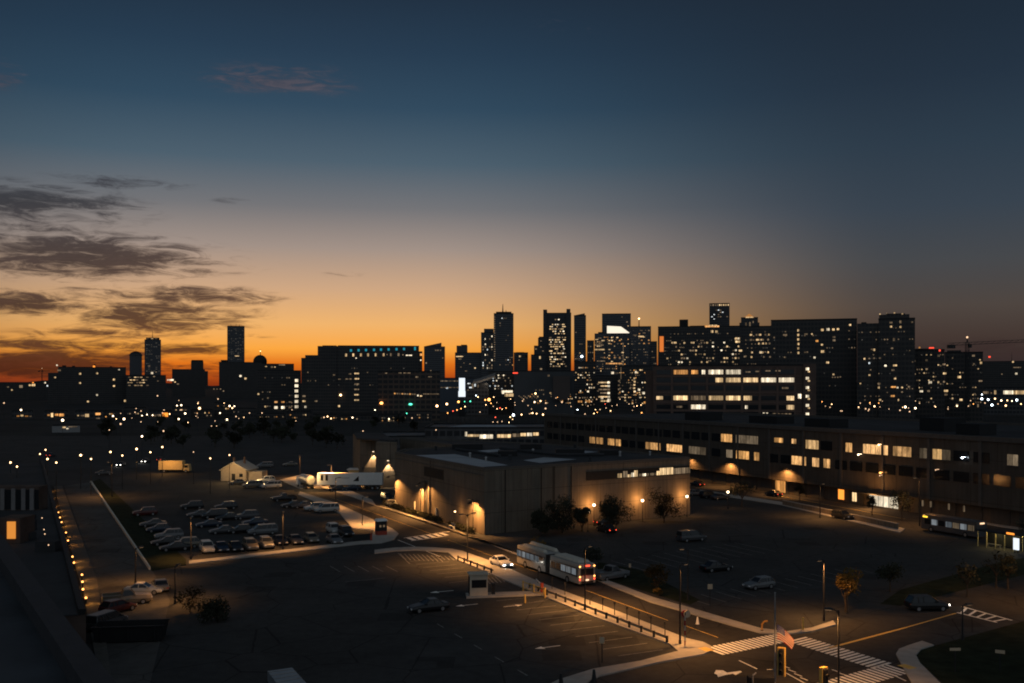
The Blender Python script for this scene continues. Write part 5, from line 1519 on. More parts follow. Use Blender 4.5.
KINDS = {  # L, W, H, belt, hood, trunk, cabin base front/back, roof front/back (fractions of half length)
    'sedan': dict(L=4.7, W=1.82, H=1.44, belt=.96, hood=.80, trunk=.92, cb=(.34, -.68), cr=(.02, -.42)),
    'hatch': dict(L=4.2, W=1.76, H=1.50, belt=.98, hood=.84, trunk=.98, cb=(.40, -.93), cr=(.08, -.72)),
    'suv': dict(L=4.7, W=1.9, H=1.72, belt=1.10, hood=.98, trunk=1.10, cb=(.40, -.96), cr=(.14, -.80)),
    'van': dict(L=5.1, W=1.98, H=1.82, belt=1.12, hood=.98, trunk=1.12, cb=(.62, -.98), cr=(.30, -.90)),
    'pickup': dict(L=5.6, W=1.98, H=1.86, belt=1.16, hood=1.06, trunk=1.08, cb=(.34, -.22), cr=(.14, -.14)),
}
COL = {'bright': (.7, .7, .68), 'white': (.38, .38, .365), 'silver': (.13, .133, .137), 'grey': (.055, .056, .06), 'black': (.015, .015, .016), 'blue': (.014, .024, .045), 'red': (.07, .012, .01), 'beige': (.16, .135, .1), 'green': (.04, .07, .05)}  # white is darkened for cars in dim light, bright is its lit copy
PAINT = {}


def paint(c):
    if c not in PAINT:
        PAINT[c] = mat('car_paint_' + c, COL[c], .32, .1, .5, var=.05)
    return PAINT[c]


def car(kind, colr, g, hd, label, front=False, rear=False, group=None, name=None):
    k = KINDS[kind]; L, Wd, Hh = k['L'], k['W'], k['H']; hl = L / 2; hw = Wd / 2; bt = k['belt']
    cat = {'sedan': 'car', 'hatch': 'car', 'suv': 'car', 'van': 'van', 'pickup': 'pickup truck'}[kind]
    t = thing(name or {'van': 'parked_van', 'pickup': 'pickup_truck'}.get(kind, 'parked_car'), label, cat, g, ang(hd), group)
    cf, cbk = k['cb'][0] * hl, k['cb'][1] * hl; rf, rb = k['cr'][0] * hl, k['cr'][1] * hl

    def body():
        b = MB()
        loft(b, [sec(-hl, hw * .86, .42, k['trunk'] - .12), sec(-hl + .12, hw * .95, .30, k['trunk'] - .02), sec(-hl + .5, hw, .24, max(k['trunk'], bt if cbk < -hl + .6 else k['trunk'])),
                 sec(cbk if cbk > -hl + .6 else -hl + .8, hw, .22, bt if kind != 'pickup' else k['trunk']), sec((cf + cbk) / 2, hw, .22, bt), sec(cf, hw, .22, bt), sec(hl - .55, hw * .98, .24, k['hood']),
                 sec(hl - .14, hw * .92, .28, k['hood'] - .10), sec(hl, hw * .80, .40, k['hood'] - .24)])
        z1 = Hh
        b.box(rb - .04, rf + .04, -hw * .74, hw * .74, z1 - .09, z1, 0, .10, .07)      # roof panel
        xs = [(cf, rf), (cbk, rb)] + ([((cf + cbk) / 2 - .1, (rf + rb) / 2)] if kind != 'pickup' else []) + ([((cbk * .72 + cf * .28), (rb * .78 + rf * .22))] if kind in ('suv', 'van', 'hatch') else [])
        for xb, xt in xs:
            for s in (-1, 1):
                b.tube((xb, s * hw * .9, bt - .03), (xt, s * hw * .735, z1 - .06), .05, .045, 5)
        if kind == 'pickup':
            for s in (-1, 1):
                b.box(-hl + .1, cbk - .05, s * hw - (.1 if s > 0 else 0), s * hw + (.1 if s < 0 else 0), k['trunk'] - .05, bt + .12)
            b.box(-hl + .05, -hl + .12, -hw * .95, hw * .95, k['trunk'] - .05, bt + .1)
        for s in (-1, 1):
            b.box(cf - .28, cf - .1, s * (hw + .09) - .08, s * (hw + .09) + .08, bt - .02, bt + .13)   # door mirrors
        return b

    def glass():
        b = MB(); e = .012
        b.add([(cbk, -hw * .88, bt - .04), (cf, -hw * .88, bt - .04), (cf, hw * .88, bt - .04), (cbk, hw * .88, bt - .04),
               (rb, -hw * .72, Hh - .085), (rf, -hw * .72, Hh - .085), (rf, hw * .72, Hh - .085), (rb, hw * .72, Hh - .085)],
              [(3, 2, 1, 0), (4, 5, 6, 7), (0, 1, 5, 4), (1, 2, 6, 5), (2, 3, 7, 6), (3, 0, 4, 7)])
        return b

    link('body', meshonce(('cb', kind, colr), lambda: body().mesh('body', paint(colr))), t)
    link('window', meshonce(('cg', kind), lambda: glass().mesh('window', M_glass)), t)

    def wheel():
        b = MB(); b.tube((0, -.11, 0), (0, .11, 0), .33, .33, 14); return b.mesh('wheel', M_tyre)

    def rim():
        b = MB(); b.tube((0, -.118, 0), (0, .118, 0), .20, .20, 10); return b.mesh('rim', M_rim)
    for sx in (hl * .62, -hl * .60):
        for s in (-1, 1):
            w_ = link('wheel', meshonce('wheel', wheel), t, (sx, s * (hw - .10), .33)); link('rim', meshonce('rim', rim), w_)

    def lampb(nm, m, a, c_, e):
        b = MB(); b.box(-a, a, -c_, c_, -e, e, 0, .01, .03); return b.mesh(nm, m)
    for s in (-1, 1):
        link('headlight', meshonce(('hl', front), lambda: lampb('headlight', M_hlon if front else M_hl, .05, .20, .08)), t, (hl - .045, s * hw * .62, k['hood'] - .27))
        link('taillight', meshonce(('tl', rear), lambda: lampb('taillight', M_tlon if rear else M_tl, .05, .13, .11)), t, (-hl + .045, s * hw * .70, k['trunk'] - .24))
    if front:
        for s in (-1, 1):
            light('SPOT', t, (hl + .05, s * hw * .62, k['hood'] - .27), 45, (1, .93, .8), .06, 70, .7, (1, 0, -.12))
    return t


nD2 = -D2; nD1 = -D1
LOT = 'cars parked in the left lot'
lot = [
    ('suv', 'red', 145, 515.5, nD2, 'dark red wagon with glinting tail, farthest back in the left file of the lot'),
    ('sedan', 'grey', 153, 526.5, nD2, 'grey sedan second from the back in the left file of the lot'),
    ('hatch', 'blue', 158.5, 532, nD2, 'dark blue hatchback third from the back in the left file'),
    ('suv', 'silver', 169, 539, nD2, 'silver wagon in the left file just behind the black cars'),
    ('sedan', 'black', 166, 545, nD2, 'black sedan with bright headlights in front of the silver wagon'),
    ('sedan', 'black', 175, 550.5, nD2, 'black sedan nearest the grass verge in the left file'),
    ('suv', 'beige', 184.5, 548, nD2, 'beige car right beside the black sedan at the file end'),
    ('suv', 'black', 192, 509, nD2, 'black car farthest back in the middle group'),
    ('sedan', 'grey', 199, 517, nD2, 'grey sedan at the left edge of the middle group'),
    ('van', 'black', 215, 518, nD2, 'black van in the second row of the middle group'),
    ('sedan', 'blue', 209, 527, nD2, 'dark blue sedan third row at the left of the middle group'),
    ('suv', 'black', 226, 509.5, nD2, 'large black car at the back right of the middle group'),
    ('sedan', 'black', 228, 520, nD2, 'black sedan in the centre of the middle group'),
    ('suv', 'grey', 247, 519, nD2, 'grey car with a bright gleam at the back right of the lot'),
    ('sedan', 'blue', 255, 525, nD2, 'blue sedan just behind the silver minivan'),
    ('sedan', 'grey', 223, 533.5, nD2, 'grey sedan with shining headlamps left of the silver minivan'),
    ('hatch', 'black', 240, 533, nD2, 'black hatchback directly left of the silver minivan'),
    ('van', 'silver', 262.5, 534.5, nD2, 'silver minivan standing broadside in the middle of the lot'),
    ('suv', 'white', 207, 552, nD1, 'white car at the left end of the front row'),
    ('sedan', 'blue', 221.5, 551, nD1, 'dark blue sedan second in the front row'),
    ('sedan', 'black', 235.5, 550.5, nD1, 'black sedan third in the front row'),
    ('suv', 'beige', 250.5, 549.5, nD1, 'pale beige wagon fourth in the front row'),
    ('suv', 'silver', 266, 547.5, nD1, 'silver wagon fifth in the front row'),
    ('sedan', 'black', 280, 544, nD1, 'black sedan sixth in the front row'),
    ('sedan', 'grey', 295.5, 543.5, nD1, 'grey sedan seventh in the front row'),
    ('hatch', 'beige', 311.5, 542, nD1, 'beige hatchback eighth in the front row'),
    ('suv', 'white', 334, 533, nD1, 'bright white car near the right corner of the lot'),
    ('sedan', 'silver', 334.5, 543, nD1, 'silver sedan at the right end of the front row'),
    ('suv', 'black', 346, 536, nD1, 'black car beside the bright white car at the lot corner'),
    ('sedan', 'black', 292.5, 507.5, nD2, 'black sedan alone in the upper right of the lot'),
    ('sedan', 'grey', 303, 508, nD2, 'grey sedan left of the two white kerbside cars'),
    ('suv', 'white', 315.5, 510.5, nD2, 'left of two white cars by the kerb lamp'),
    ('van', 'white', 326.5, 512, nD2, 'right of two white vehicles by the kerb lamp'),
    ('pickup', 'black', 284, 501, nD2, 'black pickup truck beyond the lone black sedan'),
    ('van', 'beige', 252.5, 487.5, nD2, 'beige van parked in front of the gabled cabin'),
    ('suv', 'white', 266, 482.5, nD2, 'white wagon right behind the beige van'),
    ('van', 'white', 271, 488, nD2, 'white van at the right end beside the gabled cabin'),
    ('sedan', 'beige', 237.5, 484.5, nD2, 'beige sedan below the wall of the gabled cabin'),
    ('van', 'silver', 265, 467.5, nD2, 'silver van alone behind the cabin on the far street'),
    ('sedan', 'beige', 290, 466, nD2, 'beige sedan on the far street left of the dim lamp'),
    ('sedan', 'black', 336.5, 491, nD2, 'black sedan parked below the left end of the semi trailer'),
    ('sedan', 'blue', 351, 490.5, nD2, 'dark blue sedan parked below the middle of the semi trailer'),
    ('sedan', 'white', 371, 488, nD2, 'white sedan parked below the right end of the semi trailer'),
    ('suv', 'black', 387, 500, nD1, 'black car at the dark bay left of the lit wall'),
    ('sedan', 'silver', 391.5, 506.5, nD1, 'silver sedan at the foot of the lit wall'),
]
for kind, c, x, y, h_, lab in lot:
    car(kind, c, G(x, y), h_, lab, group=LOT if x < 350 and y > 499 else None)
car('sedan', 'bright', G(501, 566), nD1, 'white car driving towards us on the main road with headlights on', front=True, name='moving_car')
car('sedan', 'black', G(428.5, 611), nD2, 'lone black car in the empty front lot', name='parked_car')
car('pickup', 'silver', G(611, 579), D2 * .9 + D1 * .2, 'grey pickup truck behind the kerb right of the bus tail')
car('hatch', 'silver', G(759, 588.5), nD2, 'silver hatchback alone in the dark right hand lot')
car('van', 'grey', G(691, 541), D2, 'grey box like van in the dark lot below the globe lamps')
car('sedan', 'black', G(716, 571), D2, 'black sedan in the dark lot right of the bent bracket lamp')
car('suv', 'black', G(591, 523), D2, 'black car with red light below the two globe lamps', rear=True)
car('sedan', 'black', G(606, 524.5), D2, 'black sedan right of the red lit car below the globe lamps', rear=True)
car('sedan', 'black', G(606, 532), D1, 'black sedan with a single red light in the unlit lot', rear=True)
car('suv', 'black', G(927, 610), nD1 * .2 + Vector((1, .25, 0)), 'dark car on the cross street with small bright headlights', front=True, name='moving_car')
car('sedan', 'black', G(773.5, 496), Vector((-.418, .908, 0)), 'black car with red tail lights before the lit doorway', rear=True, name='moving_car')
car('sedan', 'black', G(697, 486), Vector((-.418, .908, 0)), 'black car with red tail lights at the corner of the boxy hall', rear=True, name='moving_car')
car('sedan', 'silver', G(695, 495.5), D2, 'silver sedan in the row below the long terminal')
car('suv', 'black', G(709, 498), D2, 'black car next to the silver sedan below the long terminal')
car('sedan', 'grey', G(720, 499.5), D2, 'grey sedan left of the globe lamp below the long terminal')
car('suv', 'black', G(842.5, 519), Vector((.418, -.908, 0)), 'black car at the kerb left of the lit shop')
car('sedan', 'silver', G(160, 590), D1, 'small silver car at the near end of the service road')
car('pickup', 'beige', G(127, 604), Vector((.9, .4, 0)), 'dull pale pickup truck among the clutter at the lower left')
car('sedan', 'white', G(144, 594), Vector((1, .1, 0)), 'white sedan behind the dull pale pickup at the lower left')
car('hatch', 'red', G(118, 612), Vector((.5, .9, 0)), 'dull red hatchback beside the dark skip at the lower left')
car('van', 'grey', G(106, 628), Vector((.3, 1, 0)), 'grey van left of the dark skip at the lower left')
for x, y, hd, lab, fr_, rr_ in ((121, 466, Vector((0.05, -1, 0)), 'left of two oncoming cars on the far street, headlights on', True, False), (145.5, 462.5, Vector((.05, -1, 0)), 'right of two oncoming cars on the far street, headlights on', True, False),
                                (161, 461, Vector((0, 1, 0)), 'car on the far street showing red tail lights', False, True), (51, 456.5, Vector((0, 1, 0)), 'car showing red tail lights inside the cluster of four lamps', False, True),
                                (104, 475, D2, 'dim car waiting at the far end of the verge', False, False)):
    car('sedan', 'grey', G(x, y), hd, lab, front=fr_, rear=rr_, name='moving_car')


def wheels(t, xs, hw, r=.5, name='wheel'):
    for x in xs:
        for s in (-1, 1):
            b = MB(); b.tube((x, s * hw - .14, r), (x, s * hw + .14, r), r, r, 14); w_ = b.obj(name, M_tyre, t)
            b = MB(); b.tube((x, s * hw - .15, r), (x, s * hw + .15, r), r * .55, r * .55, 10); b.obj('rim', M_rim, w_)


# ---- articulated bus seen from behind
m_bus = mat('bus_white', (.30, .29, .265), .4, spec=.4, var=.08); m_busd = mat('bus_dark_band', (.03, .03, .035), .3, spec=.5, var=.0)
m_busin = winmat('bus_interior', (.75, .88, 1.0), .22, 1.2, .5)
t = thing('articulated_bus', 'long articulated white bus driving away with red tail lights', 'bus', G(586.5, 586.5) + D1 * 9 + D2 * .1, ang(D1))
hw = 1.28
b = MB(); b.box(-9, -1.0, -hw, hw, .38, 2.95, 0, .05, .10); b.obj('rear_body', m_bus, t, bevel=.08)
b = MB(); b.box(.2, 9, -hw, hw, .38, 2.95, 0, .06, .10); b.obj('front_body', m_bus, t, bevel=.08)
b = MB()
for k in range(5):
    b.box(-.98 + k * .235, -.98 + k * .235 + .12, -hw + .04, hw - .04, .45, 2.85); b.box(-.86 + k * .235, -.75 + k * .235, -hw + .14, hw - .14, .5, 2.78)
b.obj('bellows', M_black, t)
b = MB(); b.box(-8.3, -1.6, -.95, .95, 2.97, 3.25, 0, .3, .2); b.obj('roof_fairing', mat('bus_fairing', (.5, .46, .38), .5, var=.1), t, bevel=.05)
b = MB(); b.box(.8, 8.6, -1.2, -.55, 2.97, 3.4, 0, .3, .15); b.obj('roof_fairing', mat('bus_fairing'), t, bevel=.05)
b = MB(); b.box(.8, 7.4, .5, 1.2, 2.97, 3.35, 0, .3, .15); b.obj('roof_fairing', mat('bus_fairing'), t, bevel=.05)
for s in (-1, 1):
    b = MB(); y0, y1 = sorted((s * (hw + .004), s * (hw - .06)))
    b.box(-8.6, -1.2, y0, y1, 1.25, 2.45); b.obj('window_band', m_busd, t)
    b = MB(); b.box(.4, 8.7, y0, y1, 1.25, 2.45); b.obj('window_band', m_busd, t)
    for x0_, x1_ in [(-8.3 + i * 1.4, -8.3 + i * 1.4 + 1.2) for i in range(5)] + [(.7 + i * 1.4, .7 + i * 1.4 + 1.2) for i in range(6)]:
        b = MB(); y0, y1 = sorted((s * (hw + .012), s * (hw - .02))); b.box(x0_, x1_, y0, y1, 1.45, 2.25); b.obj('window', m_busin if (x0_ < -4.5 or x0_ > 2) else M_glass, t)
b = MB(); b.box(-9.06, -8.99, -.95, .95, 1.45, 2.35); b.obj('rear_window', M_glass, t)
b = MB(); b.box(-9.07, -8.99, -.4, .4, 2.60, 2.76); b.obj('rear_sign', M_tlon, t)
for s in (-1, 1):
    for z, hh, m in ((.95, .12, M_tlon), (1.3, .08, LAMPC['o']), (2.62, .08, LAMPC['o'])):
        b = MB(); y = s * 1.08; b.box(-9.06, -8.97, y - .09, y + .09, z - hh, z + hh); b.obj('taillight', m, t)
b = MB(); b.box(-9.08, -9.0, -.9, .9, .45, .72); b.obj('bumper', M_black, t)
b = MB(); b.box(-9.10, -9.05, -.2, .25, .75, .95); b.obj('number_plate', LAMPC['d'], t)
wheels(t, (-6.0, 1.9, 6.3), 1.16)
light('POINT', t, (-9.6, 0, 1.2), 10, (1, .15, .08), .3); light('POINT', t, (9.6, 0, 1.0), 10, (1, .9, .8), .2)

# ---- dark bus at the lit shelter
ex = Vector((.418, -.908, 0))
t = thing('city_bus', 'dark bus with amber sign standing before the lit bus shelter', 'bus', G(926, 530.0) + ex * 6, ang(-ex))
b = MB(); b.box(-6, 6, -1.27, 1.27, .38, 3.0, 0, .06, .1); b.obj('body', mat('bus_dark', (.06, .06, .065), .4, spec=.4, var=.1), t, bevel=.08)
b = MB(); b.box(4.5, 5.5, 1.262, 1.32, 2.50, 2.74); b.obj('side_sign', lampmat('sign_amber', (1, .6, .05), 2.2), t)
b = MB(); b.box(5.99, 6.07, -.8, .8, 2.5, 2.8); b.obj('front_sign', lampmat('sign_amber', (1, .6, .05), 2.2), t)
b = MB(); b.box(-6.06, -5.99, -.5, .5, 2.55, 2.8); b.obj('rear_sign', LAMPC['d'], t)
b = MB(); b.box(5.99, 6.06, -1.1, 1.1, 1.2, 2.4); b.obj('windscreen', M_glass, t)
for i in range(7):
    for s in (-1, 1):
        b = MB(); y0, y1 = sorted((s * 1.22, s * 1.285)); b.box(-5.4 + i * 1.55, -5.4 + i * 1.55 + 1.25, y0, y1, 1.35, 2.3); b.obj('window', WIN['x'] if i in (0, 2) else m_busin if i in (1, 3, 5) else M_glass, t)
for s in (-1, 1):
    b = MB(); b.box(6.0, 6.07, s * .95 - .14, s * .95 + .14, .7, .95); b.obj('headlight', M_hl, t)
wheels(t, (-3.6, 3.7), 1.15)
t = thing('bus_shelter', 'lit bus shelter with slim posts and glowing white panel at the right edge', 'bus shelter', G(982, 545.5), ang(ex))
b = MB(); b.box(-.3, 7.0, -1.2, 1.2, 2.5, 2.66); b.obj('roof', M_black, t)
for i in range(5):
    for s in (-1, 1):
        b = MB(); b.tube((i * 1.65 + .1, s * 1.05, 0), (i * 1.65 + .1, s * 1.05, 2.5), .07, .07, 6); b.obj('post', mat('brass_post', (.5, .42, .2), .5, .3, var=.1), t)
b = MB(); b.box(.1, 6.6, 1.08, 1.12, .3, 2.3); b.obj('back_panel', M_glass, t)
b = MB(); b.box(.6, 3.2, .3, .7, .40, .47); b.box(.7, .8, .4, .6, 0, .4); b.box(3.0, 3.1, .4, .6, 0, .4); b.obj('bench', M_steel, t)
b = MB(); b.box(7.02, 7.9, -1.5, -1.25, .5, 2.3); b.obj('advert_panel', WIN['s'], t)
b = MB(); b.box(7.1, 7.2, -1.4, -1.3, 0, .5); b.box(7.7, 7.8, -1.4, -1.3, 0, .5); b.obj('panel_leg', M_pole, t)
b = MB(); b.box(5.6, 7.0, -1.26, -1.21, 2.7, 3.0); b.obj('lit_sign', WIN['o'], t)
light('POINT', t, (2.5, 0, 2.35), 130, (1, .75, .3), .2); light('POINT', t, (5.2, 0, 2.35), 130, (1, .75, .3), .2)

# ---- semi trailer, tank truck, yellow truck, cabin
gx = G(318, 489.5); gx2 = G(383, 489.5)
t = thing('semi_trailer', 'long white semi trailer with two dark openings and a dark sail mark', 'trailer', (gx + gx2) / 2, ang(gx2 - gx))
L = (gx2 - gx).length
b = MB(); b.box(-L / 2, L / 2, -1.25, 1.25, 1.25, 4.15); b.obj('box', M_white, t, bevel=.05)
for x in (-L / 2 + .9, -L / 2 + 2.1):
    b = MB(); b.box(x, x + .6, -1.275, -1.2, 2.35, 3.8); b.obj('opening', M_black, t)
b = MB(); x = L * .02; b.add([(x + .5, -1.262, 2.2), (x + 2.0, -1.262, 2.2), (x + 1.9, -1.262, 3.5), (x + .5, -1.245, 2.2), (x + 2.0, -1.245, 2.2), (x + 1.9, -1.245, 3.5)], [(0, 1, 2), (5, 4, 3), (0, 3, 4, 1), (1, 4, 5, 2), (2, 5, 3, 0)]); b.obj('sail_mark', M_black, t)
b = MB(); b.box(-L * .22, L * .0, -1.262, -1.24, 2.95, 3.08); b.obj('line_mark', M_steel, t)
b = MB(); b.box(-L / 2 + 1, L / 2 - .3, -.5, .5, .95, 1.24); b.obj('chassis', M_black, t)
wheels(t, (L / 2 - 1.2, L / 2 - 2.5, -L / 2 + 3.4), 1.05)
b = MB(); b.box(-L / 2 + 4.6, -L / 2 + 4.8, -.7, -.5, 0, .95); b.box(-L / 2 + 4.6, -L / 2 + 4.8, .5, .7, 0, .95); b.obj('landing_gear', M_pole, t)
g0 = G(352, 482)
t = thing('site_cabin', 'low orange lit site hut seen over the roof of the semi trailer', 'hut', G(370, 481), 0)
b = MB(); b.box(-6, 5, 0, 4, 0, 3.0); b.obj('wall', M_sandc, t)
b = MB(); b.box(-6.3, 5.3, -.4, 4.3, 3.003, 3.25); b.obj('roof', M_white, t)
light('POINT', t, (0, 1.5, 4.4), 500, (1, .6, .25), .3)
t = thing('tank_truck', 'tank truck with round glowing end facing us left of the semi trailer', 'truck', G(306, 488), ang(Vector((-.5, .86, 0))))
b = MB(); b.tube((-3.6, 0, 2.3), (2.6, 0, 2.3), 1.15, 1.15, 18); b.obj('tank', mat('tank_paint', (.6, .56, .48), .4, .2, var=.06), t, False)
b = MB(); b.tube((-3.72, 0, 2.3), (-3.6, 0, 2.3), .9, 1.1, 18); b.obj('tank_end', mat('tank_paint'), t)
b = MB(); b.box(2.7, 4.6, -1.2, 1.2, .7, 2.7, 0, .25, .1); b.obj('cab', M_white, t, bevel=.06)
b = MB(); b.box(4.5, 4.62, -1.0, 1.0, 1.7, 2.5); b.obj('windscreen', M_glass, t)
b = MB(); b.box(-3.6, 4.5, -.5, .5, .6, 1.14); b.obj('chassis', M_black, t)
wheels(t, (-2.6, -1.4, 3.5), 1.0)
light('POINT', t, (-6.5, .6, 3.4), 600, (1, .6, .22), .3)
t = thing('box_truck', 'yellow lit box truck parked on the far street left of the cabin', 'truck', G(176, 472.5), ang(Vector((1, -.05, 0))))
b = MB(); b.box(-4.9, 2.4, -1.2, 1.2, .9, 3.6); b.obj('cargo_box', M_sandc, t, bevel=.05)
b = MB(); b.box(2.6, 4.5, -1.1, 1.1, .6, 2.6, 0, .3, .12); b.obj('cab', M_sandc, t, bevel=.08)
b = MB(); b.box(2.9, 4.0, -1.13, -1.05, 1.6, 2.3); b.obj('window', M_glass, t)
b = MB(); b.box(-4.8, 4.3, -.5, .5, .5, .897); b.obj('chassis', M_black, t)
wheels(t, (-3.2, 3.4), 1.0)
light('POINT', t, (-1.5, -5.5, 4.2), 1000, (1, .5, .15), .3)
t = thing('gabled_cabin', 'small pale gabled cabin with two chimneys beside the left lot', 'house', G(233.5, 481), math.radians(-4))
b = MB(); w2 = 3.5
b.box(-w2, w2, 0, 9, 0, 3.0); b.add([(-w2, 0, 3.0), (w2, 0, 3.0), (0, 0, 5.0), (-w2, 9, 3.0), (w2, 9, 3.0), (0, 9, 5.0)], [(0, 1, 2), (5, 4, 3)]); b.obj('wall', mat('pale_boards', (.36, .30, .22), .9, var=.12), t)
b = MB()
for s in (-1, 1):
    a = Vector((s * (w2 + .5), -.4, 2.78)); c = Vector((0, -.4, 5.08)); up = Vector((0, 0, .16))
    vs = [a, c, c + Vector((0, 9.8, 0)), a + Vector((0, 9.8, 0))]
    b.add([v for v in vs] + [v + up for v in vs], [(0, 1, 2, 3), (7, 6, 5, 4), (0, 4, 5, 1), (1, 5, 6, 2), (2, 6, 7, 3), (3, 7, 4, 0)])
rf_ = b.obj('roof', mat('cabin_roof', (.4, .38, .34), .9, var=.1), t)
for x, y in ((-1.0, 3), (1.3, 5)):
    b = MB(); b.box(x - .25, x + .25, y, y + .5, 4.4, 6.3); b.obj('chimney', M_brick, rf_)
b = MB(); b.box(w2 + .02, w2 + 4.2, 1, 6, 0, 2.5, 0, .2, .2); b.obj('lean_to', mat('pale_boards'), t)
b = MB(); b.box(-.5, .5, -.05, -.003, 0, 2.0); b.obj('door', M_black, t)
b = MB(); b.box(1.6, 2.6, -.05, -.003, 1.1, 2.0); b.obj('window', M_glass, t)
light('POINT', t, (1, -5.5, 5.0), 1300, (1, .62, .26), .3); light('POINT', t, (9, -6, 4.0), 800, (1, .62, .26), .3)

# ---- skip
t = thing('skip', 'large dark open skip on the ground at the lower left', 'skip', G(131, 640), math.radians(8))
b = MB(); b.box(-3.2, 3.2, -1.2, 1.2, .15, .25); b.add([(-3.2, -1.2, .25), (3.2, -1.2, .25), (3.5, -1.35, 1.7), (-3.5, -1.35, 1.7), (-3.2, 1.2, .25), (3.2, 1.2, .25), (3.5, 1.35, 1.7), (-3.5, 1.35, 1.7)],
      [(0, 1, 2, 3), (5, 4, 7, 6), (1, 5, 6, 2), (4, 0, 3, 7)]); b.obj('body', M_black, t)
b = MB(); b.box(-3.56, 3.56, -1.45, -1.33, 1.62, 1.74); b.box(-3.56, 3.56, 1.33, 1.45, 1.62, 1.74); b.obj('rim', M_pole, t)
b = MB()
for x in (-2.6, 0, 2.6): b.box(x - .06, x + .06, -1.42, -1.25, .3, 1.62)
b.obj('rib', M_pole, t)
# pale plate at the bottom edge
t = thing('flat_hatch_roof', 'pale ribbed flat roof hatch lying in the dark at the bottom edge', 'roof hatch', G(287, 690), 0)
O = t.location
pp = [G(x, y, .9) - O for x, y in ((267.5, 671), (292, 667.5), (309, 686), (283, 692))]
b = MB(); b.prism(pp, 0, .9); b.obj('top', M_roofp, t)
b = MB()
for k in range(6):
    u = (k + .5) / 6; a = pp[0].lerp(pp[3], u); c = pp[1].lerp(pp[2], u); dd = (pp[3] - pp[0]).normalized() * .05
    b.prism([a - dd, c - dd, c + dd, a + dd], .903, .95)
rb_ = b.obj('rib', M_steel, t)

# ================================================================== STREET FURNITURE
# guard rail along the pavement of the front lot
pa, pb = G(458, 560.8), G(667, 643.5)
t = thing('guard_rail', 'long low guard rail with dark posts along the front lot kerb', 'railing', pa, ang(pb - pa))
L = (pb - pa).length; n = int(L / 2.3)
for k in range(n + 1):
    x = L * k / n
    if 12.5 < x < 23: continue
    b = MB(); b.box(x - .09, x + .09, -.09, .09, 0, .78); b.obj('post', M_pole, t)
for x0_, x1_ in ((0, 12), (23.2, L)):
    b = MB(); b.box(x0_, x1_, .10, .16, .42, .70); b.box(x0_, x1_, .161, .20, .50, .62); b.obj('rail', mat('rail_paint', (.35, .28, .2), .6, .2, var=.15), t)
for i, (px, py) in enumerate(((538, 583), (552, 589), (565, 594.5), (590, 604.5), (602.7, 610), (614.5, 615), (627, 620), (639, 625), (651, 630), (665, 636))):
    g = G(px, py, .13)
    t = thing('parking_meter', 'thin dark parking meter in the row on the guard rail pavement', 'parking meter', g, ang(D2), 'parking meters along the pavement')
    def mp():
        b = MB(); b.tube((0, 0, 0), (0, 0, 1.2), .05, .05, 6); return b.mesh('pole', M_pole)
    def mh():
        b = MB(); b.box(-.10, .10, -.09, .09, 1.203, 1.5, 0, .03, .02); return b.mesh('meter_head', M_pole)
    link('pole', meshonce('mp', mp), t); link('meter_head', meshonce('mh', mh), t)
for px, py, lab in ((525, 603.5, 'yellow bollard on the front lot below the barrier gate'), (803, 631, 'yellow bollard at the far corner of the crossing'), (544, 596, 'yellow bollard at the right end of the barrier gate')):
    t = thing('bollard', lab, 'bollard', G(px, py)); h_ = {525: 1.0, 803: 1.35, 544: .8}[px]
    b = MB(); b.tube((0, 0, 0), (0, 0, h_), .11, .11, 10); b.ball((0, 0, h_), .11, 10, 6); b.obj('post', M_ypaint, t)
    b = MB(); b.tube((0, 0, 0), (0, 0, .05), .18, .18, 10); b.obj('base', M_pole, t)
# attendant booth with its island and barrier
t = thing('attendant_booth', 'square beige attendant booth with large window on the lot entrance island', 'booth', G(478, 596), ang(Vector((.985, .17, 0))))
mb_ = mat('booth_panel', (.5, .42, .32), .7, var=.08)
b = MB(); b.box(-1.1, 1.1, -.8, .8, .2, 1.15); b.box(-1.1, 1.1, -.8, .8, 2.15, 2.75); b.box(-1.1, -.9, -.8, .8, 1.152, 2.148); b.box(.95, 1.1, -.8, .8, 1.152, 2.148); b.box(-.9, .95, .7, .8, 1.152, 2.148); b.obj('wall', mb_, t)
b = MB(); b.box(-.9, .95, -.78, -.74, 1.16, 2.14); b.obj('window', M_glass, t)
b = MB(); b.box(-1.25, 1.25, -.95, .95, 2.753, 2.9); b.obj('roof', mb_, t)
b = MB(); b.box(-1.14, -1.103, -.6, .6, .3, 2.5); b.obj('door', M_black, t)
b = MB(); b.prism([(-1.6, -1.3), (9, -1.15), (9.4, -.2), (9, .9), (-1.4, 1.2)], 0, .197); b.obj('island', M_conc, t)
b = MB(); b.box(1.7, 2.1, -.3, .2, .2, 1.5); b.obj('pay_box', M_pole, t)
b = MB(); b.box(7.9, 8.25, -.2, .2, .2, 1.35); b.obj('barrier_housing', mat('barrier_red', (.3, .05, .03), .6, var=.1), t)
b = MB(); b.box(8.05, 8.11, .22, 3.8, 1.05, 1.15); b.obj('barrier_arm', M_white, t)
fx = thing('lattice_gate', 'low yellow lattice gate across the lot exit beside the pavement', 'gate', G(523, 590.5), ang(G(545, 598) - G(523, 590.5)))
Lg = (G(545, 598) - G(523, 590.5)).length
for x in (0, Lg * .5, Lg):
    b = MB(); b.box(x - .07, x + .07, -.07, .07, 0, 1.25); b.obj('post', M_ypaint, fx)
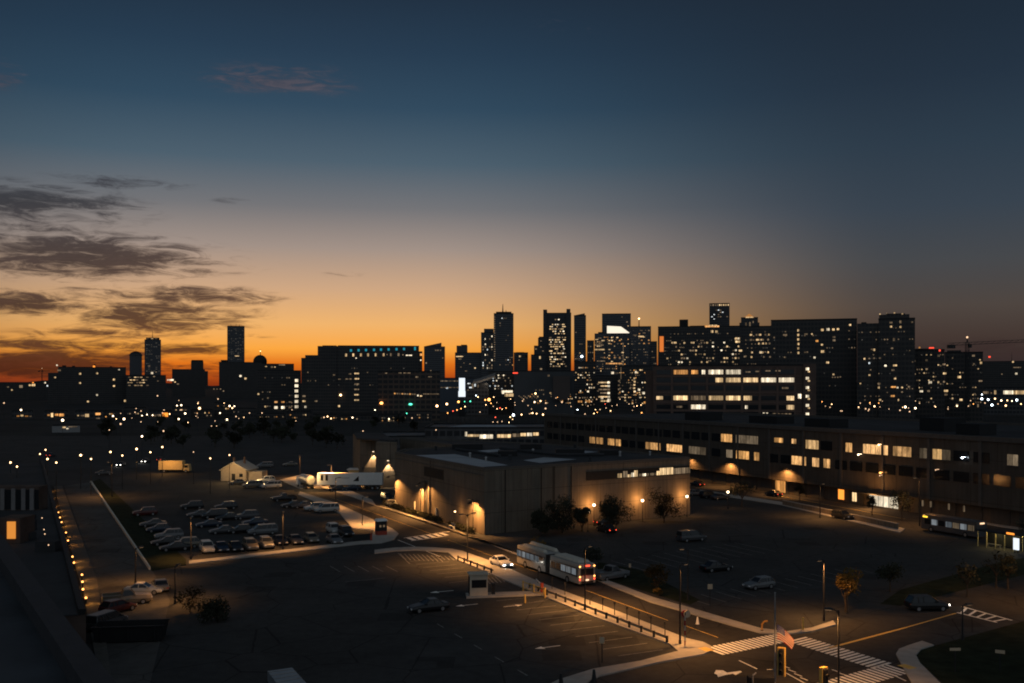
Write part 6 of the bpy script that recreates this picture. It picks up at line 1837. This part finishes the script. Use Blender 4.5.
b = MB(); b.box(.08, Lg * .5 - .08, -.03, .03, 1.05, 1.15); b.box(.08, Lg * .5 - .08, -.03, .03, .3, .38); b.box(Lg * .5 + .08, Lg - .08, -.03, .03, 1.05, 1.15); b.box(Lg * .5 + .08, Lg - .08, -.03, .03, .3, .38); b.obj('rail', M_ypaint, fx)
b = MB()
for k in range(8):
    x = .2 + k * (Lg - .5) / 8
    b.tube((x, 0, .38), (x + (Lg - .5) / 8, 0, 1.05), .025, .025, 4)
b.obj('lattice', M_ypaint, fx)
# ticket booth on the tip of the upper pavement
t = thing('ticket_booth', 'narrow dark ticket booth with pale roof and red foot on the upper pavement tip', 'booth', G(381, 534.5, .13), ang(D2))
b = MB(); b.box(-.85, .85, -.7, .7, .7, 2.4); b.obj('wall', M_black, t)
b = MB(); b.box(-.86, .86, -.71, .71, 0, .697); b.obj('foot', mat('barrier_red'), t)
b = MB(); b.box(-1.0, 1.0, -.85, .85, 2.403, 2.75, 0, .25, .2); b.obj('roof', M_white, t)
for x in (-.35, .3):
    b = MB(); b.box(x - .16, x + .16, -.74, -.705, 1.35, 1.75); b.obj('window', WIN['d'], t)
t = thing('site_barrier', 'low dark panel with reddish end on the pavement left of the ticket booth', 'barrier', G(362, 541, .13), ang(D2))
b = MB(); b.box(-1.6, 1.4, -.06, .06, .1, 1.15); b.obj('panel', M_black, t)
b = MB(); b.box(1.403, 1.75, -.08, .08, 0, 1.2); b.obj('end_post', mat('barrier_red'), t)
# lamp and bench at the lit wall
t = thing('bench', 'pale bench under the small bright lamp at the foot of the hall wall', 'bench', G(452, 528.5), wf.rz)
b = MB(); b.box(-1, 1, -.25, .25, .42, .5); b.obj('seat', M_white, t)
b = MB(); b.box(-1, 1, .26, .32, .5, .95); b.obj('backrest', M_white, t)
for x in (-.85, .85):
    b = MB(); b.box(x - .05, x + .05, -.22, .22, 0, .417); b.obj('leg', M_white, t)
g = G(455, 528)
post_lamp(455, 511.5, g.y - .2, 'small bright lamp above the pale bench at the hall wall', 'w', .16, 60)
# traffic signals with flag
gp = G(775, 692)
t = thing('signal_pole', 'pale signal pole in the foreground of the crossing', 'pole', gp, 0)
hp = (692 - 593) * gp.y / F
b = MB(); b.tube((0, 0, 0), (0, 0, hp), .085, .055, 10); b.obj('post', M_steel, t)
b = MB(); b.tube((0, 0, 0), (0, 0, .5), .17, .15, 10); b.obj('base', M_steel, t)
b = MB(); b.tube((-.7, 0, 1.9), (0, 0, 1.9), .04, .04, 6); b.obj('bracket', M_steel, t)
b = MB(); b.ball((0, 0, hp), .08, 8, 6); b.obj('finial', M_steel, t)


def signal(px, y0, y1, Y, wd, label, rz, nl=3):
    zt, zb = H - (y0 - HZ) * Y / F, H - (y1 - HZ) * Y / F
    t = thing('traffic_signal', label, 'traffic light', ((px - 512) / F * Y, Y, zb), rz)
    h = zt - zb
    b = MB(); b.box(-wd / 2, wd / 2, .10, .16, 0, h); b.box(-wd / 2, -wd / 2 + .07, -.16, .098, 0, h); b.box(wd / 2 - .07, wd / 2, -.16, .098, 0, h); b.box(-wd / 2 + .072, wd / 2 - .072, -.16, .098, h - .08, h); b.obj('backplate', M_ypaint, t)
    b = MB(); b.box(-wd / 2 + .12, wd / 2 - .12, -.30, .095, .12, h - .14); b.obj('housing', M_black, t, bevel=.03)
    for k in range(nl):
        z = h * (k + .7) / (nl + .4)
        b = MB(); b.tube((0, -.31, z), (0, -.50, z - .02), .13, .14, 10, cap=False); b.obj('visor', M_black, t)
        b = MB(); b.tube((0, -.302, z), (0, -.315, z), .11, .11, 10); b.obj('lens', M_glass, t)
    return t


signal(781.6, 647.5, 676, gp.y - .1, .62, 'yellow framed traffic signal hanging on the pale signal pole', math.radians(-28))
g = G(823, 700)
t = signal(823.5, 667, 692, g.y, .72, 'small dark traffic signal with amber top at the bottom edge', math.radians(35), 2)
b = MB(); z0 = -t.location.z; b.tube((0, .3, z0), (0, .3, .6), .06, .06, 8); b.obj('post', M_pole, t)
t = thing('utility_cabinet', 'dark utility cabinet with pale bent pipe below the signal pole', 'cabinet', G(760, 694), 0)
b = MB(); b.box(-1.0, 1.1, -.5, .5, 0, 1.5); b.obj('body', M_black, t, bevel=.03)
b = MB(); b.tube((-.75, -.6, 0), (-.75, -.6, 1.75), .06, .06, 8); b.tube((-.75, -.6, 1.75), (-.45, -.5, 1.95), .06, .06, 8); b.obj('pipe', M_steel, t)
# flag
t = thing('flag', 'red and white striped flag with starred blue canton drooping from the signal pole', 'flag', gp + Vector((.06, -.05, H - (624 - HZ) * gp.y / F)), 0)
mr, mw, mbl = mat('flag_red', (.24, .02, .025), .8, var=.1), mat('flag_white', (.40, .38, .35), .8, var=.05), mat('flag_blue', (.03, .04, .16), .8, var=.1)
hoist, fly = 1.25, 2.2


def fp(u, v):
    """u along the fly 0..1, v down the hoist 0..1: cloth sags to the right and ripples"""
    x = .10 + u * 1.45; z = -v * hoist * (1 - .35 * u) - 1.35 * u ** 1.3 - .0
    y = .16 * math.sin(u * 7 + v * 1.5) * u - .05
    return Vector((x + .12 * math.sin(v * 3) * u - v * .22 * u, y, z))


b = MB(); NU = 14
for s in range(13):
    v0, v1 = s / 13, (s + 1) / 13
    for k in range(NU):
        u0, u1 = k / NU, (k + 1) / NU
        mi = 0 if s % 2 == 0 else 1
        if s < 7 and u1 <= .43: mi = 2
        b.add([fp(u0, v1), fp(u1, v1), fp(u1, v0), fp(u0, v0)], [(0, 1, 2, 3)], mi)
o = b.obj('cloth', [mr, mw, mbl], t)
so_ = o.modifiers.new('thickness', 'SOLIDIFY'); so_.thickness = .012
b = MB()
for r_ in range(9):
    for c_ in range(6 if r_ % 2 == 0 else 5):
        u = (.035 + c_ * .066 + (0 if r_ % 2 == 0 else .033)); v = (r_ + .7) / 9 * 7 / 13 * .98
        for off in (-.02, .02):
            ctr = fp(u, v) + Vector((0, off, 0)); vs = []
            for k in range(10):
                rr = .035 if k % 2 == 0 else .015; a_ = PI / 2 + k * PI / 5
                vs.append(ctr + Vector((rr * math.cos(a_), 0, rr * math.sin(a_))))
            b.add(vs, [tuple(range(10))] if off > 0 else [tuple(range(10))[::-1]])
so2 = b.obj('stars', mw, t); so2['kind'] = 'stuff'
# round sign with striped post
t = thing('road_sign', 'round pale road sign on a red and white striped post by the crossing', 'sign', G(685, 645.5, .13), ang(Vector((1, .3, 0))))
for k in range(6):
    b = MB(); b.tube((0, 0, .5 * k), (0, 0, .5 * k + .5), .07, .07, 8); b.obj('post_band', mr if k % 2 == 0 else mw, t)
b = MB(); b.tube((.22, -.06, 3.15), (.22, -.03, 3.15), .38, .38, 18); b.obj('disc', mat('sign_back', (.55, .42, .28), .6, var=.1), t)
b = MB(); b.tube((-.02, .04, 3.15), (-.02, .07, 3.15), .36, .36, 18); b.obj('disc', mr, t)
b = MB(); b.tube((0, -.02, 3.0), (0, -.02, 3.3), .07, .07, 8); b.obj('clamp', M_pole, t)
t = thing('road_cone', 'small pale cone standing on the main road before the crossing', 'cone', G(697.5, 624.5))
b = MB(); b.tube((0, 0, .05), (0, 0, .85), .20, .05, 10); b.obj('cone', M_white, t)
b = MB(); b.box(-.25, .25, -.25, .25, 0, .05); b.obj('base', M_pole, t)
t = thing('bent_stand', 'orange bent stand pipe on the pavement left of the flag', 'stand pipe', G(762, 630.5, .13))
b = MB(); b.tube((0, 0, 0), (.0, 0, .65), .09, .09, 8); b.tube((0, 0, .65), (.22, 0, .95), .09, .09, 8); b.tube((.22, 0, .95), (.58, 0, 1.0), .09, .10, 8); b.obj('pipe', mat('safety_orange', (.7, .32, .06), .6, var=.1), t)
b = MB(); b.tube((0, 0, 0), (0, 0, .06), .16, .16, 8); b.obj('base', M_pole, t)
for px, py, z_, lab, w_, h_ in ((602, 662.5, 2.4, 'thin sign post on the near pavement of the front lot', .45, .6), (630, 580, 2.2, 'pale thin sign post behind the pickup truck', .3, .5), (710, 606, 2.6, 'small round sign post at the edge of the dark lot', .6, .6), (1000, 672, 2.0, 'small pale sign post on the right hand grass', .8, .3), (955, 672, 2.2, 'pale street name sign on the right hand grass', 1.0, .25), (900, 512, 2.4, 'thin sign post on the terminal street pavement', .4, .6)):
    t = thing('sign_post', lab, 'sign', G(px, py), math.radians(random.uniform(-30, 30)))
    b = MB(); b.tube((0, 0, 0), (0, 0, z_), .05, .05, 6); b.obj('post', M_pole, t)
    b = MB(); b.box(-w_ / 2, w_ / 2, -.05, -.02, z_ - h_, z_); b.obj('panel', mat('sign_back'), t)
for i, (px, py) in enumerate(((322.5, 683), (302, 692))):
    pass
for px, py, lab in ((594, 682, 'right of two dark short bollards at the bottom pavement'), (561, 686, 'left of two dark short bollards at the bottom pavement')):
    t = thing('bollard', lab, 'bollard', G(px, py)); b = MB(); b.tube((0, 0, 0), (0, 0, 1.1), .25, .10, 10); b.obj('post', M_pole, t)
    b = MB(); b.tube((0, 0, 0), (0, 0, .08), .34, .34, 10); b.obj('base', M_black, t)
# concrete wall and low fence in front of the terminal street
a, c = G(783, 505), G(898, 529.5)
t = thing('low_wall', 'low concrete wall between the terminal street and the dark lot', 'wall', a, ang(c - a)); Lw = (c - a).length
b = MB(); b.box(0, Lw, -.12, .12, 0, 1.0); b.obj('panel', M_wall, t)
b = MB(); b.box(-.05, Lw + .05, -.18, .18, 1.003, 1.12); b.obj('coping', M_conc, t)

# ================================================================== PLANTS
def crown_mesh(name, r, h, n, m, seed, leaf=.22, squash=1.0, lobes=9):
    rr = random.Random(seed)
    cl = []
    for k in range(lobes):
        a = rr.random() * 2 * PI; d = r * (.25 + .55 * rr.random())
        cl.append((Vector((d * math.cos(a), d * math.sin(a), h * (.18 + .64 * rr.random()))), r * (.32 + .28 * rr.random())))
    cl.append((Vector((0, 0, h * .6)), r * .55))
    b = MB()
    for i in range(n):
        c, cr = rr.choice(cl)
        v = Vector((rr.gauss(0, 1), rr.gauss(0, 1), rr.gauss(0, .8))).normalized() * cr * (rr.random() ** .45)
        p = c + v; p.z = max(.05, p.z)
        u = Vector((rr.gauss(0, 1), rr.gauss(0, 1), rr.gauss(0, 1))).normalized(); w_ = u.orthogonal().normalized()
        s = leaf * (.6 + .8 * rr.random())
        b.add([p - u * s, p + w_ * s * .55, p + u * s, p - w_ * s * .55], [(0, 1, 2, 3)])
    return b.mesh(name, m)


def trunk_mesh(h, r0, cr, ch, seed):
    rr = random.Random(seed); b = MB()
    p = Vector((0, 0, 0)); q = Vector((rr.uniform(-.1, .1), rr.uniform(-.1, .1), h)); b.tube(p, q, r0, r0 * .6, 7)
    for k in range(7):
        a = k * 2.4 + rr.random(); e = q + Vector((math.cos(a) * cr * .7, math.sin(a) * cr * .7, ch * (.35 + .4 * rr.random())))
        mid = q.lerp(e, .5) + Vector((0, 0, .12 * ch)); b.tube(q - Vector((0, 0, .1)), mid, r0 * .42, r0 * .28, 5); b.tube(mid, e, r0 * .28, r0 * .08, 5)
    return b.mesh('trunk', M_bark)


def tree(px, py, h, cr, label, m=None, n=1400, seed=1, name='tree', trunk=.28, leaf=.2, cat='tree', group=None):
    t = thing(name, label, cat, G(px, py), seed * 1.3, group)
    th = h * trunk
    link('trunk', trunk_mesh(th, .05 + h * .018, cr, h - th, seed), t)
    o = link('crown', crown_mesh('crown', cr, h - th, n, m or M_leafd, seed, leaf), t, (0, 0, th))
    return t


tree(656, 589.5, 3.3, 1.75, 'round lamp lit autumn shrub right of the bus tail', M_leaf, 1500, 3, 'shrub', .12, .13, 'shrub')
tree(658, 596, 1.1, .7, 'small lamp lit bush below the round autumn shrub', M_leaf, 500, 23, 'shrub', .1, .1, 'shrub')
tree(846, 612, 5.2, 1.9, 'young autumn tree glowing orange above a small globe lamp', M_leaf, 1500, 4, 'tree', .3, .14)
tree(536, 558, 2.7, 1.8, 'lamp lit brown bush behind the front of the articulated bus', M_leaf, 900, 5, 'shrub', .12, .14, 'shrub')
tree(590, 566, 3.0, 1.5, 'dim bush behind the lamp post at the bus tail', M_leafd, 900, 15, 'shrub', .12, .14, 'shrub')
for i, (px, py, h, cr, lab) in enumerate(((562, 533, 6.2, 3.0, 'left dark tree before the boxy hall side wall'), (615.5, 530, 6.6, 3.3, 'middle dark tree between two glowing patches of the hall wall'), (664, 523, 6.6, 3.2, 'right dark tree before the boxy hall side wall'),
                                          (545, 536, 4.5, 2.2, 'small dark tree near the front corner of the boxy hall'), (582, 531.5, 4.6, 1.6, 'small dark tree just left of the two globe lamps'))):
    tree(px, py, h, cr, lab, M_leafd, 3600, 30 + i, leaf=.15, trunk=.12)
for i, (px, py, h, cr, lab) in enumerate(((967, 597, 4.6, 1.9, 'left dark street tree on the right hand verge'), (996, 588, 4.6, 1.8, 'middle dark street tree on the right hand verge'), (1008, 590, 4.8, 1.8, 'right dark street tree on the right hand verge'), (890, 592, 4, 1.8, 'small dark tree left of the right hand verge trees'),
                                          (872, 515, 4.2, 1.0, 'slim dark tree before the lit shop front'), (742, 507, 5.5, 3.0, 'dark tree below the lamp lit terminal wall'), (800, 502, 4.5, 1.4, 'small dark street tree right of the lit doorway'), (902, 521, 6, 2.2, 'dark tree right of the lit shop front'), (1021, 542, 4.5, 1.6, 'dark tree behind the lit bus shelter'))):
    tree(px, py, h, cr, lab, M_leafd, 700 if px < 960 else 260, 50 + i, leaf=.17, trunk=.34)
tree(218, 622, 2.6, 1.9, 'low dark bush at the lower left beside the lit kerb corner', M_leafd, 2200, 70, 'shrub', .08, .12, 'shrub')
tree(190, 612, 3.2, 1.6, 'small dark bush left of the low dark bush', M_leafd, 1200, 71, 'shrub', .12, .12, 'shrub')
tree(45, 660, 4, 1.6, 'dim bush in the bottom left corner', M_leafd, 600, 73, 'shrub', .12, .2, 'shrub') if False else None


def hedge(p0, p1, out, h, wd, label, seed):
    a, c = wf.pt(p0, out), wf.pt(p1, out)
    t = thing('hedge', label, 'hedge', a, ang(c - a)); L = (c - a).length; rr = random.Random(seed); b = MB()
    for i in range(int(L * 130)):
        p = Vector((rr.random() * L, (rr.random() - .5) * wd, h * rr.random() ** .6 * (.85 + .25 * math.sin(i))))
        u = Vector((rr.gauss(0, 1), rr.gauss(0, 1), rr.gauss(0, 1))).normalized(); w_ = u.orthogonal().normalized(); s = .1 + .1 * rr.random()
        b.add([p - u * s, p + w_ * s * .6, p + u * s, p - w_ * s * .6], [(0, 1, 2, 3)])
    b.obj('foliage', M_leafd, t)
    b = MB()
    for k in range(int(L / .8)): b.tube((.4 + k * .8, 0, 0), (.4 + k * .8, .05, h * .7), .04, .02, 5)
    b.obj('stems', M_bark, t)


hedge(391, 408, 1.4, 1.0, 1.1, 'first clipped hedge from the left along the lit hall wall', 1)
hedge(412, 429, 1.4, 1.0, 1.1, 'second clipped hedge along the lit hall wall', 2)
hedge(431, 448, 1.4, 1.1, 1.1, 'third clipped hedge along the lit hall wall left of the bench', 3)
hedge(457, 481, 1.4, 1.0, 1.1, 'fourth clipped hedge right of the bench near the hall corner', 4)
# trees of the dark flats (three kinds, copied)
protos = []
for i in range(3):
    t = tree(300 + i * 10, 450, 8.0, 3.4 + i * .3, 'dark tree among the many on the unlit flats left of centre', M_leafd, 420, 90 + i, leaf=.5, trunk=.2, group='trees on the unlit flats')
    protos.append(t)
rr = random.Random(21); cnt = 0
lamps_px = [(62.6, 420), (124, 419), (142, 436), (199, 408), (437, 406), (447, 404), (363, 431), (352, 417), (389, 419)]
spots = []
while len(spots) < 46:
    x, y = rr.uniform(100, 430), rr.uniform(424, 449)
    if any(abs(x - a) < 9 for a, _ in lamps_px): continue
    if x > 372 and y > 436: continue
    spots.append((x, y))
for i, (x, y) in enumerate(spots):
    if i < 3:
        protos[i].location = G(x, y)
    else:
        c = copy_tree(protos[i % 3], loc=G(x, y), rz=rr.random() * 6); s = rr.uniform(.6, 1.05); c.scale = (s, s, s)

# low dark blocks that fill the left middle distance
rb = random.Random(77)
for x0_, x1_, yt, D in ((104, 122, 411, 800), (124, 146, 408, 815), (172, 190, 407, 790), (191, 213, 410, 805), (214, 232, 403, 820), (232, 256, 409, 800), (256, 285, 414, 780), (286, 312, 412, 770), (313, 338, 415, 760), (340, 374, 416, 745), (378, 402, 415, 700), (403, 432, 412, 705)):
    t = bld('low_block', 'low dark block with a few dim amber windows in the left middle distance', x0_, x1_, yt, D, 16, M_fac2, 'building', 'low blocks in the left middle distance')
    scatter(t, x0_ + 1, x1_ - 1, yt + 1.5, yt + 7, int((x1_ - x0_) / 2.2), 2, .3, 1.3, 1.1, 'dadwe', .3, 14, rb.randint(0, 999))
# low amber lit sheds below the left skyline
for x0_, x1_, lab, lst in ((12, 33, 'leftmost low shed with a thin line of amber light', [(18, 416, 2.4, 1.3, 'a'), (22, 415.5, 2.6, 1.6, 'w'), (26.5, 416.2, 3, 1.1, 'a'), (30.5, 416.4, 2, 1, 'd')]),
                           (44, 68, 'low shed with amber windows left of the very bright lamp', [(48.5, 415, 2, 1.6, 'a'), (52, 415, 2, 4, 'w'), (56.5, 414.8, 3, 2, 'a'), (61.5, 415, 4.6, 2.6, 'a')]),
                           (75, 104, 'low shed with two amber shopfronts right of the very bright lamp', [(78, 415.4, 1.5, 1.2, 'w'), (82.5, 415.5, 3.4, 1.4, 'd'), (87, 415.4, 3.8, 3, 'w'), (98, 414, 4.8, 2.2, 'a'), (98, 418.5, 4, 1.2, 'd')]),
                           (148, 172, 'low shed with an orange glowing front below the hotel', [(153.5, 415.6, 5, 2, 'd'), (159, 415.4, 4, 2, 'd'), (165, 414.8, 5.6, 4, 'o')])):
    t = bld('roadside_shed', lab, x0_, x1_, 411, 790, 14, M_fac)
    wins(t, lst)
t = bld('parked_trailer', 'long pale roofed trailer low in the dark below the very bright lamp', 52, 80, 425.8, 560, 4, mat('trailer_grey', (.25, .25, .25), .6, var=.1), 'trailer')
wins(t, [(64, 427.3, 3, 1.3, 'w'), (67.5, 428.6, 2, 1.1, 'p'), (73, 426.8, 8, .9, 'd')])
